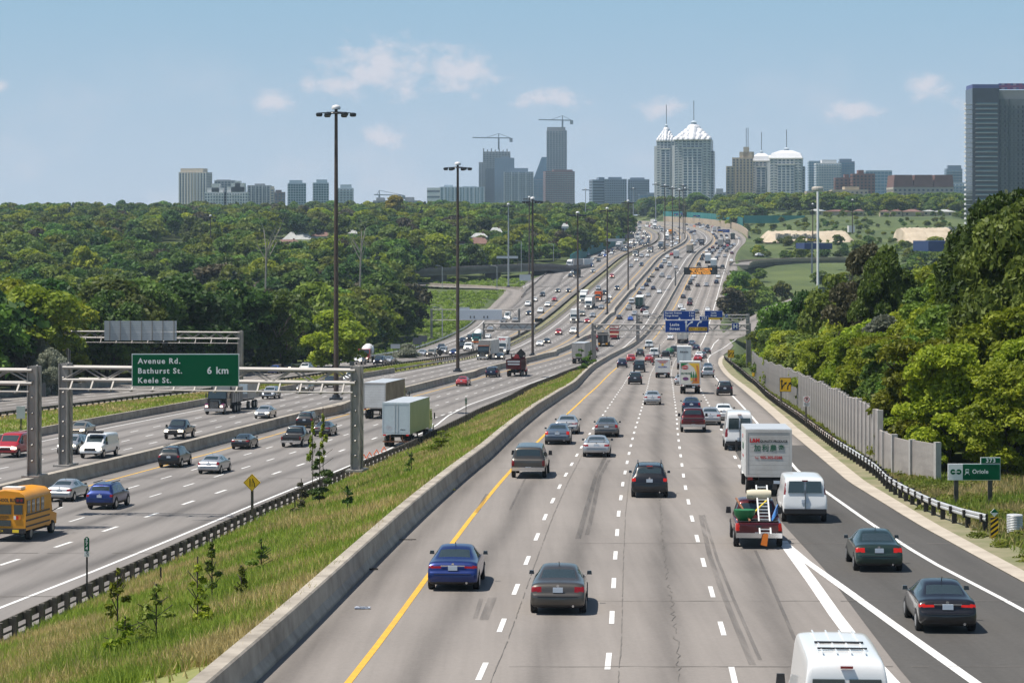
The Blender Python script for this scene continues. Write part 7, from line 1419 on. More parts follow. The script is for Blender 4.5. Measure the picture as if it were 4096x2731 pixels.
def semi(e, m, W=2.6, LT=14.4, z0=1.15, z1=4.05, col='white', doors='two', frame=None, doorm=None, lit=False, fair=3.7, hood=True, roofm=None, tractor=True, barm=None):
    cargo(e, 0, LT, z0, z1, W, m, doors, frame, doorm, roofm)
    for s in (-1, 1):
        for y in (1.4, 2.7): twheel(e, s * (W / 2 - .18), y, .5, .3); twheel(e, s * (W / 2 - .52), y, .5, .3)
    MB().box((0, 5, z0 - .14), (1.0, 10, .26)).build('chassis_rail', M_under, e); barrear(e, W, .52, barm or M_under); tails(e, W, z0 - .07)
    b = MB(); [b.box((s * .7, LT - 4.2, .6), (.14, .14, 1.1)) for s in (-1, 1)]; b.build('landing_leg', M_under, e)
    L = LT
    if tractor:
        L = cab(e, LT + .7, col, roof=2.9, W=2.4, fair=fair, lit=lit, hood=hood)
        for s in (-1, 1):
            for y in (LT - .6, LT - 1.9): twheel(e, s * 1.1, y)
        b = MB(); [b.lathe([(.09, 1.0), (.09, 3.6)], (s * 1.15, LT + .55, 0), 8) for s in (-1, 1)]; b.build('exhaust_stack', M_chrome, e)
    return L
def dump(e, col, cabcol, LB=5.6, lit=False, z1=2.9, sign=False, W=2.5):
    m = PM[col] if col in PM else col; b = MB(); h = W / 2; t = .1; z0 = 1.25
    b.box((-h + t / 2, LB / 2, (z0 + z1) / 2), (t, LB, z1 - z0)); b.box((h - t / 2, LB / 2, (z0 + z1) / 2), (t, LB, z1 - z0)); b.box((0, LB / 2, z0 + .05), (W - .2, LB, .1)); b.box((0, LB - t / 2, (z0 + z1) / 2 + .15), (W, t, z1 - z0 + .3)); b.build('tipper_body', m, e)
    MB().box((0, -.02, (z0 + z1) / 2), (W, .1, z1 - z0)).build('tailgate', m, e); rb = MB().box((0, 0, (z0 + z1) / 2), (.1, .12, z1 - z0)).mesh('rib', m)
    for s in (-1, 1):
        for i in range(6): link('rib', rb, e, (s * (h + .04), .3 + i * (LB - .6) / 5, 0))
    for i, z in ((0, z1 - .34), (1, z1 - .78)): MB().box((0, -.085, z), (W * (.84 if i == 0 else .80), .03, .26)).build('tailgate_panel', M_sback, e)
    MB().box((0, LB / 2, z0 - .2), (1.0, LB, .3)).build('chassis_rail', M_under, e); MB().box((0, .15, .8), (W * .9, .2, .3)).build('bumper', M_under, e); tails(e, W, .85, y=.02)
    for s in (-1, 1):
        for y in (1.0, 2.3, 3.6): twheel(e, s * (h - .18), y, .5, .3)
    L = cab(e, LB + .3, cabcol, roof=2.75, W=2.35, lit=lit); b = MB(); [b.lathe([(.09, 1.0), (.09, z1 + .7)], (s * 1.15, LB + .2, 0), 8) for s in (-1, 1)]; b.build('exhaust_stack', M_trim, e)
    if sign: MB().prism([(0, z1 + .0), (.85, z1 + .85), (0, z1 + 1.7), (-.85, z1 + .85)], LB - .5, LB - .44).build('folded_sign', M_sk, e).location.x = .55; MB().prism([(-.75, z1), (.35, z1), (.1, z1 + .7), (-.45, z1 + .7)], LB - .7, LB + .9).build('hopper', PM['red'], e)
    return L
def mixer(e, col, lit=True):
    L = cab(e, 5.4, col, roof=2.75, lit=lit); MB().box((0, 2.8, 1.0), (1.2, 5.6, .3)).build('chassis_rail', M_under, e)
    d_ = MB(); d_.lathe([(.35, -2.7), (.75, -2.2), (1.22, -.5), (1.25, .5), (1.05, 1.6), (.6, 2.3)], n=18, axis='y'); o = d_.build('drum', mat('mixer_drum', (.72, .72, .71), .5, var=.06), e, smooth=40); o.location = (0, 2.9, 2.45); o.rotation_euler = (math.radians(-12), 0, 0)
    d_ = MB(); d_.lathe([(1.0, -1.30), (1.04, -1.25), (1.08, -1.0)], n=18, axis='y', cap=False); s_ = d_.build('drum_stripe', M_sbackd, e); s_.location = o.location; s_.rotation_euler = o.rotation_euler
    b = MB(); b.prism([(-.1, 3.1), (.9, 3.2), (.5, 2.2), (-.2, 2.0)], -.45, .45, ax='x'); [b.bar((s * .7, .2, 1.1), (s * .7, .5, 3.4), .1) for s in (-1, 1)]; b.build('chute', M_galv, e)
    for s in (-1, 1):
        for y in (.9, 2.2, 3.4): twheel(e, s * 1.05, y, .5, .3)
    MB().lathe([(.07, 1.0), (.07, 3.5)], (-1.1, 5.3, 0), 8).build('exhaust_stack', M_chrome, e); return L
def put(e, tile, x, y, ref, L, flip=False, rzadd=0, dz=0):
    p = unp(tile[0] + x / tile[2], tile[1] + y / tile[2], zb if ref is bx else za, dz); place(e, p, ref, p.y, flip, L, rzadd); return e
TL = dict(a=(2400, 860, 5.88), b=(2700, 860, 5.88), c=(2200, 1000, 5.88), d=(2550, 1080, 5.88), e=(2000, 1100, 5.88), g=(2300, 1200, 5.88), h=(1650, 1200, 5.88), i=(2000, 1300, 5.88), j=(2400, 1350, 5.88), k=(2700, 1300, 5.88), m=(1300, 1300, 5.88), T1=(0, 1200, 2.2402), T2=(1024, 1200, 2.2402), T3=(2048, 1200, 2.2402), T4=(3072, 1200, 2.2402), L1=(0, 1900, 1.8867), L2=(1024, 1900, 1.8867), L3=(2048, 1900, 1.8867), L4=(3072, 1900, 1.8867), D=(0, 0, 1 / 1.7415))
LG = 'lorries in the traffic'
# --- lorries seen from behind on the near carriageway
e = lorry('box_truck', 'box truck', 'white produce truck with red, black and green lettering on its roll-up door'); L = box_truck(e, M_boxw, 2.36, 5.6, 1.0, 3.42, 'white', 'roll', M_boxd, M_boxd, cabw=2.2, roofm=M_sback)
text('L&M', .27, M_tred, e, (-.72, -.055, 2.86), FLAT, bold=.012); text('QUALITY PRODUCE', .165, M_tblk, e, (.25, -.055, 2.83), FLAT, bold=.004, wsc=.93); text('加利農產', .36, M_tgr, e, (.02, -.055, 2.46), FLAT, spc=1.25, bold=.006); text('Tel.', .15, M_tred, e, (-.62, -.055, 1.98), FLAT); text('905-305-0288', .20, M_tred, e, (.12, -.055, 1.99), FLAT, bold=.004)
text('L&M', .3, M_tred, e, (-1.185, 3.6, 2.9), (math.pi / 2, 0, -math.pi / 2)); text('加利農產', .38, M_tgr, e, (-1.185, 3.2, 2.4), (math.pi / 2, 0, -math.pi / 2)); text('905-305-0288', .2, M_tred, e, (-1.185, 3.2, 1.9), (math.pi / 2, 0, -math.pi / 2))
put(e, TL['D'], 1766, 1140, ax, L)
e = lorry('box_truck', 'box truck', 'box truck with a fruit drink picture of green bottles on its back door'); L = box_truck(e, M_boxw, 2.5, 6.0, 1.12, 3.9, 'white', 'one', M_boxw, M_boxw)
P = lambda pts, m, y, nm: MB().prism([(x, z) for x, z in pts], y - .004, y, ax='y').build(nm, m, e); ad = [mat('print_' + n, c, .5) for n, c in (('cream', (.70, .69, .62)), ('green', (.02, .20, .06)), ('yellow', (.80, .52, .06)), ('orange', (.62, .22, .04)), ('red', (.50, .02, .02)), ('purple', (.16, .05, .16)))]
P([(-1.1, 1.28), (1.1, 1.28), (1.1, 3.72), (-1.1, 3.72)], ad[0], -.05, 'print'); P([(-1.1, 3.0), (-.75, 3.45), (-.2, 3.72), (-1.1, 3.72)], ad[1], -.056, 'print'); P([(-.25, 3.72), (1.1, 3.72), (1.1, 1.28), (.55, 1.28), (.75, 2.4), (.45, 3.15)], ad[2], -.056, 'print'); P([(.7, 3.5), (.95, 3.4), (1.1, 2.6), (1.1, 1.28), (.1, 1.28), (.45, 1.6), (.85, 2.2)], ad[3], -.060, 'print')
P([(-.62 + .42 * math.cos(t * .35), 3.2 + .24 * math.sin(t * .35)) for t in range(18)], ad[4], -.062, 'print'); text('Del Monte', .19, M_sw, e, (-.62, -.068, 3.2), FLAT, bold=.004)
text('ON THE GO', .30, M_tgr, e, (-.52, -.06, 2.46), FLAT, bold=.012, wsc=.72); P([(-.55 + .36 * math.cos(t * .35), 1.85 + .2 * math.sin(t * .35)) for t in range(18)], ad[5], -.062, 'print')
for i, c in enumerate((2, 3, 4)): x = .14 + .27 * i; P([(x - .11, 1.55), (x + .11, 1.55), (x + .11, 2.25), (x + .04, 2.5), (x + .04, 2.68), (x - .04, 2.68), (x - .04, 2.5), (x - .11, 2.25)], ad[1], -.066, 'print'); P([(x - .10, 1.58), (x + .10, 1.58), (x + .10, 1.95), (x - .10, 1.95)], ad[c], -.070, 'print')
put(e, TL['T3'], 1597, 842, ax, L)
e = lorry('trailer_truck', 'lorry', 'tall white trailer with the black word Altanic on its doors'); L = semi(e, M_boxw, 2.59, 13.6, 1.15, 4.1, 'white', doorm=M_pblue); text('Altanic', .5, M_tblk, e, (0, -.06, 3.15), FLAT, bold=.016, spc=1.05); put(e, TL['j'], 1978, 752, ax, L)
e = lorry('box_truck', 'box truck', 'white cube van with red lettering and a blue telephone number on the back'); L = box_truck(e, M_boxw, 2.3, 4.6, .85, 2.95, 'white', 'one', M_boxw, M_boxw, hood=True, r=.38)
b = MB(); r = random.Random(3)
for z, n, hw in ((2.58, 12, .80), (2.38, 8, .5)):
    for i in range(n): x = -hw + 2 * hw * (i + .5) / n; b.box((x, -.052, z), (2 * hw / n * .78, .008, .13)); b.box((x + r.uniform(-.02, .02), -.054, z + r.uniform(-.02, .02)), (2 * hw / n * .3, .008, .04), 1)
b.build('lettering', [M_tred, M_boxw], e); P([(.2 * math.cos(t * .35), 2.08 + .2 * math.sin(t * .35)) for t in range(18)], ad[2], -.055, 'round_logo'); text('416-219-8834', .24, M_tblue, e, (0, -.056, 1.72), FLAT, bold=.012); put(e, TL['j'], 1472, 952, ax, L)
e = lorry('trailer_truck', 'lorry', 'grey-white trailer straight ahead beneath the largest blue sign'); L = semi(e, M_boxd, doorm=M_boxd, frame=M_alu); put(e, TL['j'], 1928, 142, ax, L)
e = lorry('box_truck', 'box truck', 'white box truck just left of the trailer behind the amber message board'); L = semi(e, M_boxw, 2.6, 12, 1.15, 4.0, 'white', doorm=M_pblue); put(e, TL['b'], 905, 1262, ax, L)
e = lorry('trailer_truck', 'lorry', 'tall white trailer above the left half of the amber message board'); L = semi(e, M_boxw, doorm=M_pblue); put(e, TL['b'], 768, 1140, ax, L)
e = lorry('trailer_truck', 'lorry', 'small pale trailer in the dense traffic above the message board'); L = semi(e, M_alu, 2.5, 11); put(e, TL['b'], 1060, 752, ax, L)
e = lorry('trailer_truck', 'lorry', 'grey dump trailer right of the small pale trailer in the dense traffic'); L = dump(e, 'grey', 'black'); put(e, TL['b'], 1235, 728, ax, L)
e = lorry('coach', 'coach', 'dark coach in the outer lane near the far gantry sign'); L = box_truck(e, PM['black'], 2.55, 11, .6, 3.5, 'black', 'one', M_trim, M_glass); put(e, TL['b'], 1358, 577, ax, L)
e = lorry('box_truck', 'box truck', 'white box truck left of the far blue gantry sign'); L = box_truck(e, M_boxw); put(e, TL['b'], 932, 398, ax, L)
# --- lorries on the outbound express lanes
e = lorry('trailer_truck', 'lorry', 'parked trailer with pale green sides and two pale blue doors on the shoulder'); L = semi(e, M_pgreen, 2.59, 13.0, 1.2, 4.1, 'white', doorm=M_pblue, frame=M_pblue, roofm=M_sback, barm=M_rustbar, fair=None)
for i in range(2): MB().prism([(-1.0 + i * .2, 1.85 - i * .12), (-.78 + i * .2, 1.6 - i * .12), (-.52 + i * .2, 1.85 - i * .1), (-.75 + i * .2, 2.1 - i * .1)], -.052, -.048).build('placard', M_sback, e)
text('574835', .16, M_tblk, e, (.62, -.05, 1.62), FLAT); put(e, TL['T2'], 1255, 1318, bx, L)
for o in e.children:
    if o.name.startswith('tail_light'): o.material_slots[0].link = 'OBJECT'; o.material_slots[0].material = M_tlon
e = lorry('trailer_truck', 'lorry', 'trailer with grimy brown side and white roll-up door behind the gantry post'); L = semi(e, M_boxb, 2.59, 13.5, 1.2, 4.1, 'char', 'roll', M_alu, M_boxw, roofm=M_sback, fair=None); put(e, TL['T2'], 1062, 1066, bx, L)
e = lorry('dump_truck', 'dump truck', 'dark red tipper lorry with ribbed sides and a folded sign on top'); L = dump(e, 'maroon', 'red', sign=True); put(e, TL['i'], 322, 1215, bx, L)
e = lorry('trailer_truck', 'lorry', 'grey trailer with bare metal doors left of the gantry post'); L = semi(e, M_alu, doorm=M_alu, frame=M_alu, fair=None, roofm=M_sback); put(e, TL['i'], 1840, 906, bx, L)
e = lorry('trailer_truck', 'lorry', 'black flatbed lorry stacked with dark material below the gantry truss'); L = semi(e, PM['black'], 2.5, 9, 1.1, 2.9, 'black', doorm=M_trim, frame=M_trim, fair=None); b = MB(); [b.lathe([(.5, -.9), (.5, .9)], (-.6 + i * .6, 1.0 + i % 2, 3.2), 10, axis='x') for i in range(3)]; b.build('load', M_trim, e); b = MB(); [b.box((s * .95, -.08, .75), (.5, .04, .4)) for s in (-1, 1)]; b.build('mud_flap', PM['yellow'], e); put(e, TL['g'], 655, 1098, bx, L)
e = lorry('flatbed_truck', 'flatbed lorry', 'red flatbed lorry with wooden deck under the gantry truss'); L = cab(e, 8.3, 'red'); MB().box((0, 4, 1.15), (2.5, 8, .22)).build('frame', PM['red'], e)
for i in range(8): MB().box((-1.1 + i * .314, 4, 1.29), (.29, 7.9, .06)).build('plank', M_wood, e)
b = MB(); [b.bar((s * 1.2, 7.9, 1.2), (s * 1.2, 7.9, 3.5), .12) for s in (-1, 1)]; b.bar((-1.2, 7.9, 3.4), (1.2, 7.9, 3.4), .14); b.bar((-1.2, 7.9, 2.6), (1.2, 7.9, 2.6), .1); b.build('headboard', PM['red'], e); MB().box((0, .05, .8), (2.4, .2, .5)).build('bumper', PM['red'], e); tails(e, 2.5, .85)
for s in (-1, 1):
    for y in (1.2, 2.5): twheel(e, s * 1.05, y)
put(e, TL['g'], 885, 930, bx, L)
e = lorry('trailer_truck', 'lorry', 'grey-sided trailer with dark green doors in the middle lane'); L = semi(e, M_alu, doorm=M_dgreen, frame=M_dgreen, fair=None, roofm=M_boxw); put(e, TL['c'], 2095, 1388, bx, L)
e = lorry('box_truck', 'box truck', 'white box truck before the beige trailer on the outbound express lanes'); L = box_truck(e, M_boxw, z1=3.8); put(e, TL['a'], 1785, 1022, bx, L)
e = lorry('trailer_truck', 'lorry', 'beige trailer in the right lane of the outbound express road'); L = semi(e, M_boxb, doorm=M_kerb, fair=None); put(e, TL['a'], 2090, 893, bx, L)
e = lorry('dump_truck', 'dump truck', 'dark blue tipper far off on the bend of the outbound express road'); L = dump(e, 'navy', 'navy'); put(e, TL['b'], 622, 715, bx, L)
# --- the small school bus
e = lorry('school_bus', 'school bus', 'small yellow school bus cut by the left edge of the view'); M_bus = mat('bus_yellow', (.72, .30, .012), .4, var=.06, vscale=1); W = 2.35
b = MB(); b.prism([(-W / 2, .62), (W / 2, .62), (W / 2, 2.35), (W / 2 - .1, 2.62), (W / 2 - .4, 2.80), (0, 2.88), (-W / 2 + .4, 2.80), (-W / 2 + .1, 2.62), (-W / 2, 2.35)], 0, 4.6); b.prism([(4.6, .5), (6.2, .5), (6.25, 1.1), (5.5, 1.25), (5.1, 2.2), (4.6, 2.4)], -.98, .98, ax='x'); b.build('body', M_bus, e, smooth=40)
for x0, x1, z0, z1, nm in ((-1.06, -.72, 1.55, 2.05, 'rear_window'), (-.62, .34, 1.55, 2.08, 'rear_window'), (.50, 1.0, 1.55, 2.08, 'rear_window'), (-.62, .32, .88, 1.2, 'lower_window')): MB().box(((x0 + x1) / 2, -.015, (z0 + z1) / 2), (x1 - x0, .04, z1 - z0)).build(nm, M_glass, e)
for i in range(4):
    for s in (-1, 1): MB().box((s * (W / 2 + .01), .5 + i * .82, 1.95), (.04, .52, .72)).build('side_window', M_glass, e)
for z in (.85, 1.18, 1.5):
    for s in (-1, 1): MB().box((s * (W / 2 + .012), 2.2, z), (.03, 4.2, .09)).build('rub_rail', M_trim, e)
MB().box((0, -.03, 2.34), (1.16, .03, .34)).build('name_board', M_bus, e); text('SCHOOL BUS', .27, M_tblk, e, (.0, -.05, 2.34), FLAT, wsc=.74, bold=.006)
for s in (-1, 1):
    MB().box((s * .84, -.03, 2.34), (.5, .04, .34)).build('lamp_board', M_trim, e); b = MB(); [b.lathe([(.085, -.08), (.085, -.05)], (s * .84 + u, 0, 2.34), 10, axis='y') for u in (-.11, .11)]; b.build('warning_lamp', M_tl, e)
    for u, m_ in ((0, M_sw), (.14, M_tlon), (.28, M_amb2)): MB().box((s * (.56 + u), -.03, 1.36), (.13, .04, .2)).build('tail_light', m_, e)
    twheel(e, s * .98, 1.2, .38, .28); twheel(e, s * .95, 5.3, .38, .26); m_ = MB(); m_.box((s * 1.55, 5.2, 1.75), (.2, .1, .42)); m_.bar((s * 1.0, 5.3, 1.3), (s * 1.5, 5.2, 1.55), .05); m_.build('mirror', M_trim, e)
text('DO NOT PASS', .11, M_tblk, e, (-.15, -.03, 1.42), FLAT); text('WHEN SIGNALS', .11, M_tblk, e, (-.15, -.03, 1.33), FLAT); text('FLASHING', .11, M_tblk, e, (-.15, -.03, 1.24), FLAT)
MB().box((0, -.1, .62), (W + .04, .26, .26)).build('bumper', M_trim, e); text('STOCK', .17, M_syel, e, (-.35, -.235, .62), FLAT, spc=1.2); MB().box((.68, -.24, .62), (.38, .02, .17)).build('licence_plate', M_syel, e); MB().box((0, 1.4, 2.93), (1.1, .8, .14)).build('roof_hatch', M_sw, e); MB().box((0, 3, .55), (1.8, 5.4, .3)).build('chassis', M_under, e)
put(e, TL['L1'], 40, 500, bx, 6.3)
# --- oncoming lorries
F1 = dict(flip=True)
def onc(e, t, x, y, L, rz=0): put(e, TL[t], x, y, bx, L, True, rz)
e = lorry('dump_truck', 'dump truck', 'black and purple tipper lorry with a tipping trailer below the green sign'); dk = PM['black']; L0 = dump(e, M_alu, 'black', LB=5.4, lit=True, z1=3.0); onc(e, 'T1', 1912, 1027, L0)
pu = paint('purple', (.10, .006, .05))
for o in e.children:
    if o.name.startswith('mudguard'): o.data.materials[0] = pu
e2 = lorry('dump_trailer', 'trailer', 'silver tipping trailer pulled by the black and purple lorry'); b = MB(); b.box((0, 3, 2.2), (2.5, 6, 1.9)); b.build('tipper_body', M_alu, e2); MB().box((0, 6.04, 2.5), (2.4, .06, 1.2)).build('front_panel', M_pblue, e2); MB().box((0, 3, 1.1), (1, 7.4, .3)).build('chassis', M_under, e2)
for s in (-1, 1):
    for y in (1, 2.3, 4.9): twheel(e2, s * 1.05, y, .5, .3)
q = Vector(e.location); place(e2, Vector((q.x + .11 * 2.2, q.y + 1.2, q.z)), bx, q.y, True, 7.2); e2.location.z += .05
e = lorry('trailer_truck', 'lorry', 'black long-nosed lorry with a white trailer on the oncoming express lanes'); L = semi(e, M_boxd, 2.6, 13.5, col='black', lit=True, fair=3.9); MB().box((0, L - 2.0, 2.95), (2.2, .12, .1)).build('marker_lights', PM['orange'], e); onc(e, 'h', 1638, 1410, L)
e = lorry('box_truck', 'box truck', 'white rental box truck with red Ryder lettering above the cab'); L = box_truck(e, M_boxw, 2.5, 6.5, 1.0, 3.9, 'white', lit=True); text('Ryder', .62, M_tred, e, (.0, 6.56, 3.45), (math.pi / 2, 0, math.pi), bold=.02); onc(e, 'h', 2070, 1292, L)
e = lorry('mixer_truck', 'cement lorry', 'red cement mixer lorry with a white drum on the farthest lanes'); L = mixer(e, 'red'); onc(e, 'm', 872, 892, L)
e = lorry('mixer_truck', 'cement lorry', 'teal cement mixer lorry with a white drum and orange bumper'); L = mixer(e, 'teal'); onc(e, 'h', 1492, 1035, L)
for o in e.children:
    if o.name.startswith('front_bumper'): o.material_slots[0].link = 'OBJECT'; o.material_slots[0].material = PM['orange']
e = lorry('box_truck', 'box truck', 'white box truck near the fourth lamp mast on the oncoming express lanes'); L = box_truck(e, M_boxw, 2.5, 7, 1.0, 3.9, 'white', lit=True); onc(e, 'e', 1728, 1130, L)
e = lorry('trailer_truck', 'lorry', 'white lorry with a grey trailer right of the fourth lamp mast'); L = semi(e, M_alu, col='white', fair=3.9, lit=True); onc(e, 'c', 895, 1398, L)
e = lorry('trailer_truck', 'lorry', 'white lorry close behind the white one by the fourth lamp mast'); L = semi(e, M_boxw, col='white', lit=True, LT=9); onc(e, 'c', 765, 1252, L)
e = lorry('dump_truck', 'dump truck', 'orange tipper lorry with a grey top beside the white lorries'); L = dump(e, 'orange', 'orange', lit=True, z1=3.2); onc(e, 'c', 1112, 1218, L)
e = lorry('dump_truck', 'dump truck', 'black tipper lorry behind the fourth lamp mast on the farthest lanes'); L = dump(e, 'black', 'black', lit=True); onc(e, 'c', 610, 660, L)
e = lorry('dump_truck', 'dump truck', 'white tipper lorry between the fifth and sixth lamp masts'); L = dump(e, 'char', 'white', lit=True); onc(e, 'a', 822, 985, L)
e = lorry('dump_truck', 'dump truck', 'white tipper lorry with a red body coming down the bend'); L = dump(e, 'maroon', 'white', lit=True); onc(e, 'a', 1160, 892, L)
e = lorry('trailer_truck', 'lorry', 'blue lorry with a grey trailer coming down the bend'); L = semi(e, M_alu, col='steel', lit=True); onc(e, 'a', 1415, 808, L)
e = lorry('trailer_truck', 'lorry', 'white lorry in front of the close bunch of lamp masts'); L = semi(e, M_boxw, 2.6, 11, col='white'); onc(e, 'a', 1562, 602, L)
e = lorry('trailer_truck', 'lorry', 'bright yellow lorry behind the close bunch of lamp masts'); L = box_truck(e, PM['yellow'], 2.5, 7, 1, 3.9, 'yellow'); onc(e, 'a', 1660, 492, L)
e = lorry('dump_truck', 'dump truck', 'white tipper lorry left of the yellow lorry far up the road'); L = dump(e, 'white', 'white'); onc(e, 'a', 1450, 410, L)
e = lorry('trailer_truck', 'lorry', 'white lorry at the far bend below a white trailer'); L = semi(e, M_boxw, 2.6, 11, col='white'); onc(e, 'a', 1290, 335, L)
e = lorry('trailer_truck', 'lorry', 'white trailer crossing the top of the far bend'); L = semi(e, M_boxw, 2.6, 13, col='white'); onc(e, 'a', 1310, 238, L)
e = lorry('trailer_truck', 'lorry', 'grey-nosed refrigerated lorry on the farthest lanes before the teal wall'); L = semi(e, M_boxw, 2.6, 12, col='silver'); onc(e, 'a', 412, 832, L)
e = lorry('box_truck', 'box truck', 'white box truck in the packed traffic of the farthest lanes'); L = box_truck(e, M_boxw); onc(e, 'a', 878, 645, L)
e = lorry('box_truck', 'box truck', 'white box truck far off in the packed outer lanes'); L = box_truck(e, M_boxw); onc(e, 'a', 935, 382, L)
for lb, x, y, col in (('white lorry with a grey trailer on the left flyover', 2271, 1034, 'white'), ('white box truck following on the left flyover', 2311, 1026, 'white')):
    e = lorry('trailer_truck', 'lorry', lb); L = semi(e, M_alu if x < 2300 else M_boxw, 2.5, 8, col=col, z1=3.9); p = at(x, y, 1046 if x < 2300 else 1056); e.location = (p.x + 6, p.y + 10, zz[1] + .06); e.rotation_euler = (0, 0, math.pi - .55)
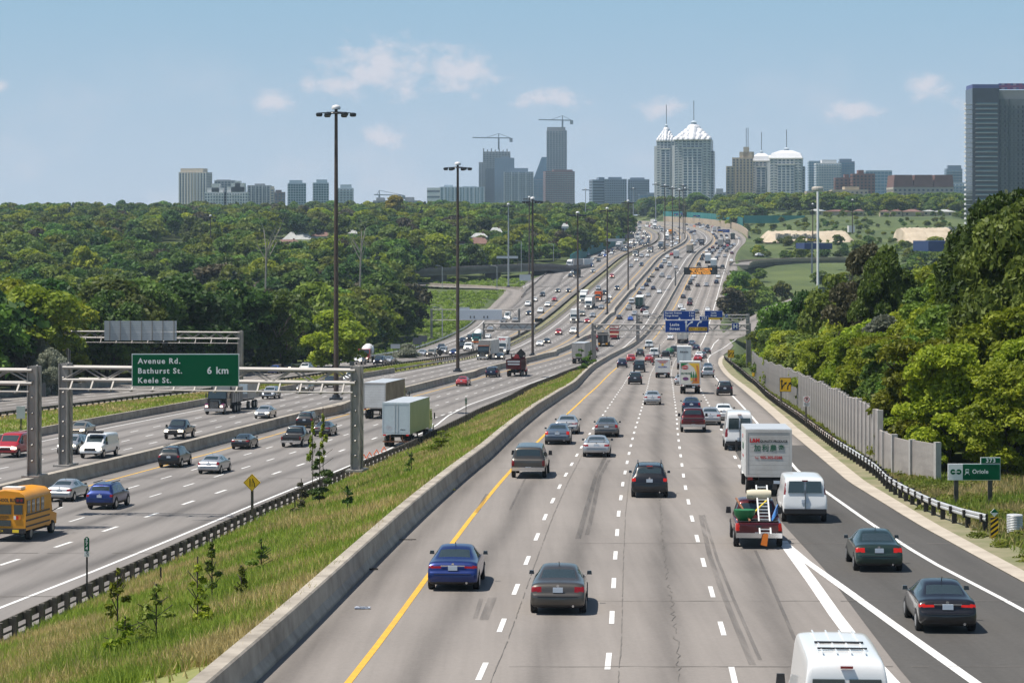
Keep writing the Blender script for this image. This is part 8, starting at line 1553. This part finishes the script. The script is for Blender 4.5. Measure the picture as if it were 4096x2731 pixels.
# --- cars, vans and pickups: tile, x, y of the end that faces the viewer, kind, colour, label
NEAR = '''
A L2 1482 878 sedan2 blue |shiny dark blue sedan straddling the yellow line on the near lanes
A L3 345 1058 sedan bronze |brownish grey sedan, lowest car in the middle of the near lanes
A L3 1038 173 suv black B|black SUV with lit tail lamps in the centre lane
A D 1213 1099 capped bronze |dark pickup truck with a cap over its bed beside the yellow line
A T3 755 1410 coupe silver |silver coupe with a tail spoiler below the grey sedan
A T3 845 1230 sedan3 grey |grey sedan directly behind the silver coupe, nearer the sign gantry
A T3 404 1297 sedan3 steel B|grey-blue sedan with lit brake lamps in the left lane
A T3 488 1203 sedan2 silver |silver sedan half hidden by the grey-blue braking one
A T3 1258 940 sedan silver |lone silver sedan in the middle of the empty stretch of road
A j 822 1105 minivan char |dark minivan nearest among the left-lane group
A j 920 817 van black |black cargo van with one white panel in its back window
A j 515 710 suv navy |dark blue SUV with a spare wheel on its back, beside the yellow line
A j 725 590 suv red |red SUV behind the dark blue SUV
A j 935 447 suv char |dark grey SUV beyond the red SUV
A j 1148 265 van white |white van with twin back windows and roof rack by the barrier
A j 1270 472 van white |white van with a ladder on its right side
A j 1150 575 sedan red |bright red sedan between the vans and the motorcycle
A j 1540 520 pickup black |black pickup truck with a heaped dark load
A j 1640 455 pickup green |dark pickup truck under a green tarpaulin
A j 1730 392 pickup black |black pickup truck ahead of the green tarpaulin one
A j 1650 58 sedan white |white sedan under the left corner of the largest blue sign
A k 395 492 sedan steel |grey-blue sedan right of the Altanic trailer, farther one
A k 497 598 sedan navy |dark sedan with red tail lamps right of the Altanic trailer
A k 565 792 sedan white |white sedan just ahead of the red sports car
A k 645 780 sedan grey |grey sedan beside the white one ahead of the red sports car
A k 538 857 coupe red |red sports car with wide tail lamps near the curve of the white line
A k 748 682 sedan black |black sedan heading for the right exit
A k 780 1238 minivan silver |silver minivan beside the drink-picture truck
A k 772 1090 sedan steel |dark roofed car just ahead of the silver minivan
A T3 1908 857 suv black |large black SUV on the white line by the right shoulder
A T3 1514 762 sedan silver |silver car half hidden left of the drink-picture truck
A T3 1608 1010 sedan3 navy |dark blue sedan with one amber lamp ahead of the maroon pickup
A T3 1625 1187 pickup maroon |maroon pickup truck with a closed tailgate
A T3 1778 1122 sedan silver |silver sedan tucked right of the maroon pickup truck
A T3 1900 1081 sedan2 white |white sedan by the right edge line ahead of the white vans
A T3 2040 1350 sprinter white |tall white van ahead of the produce truck
A L4 281 362 van white |white cargo van with two dark back windows right of the produce truck
A L4 843 735 sedan green b|dark green sedan on the dark asphalt of the joining lane
A L4 1362 1198 sedan2 black B|glossy black sedan with a lit high brake lamp, bottom right
A d 1330 180 sedan white |
A d 1280 242 sedan silver |
A d 1238 350 suv char |
A d 1175 478 pickup black |
A d 1068 668 sedan char |
A d 1415 398 sedan char |
A d 1620 388 sedan silver |
A d 1855 328 suv navy |
A d 1893 192 sedan white |
A d 1230 752 sedan green |
A d 1225 842 suv maroon |
A d 1010 925 suv white |
A d 1070 1060 van white |
A d 1645 985 sedan white |
A d 1385 1032 sedan grey |
B L1 440 203 sedan silver |silver sedan right above the small school bus
B L1 746 262 suv blue |dark blue SUV beside the silver sedan near the school bus
B T1 1862 1560 sedan3 silver |silver sedan with red corner lamps in front of the black SUV
B T1 1508 1503 suv black |black SUV with wide red tail lamps beside the yellow line
B T1 2150 1338 coupe black |black sports coupe with a round emblem beside the yellow line
B T2 310 1320 pickup black |black pickup truck with chrome bumper on the outbound express lanes
B T2 585 1222 sedan2 char |dark grey sedan with bright red lamps beside the black pickup
B T2 430 1148 suv black |black SUV with a narrow red lamp strip just ahead of the black pickup
B T2 1838 771 sedan red |red sedan alone in the left lane of the outbound express road
B T2 2105 692 minivan navy |dark blue minivan behind the red tipper lorry
B g 450 1212 sedan maroon |dark red sedan right of the grey trailer behind the gantry post
B g 390 1362 suv pale |pale car just behind the gantry post, beside the grey trailer
B g 500 915 sedan red |red and white small car peeping out left of the black flatbed
B g 1035 458 sedan char |
B g 1300 492 sedan bright |bright blue sedan left of the farther gantry post
B g 1500 557 suv beige |beige SUV behind the farther gantry post
B g 1395 366 sedan silver |
B g 1600 300 suv maroon |
B d 190 1105 pickup white |
B g 1255 242 pickup silver |
B g 1325 98 van white |white van with a red emblem left of the green-doored trailer
B d 505 553 sedan white |
B d 245 633 sedan silver |
B d 365 467 sedan navy |
B d 110 470 sedan pale |
B d 205 388 sedan navy |
B d 258 288 suv black |
B d 335 180 suv beige |
B d 565 172 pickup silver |
B d 735 218 sedan silver |
B d 40 592 sedan char |
C T1 40 1415 van red h|red cargo van coming towards the viewer at the left edge
C T1 803 1422 van white h|white passenger van with a roof rack between the gantry posts
C T1 585 1387 suv silver h|silver SUV half hidden behind the gantry post
C T1 672 1226 sedan beige h|pale gold sedan just above the silver SUV
C T1 1548 1250 pickup black h|black pickup truck coming down the oncoming express lanes
C T2 45 1063 sedan silver h|silver sedan nearest the median beyond the green sign
C T2 102 888 suv pale |pale SUV under the catwalk of the near gantry
C T2 408 838 suv beige |beige SUV under the catwalk of the near gantry
C T2 640 786 suv navy h|dark SUV hidden in part by the nearest lamp mast
C T2 830 747 pickup white |white pickup truck behind the right post of the near gantry
C h 2025 1407 sedan black h|black sedan right beside the black long-nosed lorry
C i 920 498 sedan white |white sedan right of the third lamp mast
C i 1085 439 sedan char h|dark sedan ahead of the white one right of the third lamp mast
C i 1365 237 suv red h|red SUV with bright lamps on the oncoming express lanes
C i 1712 212 pickup white h|white pickup truck left of the fourth lamp mast
C e 2040 1132 sedan red h|bright red rounded car on the yellow line side
C e 1918 972 minivan beige |
C e 2168 998 sedan silver |
C c 1270 1062 minivan char |
C c 1125 947 suv silver |
C c 1570 947 suv navy h|
C c 1385 1152 sedan white h|
C c 1340 1255 sedan black |
C c 1195 1392 sedan silver |
C c 1450 662 suv red h|red SUV with glaring lamps left of the fifth lamp mast
C c 1895 407 sedan silver |
C c 2142 382 suv navy |
C c 2025 272 sedan white |
C c 2147 180 suv silver |
C c 2285 162 sedan white |
D T2 145 662 sedan bright |bright blue car on the farthest lanes behind the truss
D T2 265 637 sedan black |black car on the farthest lanes behind the truss
D T2 420 652 suv white |white SUV with a loaded roof rack on the farthest lanes
D m 735 936 pickup white |white pickup truck in front of the red cement lorry
D m 1230 939 minivan navy h|dark minivan right of the red cement lorry
D m 1450 907 sedan silver |silver sedan right of the dark minivan
D h 195 1321 sedan silver |silver sedan left of the beige minivan in the outer lanes
D h 415 1341 minivan beige |beige minivan between two silver cars in the outer lanes
D h 650 1200 suv navy |dark SUV with roof bars behind the dark diamond sign back
D h 692 1280 minivan silver |silver minivan behind the dark diamond sign back
D h 950 1300 sedan blue |blue sedan left of the second lamp mast
D h 1293 1207 van white h|white van left of the black long-nosed lorry
D h 1150 1162 suv char h|dark van just right of the second lamp mast
D h 1155 1012 sedan navy |dark blue car right of the second lamp mast, farther one
D h 1335 966 minivan black h|black minivan left of the teal cement lorry
D h 1745 922 sedan white |white car behind the grey arm post right of the teal cement lorry
D h 1810 747 sedan pale |
D h 2105 560 sedan grey |
D h 2215 487 sprinter white h|tall white van under the end of the white message box
D e 340 1112 sedan silver |
D e 60 1118 sedan steel |
D e 640 742 pickup white |
D e 800 627 sedan white |
D e 985 512 suv black |
D e 1105 752 suv white h|
D e 1270 617 sedan red h|
D e 940 902 pickup white |
D e 665 947 sedan navy |
D e 1350 412 sedan char h|
D e 1600 412 sedan navy h|
D c 465 637 sedan char |
D c 520 560 sedan silver |
D c 1000 537 sedan steel |
D c 970 404 suv blue h|
D c 855 337 sedan maroon |
D c 915 292 sedan navy h|
D c 978 252 sedan white |
D c 1130 282 minivan char |
D c 870 148 suv silver |
'''
FARL = '''A b 555 1217 pickup black;1325 1107 sedan white;1115 1275 pickup black;625 1067 suv black;650 992 suv black;855 927 suv char;735 882 sedan white;890 872 sedan silver;925 862 sedan char;1015 987 sedan silver;1045 907 sedan silver;970 1062 suv navy;1170 997 sedan silver;1210 877 suv grey;1335 922 sedan maroon;885 792 sedan maroon;800 842 sedan navy;1000 812 sedan black;975 697 sedan navy;1260 822 suv grey;1310 782 sedan silver;1335 747 sedan black;1390 727 sedan pale;1130 822 sedan char;1080 852 sedan silver;1170 772 sedan navy;1225 752 sedan red;1505 580 sedan silver;1225 570 sedan white;1215 512 sedan navy;1090 507 sedan black;1110 567 sedan silver;1130 637 sedan char;980 572 sedan char;955 522 sedan steel;910 477 sedan navy;875 442 sedan white;800 397 sedan silver;718 362 sedan silver;790 322 sedan black;755 302 suv char;780 267 sedan black;1040 332 suv black;895 302 sedan red;655 297 sedan white;595 317 sedan white;610 267 sedan char;680 252 sedan silver;680 212 suv black;580 217 sedan black;560 252 sedan maroon;510 247 sedan char
B a 1335 1312 sedan black;1435 1257 suv navy;1440 1200 sedan silver;1515 1132 van white;1630 1217 van white;1785 1272 sedan silver;1580 1024 suv white;1680 952 sedan red
B b 453 722 suv silver;395 632 sedan white;500 652 sedan silver;540 622 sedan black;375 437 suv navy;410 417 sedan black;455 470 sedan pale;470 402 sedan navy;312 367 suv silver;95 332 sedan char;280 252 sedan black;385 284 sedan silver;460 292 sedan orange
C a 970 1002 suv silver;1110 987 sedan white;1495 722 sedan white;1570 742 sedan silver;1690 672 suv white;1690 757 sedan white;1775 717 sedan white;1805 682 sedan pale;1835 602 van white;1720 582 sedan grey;1730 487 sedan white;1610 410 suv white;1355 327 sedan white;1410 302 suv silver;1100 298 van white;1180 287 sedan red;1220 302 sedan white;1130 227 suv black;1550 390 sedan silver;1760 440 sedan char;1590 440 sedan white
D a 285 867 sedan blue;260 932 sedan white;505 852 sedan char;595 867 suv steel;565 782 sedan navy;570 835 sedan silver;720 682 van white;700 792 sedan maroon;740 790 sedan black;780 787 sedan char;810 722 sedan black;660 722 sedan navy;855 682 sedan white;945 712 sedan black;1030 732 sedan char;1090 702 sedan black;985 662 sedan silver;975 632 sedan navy;1130 672 sedan char;1140 622 suv navy;1140 542 sedan white;1105 502 sedan char;1015 577 sedan maroon;1015 525 sedan white;880 502 suv navy;925 442 sedan white;815 442 sedan navy;695 442 sedan maroon;760 412 sedan white;695 372 suv white;1045 420 suv white;1070 457 sedan navy;820 367 sedan red;825 332 suv maroon;720 338 suv navy;515 350 sedan white;500 312 suv silver;465 382 sedan black;620 318 sedan white;635 247 sedan white;590 292 sedan navy;710 240 sedan navy;775 227 sedan white;830 284 suv navy;910 252 sedan silver;740 172 sedan silver;560 217 sedan white;850 182 suv maroon;960 207 van black;640 795 sedan navy;690 760 sedan silver;1040 455 sedan char;640 305 sedan silver;560 165 suv navy
D c 1165 152 sedan navy;1250 82 suv white;1235 118 sedan white;1290 167 sedan bright;1435 107 sedan white;1460 42 sedan blue;1385 70 sedan maroon;92 1207 sedan red'''
CG = dict(A='cars on the near outbound lanes', B='cars on the outbound express lanes', C='cars on the oncoming express lanes', D='cars on the farthest oncoming lanes')
REF = dict(A=ax, B=bx, C=bx, D=bx); YL = dict(A=lambda d: 0, B=lambda d: 0, C=o_cyl, D=o_dyl)
autos = []
def zone_d(d):
    for lim, s in ((430, 'before the blue exit sign'), (610, 'below the farther blue gantry'), (700, 'near the fourth lamp mast'), (790, 'near the fifth lamp mast'), (880, 'before the amber message board'), (960, 'near the amber message board'), (1060, 'beyond the amber message board'), (1160, 'near the flyovers'), (1270, 'at the close bunch of lamp masts'), (1400, 'on the upper bend'), (1540, 'high on the upper bend')):
        if d < lim: return s
    return 'at the top of the hill'
SEEN = {}
def autolabel(c, kind, col, p):
    u = abs(p.x - float(REF[c](p.y)) - float(YL[c](p.y))); ln = 'yellow-line lane' if u < 3.4 else 'second lane' if u < 6.9 else 'third lane' if u < 10.4 else 'outer lane'
    cn = {'A': 'near road', 'B': 'outbound express road', 'C': 'oncoming express road', 'D': 'farthest road'}[c]
    base = '%s %s, %s, %s, %s' % (CNAME.get(col, col), VC[kind.rstrip('23')], cn, ln, zone_d(p.y)); return base
def scan():
    for ln in NEAR.strip().splitlines():
        h, lb = ln.split('|'); q = h.split(); yield q[0], q[1], float(q[2]), float(q[3]), q[4], q[5], (q[6] if len(q) > 6 else ''), lb
    for ln in FARL.splitlines():
        c, t, rest = ln.split(' ', 2)
        for it in rest.split(';'): x, y, k, col = it.split(); yield c, t, float(x), float(y), k, col, '', ''
allv = []
for c, t, x, y, k, col, lit, lb in scan():
    T_ = TL[t]; p = unp(T_[0] + x / T_[2], T_[1] + y / T_[2], za if c == 'A' else zb); allv.append([c, k, col, lit.lower(), lb, p])
cnt = {}
for v in allv:
    if not v[4]: v[4] = autolabel(v[0], v[1], v[2], v[5]); v.append(True)
    else: v.append(False)
    cnt.setdefault(v[4], []).append(v)
for lb, vs in cnt.items():
    if len(vs) > 1:
        for i, v in enumerate(sorted(vs, key=lambda v: v[5].y)): v[4] = ('nearest ', 'second ', 'third ', 'fourth ', 'fifth ', 'sixth ')[min(i, 5)] + lb
r = random.Random(12); CARS = []
for c, k, col, lit, lb, p, au in allv:
    full = p.y < 660; flip = c in 'CD'
    if flip and not lit and r.random() < .3: lit = 'h'
    CARS.append(vehicle(k, col, p, REF[c], flip, lb, CG[c], full, lit if flip or full else None))
# the white van at the bottom edge, and cars on the ramps
e = vehicle('sprinter', 'white', Vector((6.96, 48.6, float(za(48.6)))), ax, False, 'white high-roofed van cut off by the bottom edge of the view', CG['A'], True)
for z in (1.3, 2.2): MB().box((0, z, 2.665), (1.05, .10, .03)).build('roof_slot', M_trim, e)
for i in range(4): MB().box((-.45 + .3 * i, 2.4, 2.65), (.03, 3.4, .03)).build('roof_rib', PM['white'], e)
e = vehicle('suv', 'white', at(2700 + 1900 / 5.88, 860 + 975 / 5.88, 1133), ax, False, 'white SUV on the curved flyover at the right', CG['A'], False); e.rotation_euler = (0, 0, -1.0)
# extras carried on or by vehicles
def find(s): return next(o for o in CARS if o['label'].startswith(s))
def child(e, mb, nm, m): return mb.build(nm, m, e)
e = find('white van with twin back windows'); b = MB(); [b.bar((-.8, y, 2.2), (.8, y, 2.2), .05) for y in (.5, 1.6, 2.7)]; [b.bar((s * .7, .3, 2.28), (s * .7, 3.0, 2.28), .05) for s in (-1, 1)]; b.build('roof_rack', M_galv, e)
e = find('white van with a ladder'); o = empty('ladder', e.location, e.rotation_euler.z, label='ladder rack with upright poles on the right side of the white van', cat='ladder'); b = MB(); [b.bar((1.12, y, .7), (1.12, y, 2.7), .07) for y in (.3, 1.5, 2.6)]; [b.bar((1.12, .2, z), (1.12, 2.7, z), .05) for z in (1.2, 1.7, 2.2, 2.6)]; b.build('frame', M_mast, o)
e = find('black pickup truck with a heaped'); o = empty('load', e.location, e.rotation_euler.z, label='heap of dark bundles on the bed of a black pickup truck', cat='load'); b = MB(); [b.box((random.uniform(-.5, .5), .4 + .35 * i, 1.3), (1.0, .5, .5), 0, random.uniform(-.5, .5)) for i in range(4)]; b.bar((-.9, .2, 1.3), (.6, .0, 1.15), .12); b.build('bundle', M_trim, o)
e = find('dark pickup truck under a green'); o = empty('tarpaulin', e.location, e.rotation_euler.z, label='green tarpaulin stretched over the bed of a dark pickup truck', cat='tarpaulin'); MB().lathe([(.95, 0), (.9, .5), (.55, .85), (.1, .95)], (0, 1.1, 1.0), 10).build('cover', mat('tarp_green', (.02, .12, .06), .6, var=.2, vscale=3), o, smooth=60)
e = find('white SUV with a loaded roof'); MB().box((0, 1.6, 1.78), (1.2, 1.7, .14)).build('roof_load', M_sbackd, e)
e = find('white passenger van'); MB().box((0, 4.0, 2.2), (1.3, .5, .2)).build('roof_box', M_trim, e)
# the maroon pickup with ladder: tools stand in an open bed
p = unp(3036, 2194, za); e = empty('pickup_truck', label='maroon pickup truck with a ladder and garden tools in its bed', cat='pickup truck', group=CG['A']); L, W, parts = proto('pickup')
for nm, me, loc, *k in [(a[0], a[1], a[2], *a[3:]) for a in parts]:
    o = link(nm, me, e, loc)
    if nm == 'body': o.material_slots[0].link = 'OBJECT'; o.material_slots[0].material = PM['maroon']
    if nm == 'tail_light': o.material_slots[0].link = 'OBJECT'; o.material_slots[0].material = M_tlon
    for sn, sm in k: link(sn, sm, o)
place(e, p, ax, p.y, False, L, .0); rz = e.rotation_euler.z
def onbed(name, label, cat, mb, m, **k): o = mb.build(name, m, label=label, cat=cat, **k); o.location = e.location; o.rotation_euler = e.rotation_euler; return o
b = MB(); q0, q1 = Vector((0, -.35, .62)), Vector((0, 2.6, 2.35))
for s in (.02, .46): b.bar(q0 + Vector((s, 0, 0)), q1 + Vector((s, 0, 0)), .06)
for i in range(15): q = q0.lerp(q1, (i + .5) / 15); b.bar(q + Vector((.02, 0, 0)), q + Vector((.46, 0, 0)), .045)
onbed('ladder', 'aluminium ladder leaning out over the tailgate of the maroon pickup', 'ladder', b, mat('ladder_alu', (.75, .75, .74), .4, .2))
onbed('flag', 'orange flag hanging from the end of the ladder', 'flag', MB().prism([(.05, .20), (.30, .15), (.36, .62), (.22, .66), (.14, .6)], -.42, -.38), mat('flag_orange', (.85, .22, .02), .7))
onbed('wheelbarrow', 'green tub lying in the bed of the maroon pickup', 'tub', MB().lathe([(.20, 0), (.42, .28), (.45, .5), (.40, .5)], (-.55, .7, 1.02), 10), mat('tub_green', (.01, .16, .05), .5), smooth=50)
b = MB(); b.bar((-.85, 1.7, 1.9), (-.35, .2, 1.1), .06); onbed('plank', 'reddish plank leaning in the bed of the maroon pickup', 'plank', b, M_rustbar)
b = MB(); b.bar((-.45, .5, 1.15), (.4, 1.7, 1.8), .05); onbed('pole', 'yellow pole lying across the bed of the maroon pickup', 'pole', b, M_syel)
b = MB(); b.lathe([(.18, -.5), (.22, -.3), (.22, .3), (.18, .5)], (.1, 2.0, 2.02), 10, axis='x'); onbed('rolled_sheet', 'cream roll tied on the roof end of the maroon pickup', 'roll', b, mat('roll_cream', (.62, .56, .42), .8), smooth=50)
b = MB(); [b.bar((.55, .3 + .2 * i, 1.1), (.85, 1.6, 1.35 + .1 * i), .04) for i in range(4)]; onbed('pipes', 'blue pipes in the bed of the maroon pickup', 'pipes', b, mat('pipe_blue', (.03, .15, .40), .5))
# motorcyclist: bike and rider
p = unp(2400 + 1232 / 5.88, 1350 + 655 / 5.88, za); rz = -math.atan(float(ax(p.y + 4) - ax(p.y - 4)) / 8)
e = empty('motorcycle', p, rz, label='red motorcycle beside the white cube van', cat='motorcycle')
for y, w_ in ((.3, .17), (1.75, .12)): t, q = wheel_mb(.31, w_); o = t.build('wheel', M_tyre, e, 40); o.location = (0, y, .31); q.build('rim', M_rim, o)
b = MB(); b.prism([(.0, .62), (.55, .55), (1.2, .45), (1.6, .75), (1.45, 1.0), (.9, .95), (.6, .80), (.0, .86)], -.17, .17, ax='x'); b.build('body', PM['red'], e, smooth=40); MB().box((0, .45, .84), (.3, .7, .08)).build('seat', M_trim, e); b = MB(); b.bar((-.42, 1.25, 1.12), (.42, 1.25, 1.12), .05); [b.box((s * .45, 1.3, 1.22), (.14, .05, .1)) for s in (-1, 1)]; b.build('handlebar', M_trim, e); MB().box((0, -.04, .74), (.2, .06, .1)).build('tail_light', M_tlon, e); MB().box((0, -.05, .52), (.18, .03, .12)).build('licence_plate', M_plate, e)
for s in (-1, 1): MB().box((s * .32, .2, .62), (.22, .5, .34)).build('pannier', M_trim, e)
def skin(name, vs, es, rad, m, parent, lv=2):
    me = bpy.data.meshes.new(name); me.from_pydata(vs, es, []); o = bpy.data.objects.new('tmp', me); COL.objects.link(o); o.modifiers.new('k', 'SKIN'); s = o.modifiers.new('s', 'SUBSURF'); s.levels = lv
    for i, (q, r_2) in enumerate(zip(me.skin_vertices[0].data, rad)): q.radius = (r_2, r_2); q.use_root = i == 0
    me2 = bpy.data.meshes.new_from_object(o.evaluated_get(bpy.context.evaluated_depsgraph_get())); bpy.data.objects.remove(o); me2.materials.clear(); me2.materials.append(m)
    for pp in me2.polygons: pp.use_smooth = True
    return link(name, me2, parent)
e2 = empty('person', p, rz, label='motorcyclist in red and black jacket with a white and red helmet', cat='person')
skin('rider_body', [(0, .55, .92), (0, .62, 1.18), (0, .74, 1.42), (0, .82, 1.54), (-.20, .74, 1.42), (.20, .74, 1.42), (-.36, .92, 1.22), (.36, .92, 1.22), (-.40, 1.22, 1.15), (.40, 1.22, 1.15), (-.13, .58, .90), (.13, .58, .90), (-.27, 1.0, .78), (.27, 1.0, .78), (-.26, .72, .36), (.26, .72, .36), (-.26, .92, .28), (.26, .92, .28)], [(0, 1), (1, 2), (2, 3), (2, 4), (2, 5), (4, 6), (5, 7), (6, 8), (7, 9), (0, 10), (0, 11), (10, 12), (11, 13), (12, 14), (13, 15), (14, 16), (15, 17)], [.17, .17, .19, .07, .10, .10, .06, .06, .045, .045, .11, .11, .085, .085, .06, .06, .05, .05], mat('rider_jacket', (.20, .015, .018), .6, var2=((.02, .02, .022), (.34, .02, .02)), vscale=4), e2)
h = MB(); h.lathe([(.05, -.14), (.12, -.10), (.145, 0), (.13, .09), (.07, .14), (.01, .15)], (0, .86, 1.70), 12); h.build('helmet', PM['white'], e2, smooth=60); MB().box((0, .975, 1.70), (.2, .06, .09)).build('visor', M_glass, e2)
# ------------------------------------------------------------------ the hazy air, one even box round everything
m = bpy.data.materials.new('haze_air'); m.use_nodes = True; t = m.node_tree; t.nodes.remove(t.nodes['Principled BSDF']); v = t.nodes.new('ShaderNodeVolumePrincipled')
v.inputs['Color'].default_value = (.60, .78, 1.0, 1); v.inputs['Density'].default_value = .000065; v.inputs['Anisotropy'].default_value = .1; t.links.new(v.outputs[0], t.nodes['Material Output'].inputs['Volume'])
lo, hi = -8.0, 245.0
MB().box((0, 3000, (lo + hi) / 2), (6400, 6400, hi - lo)).build('haze', m, kind='stuff', label='thin blue summer haze over the whole view', cat='haze')
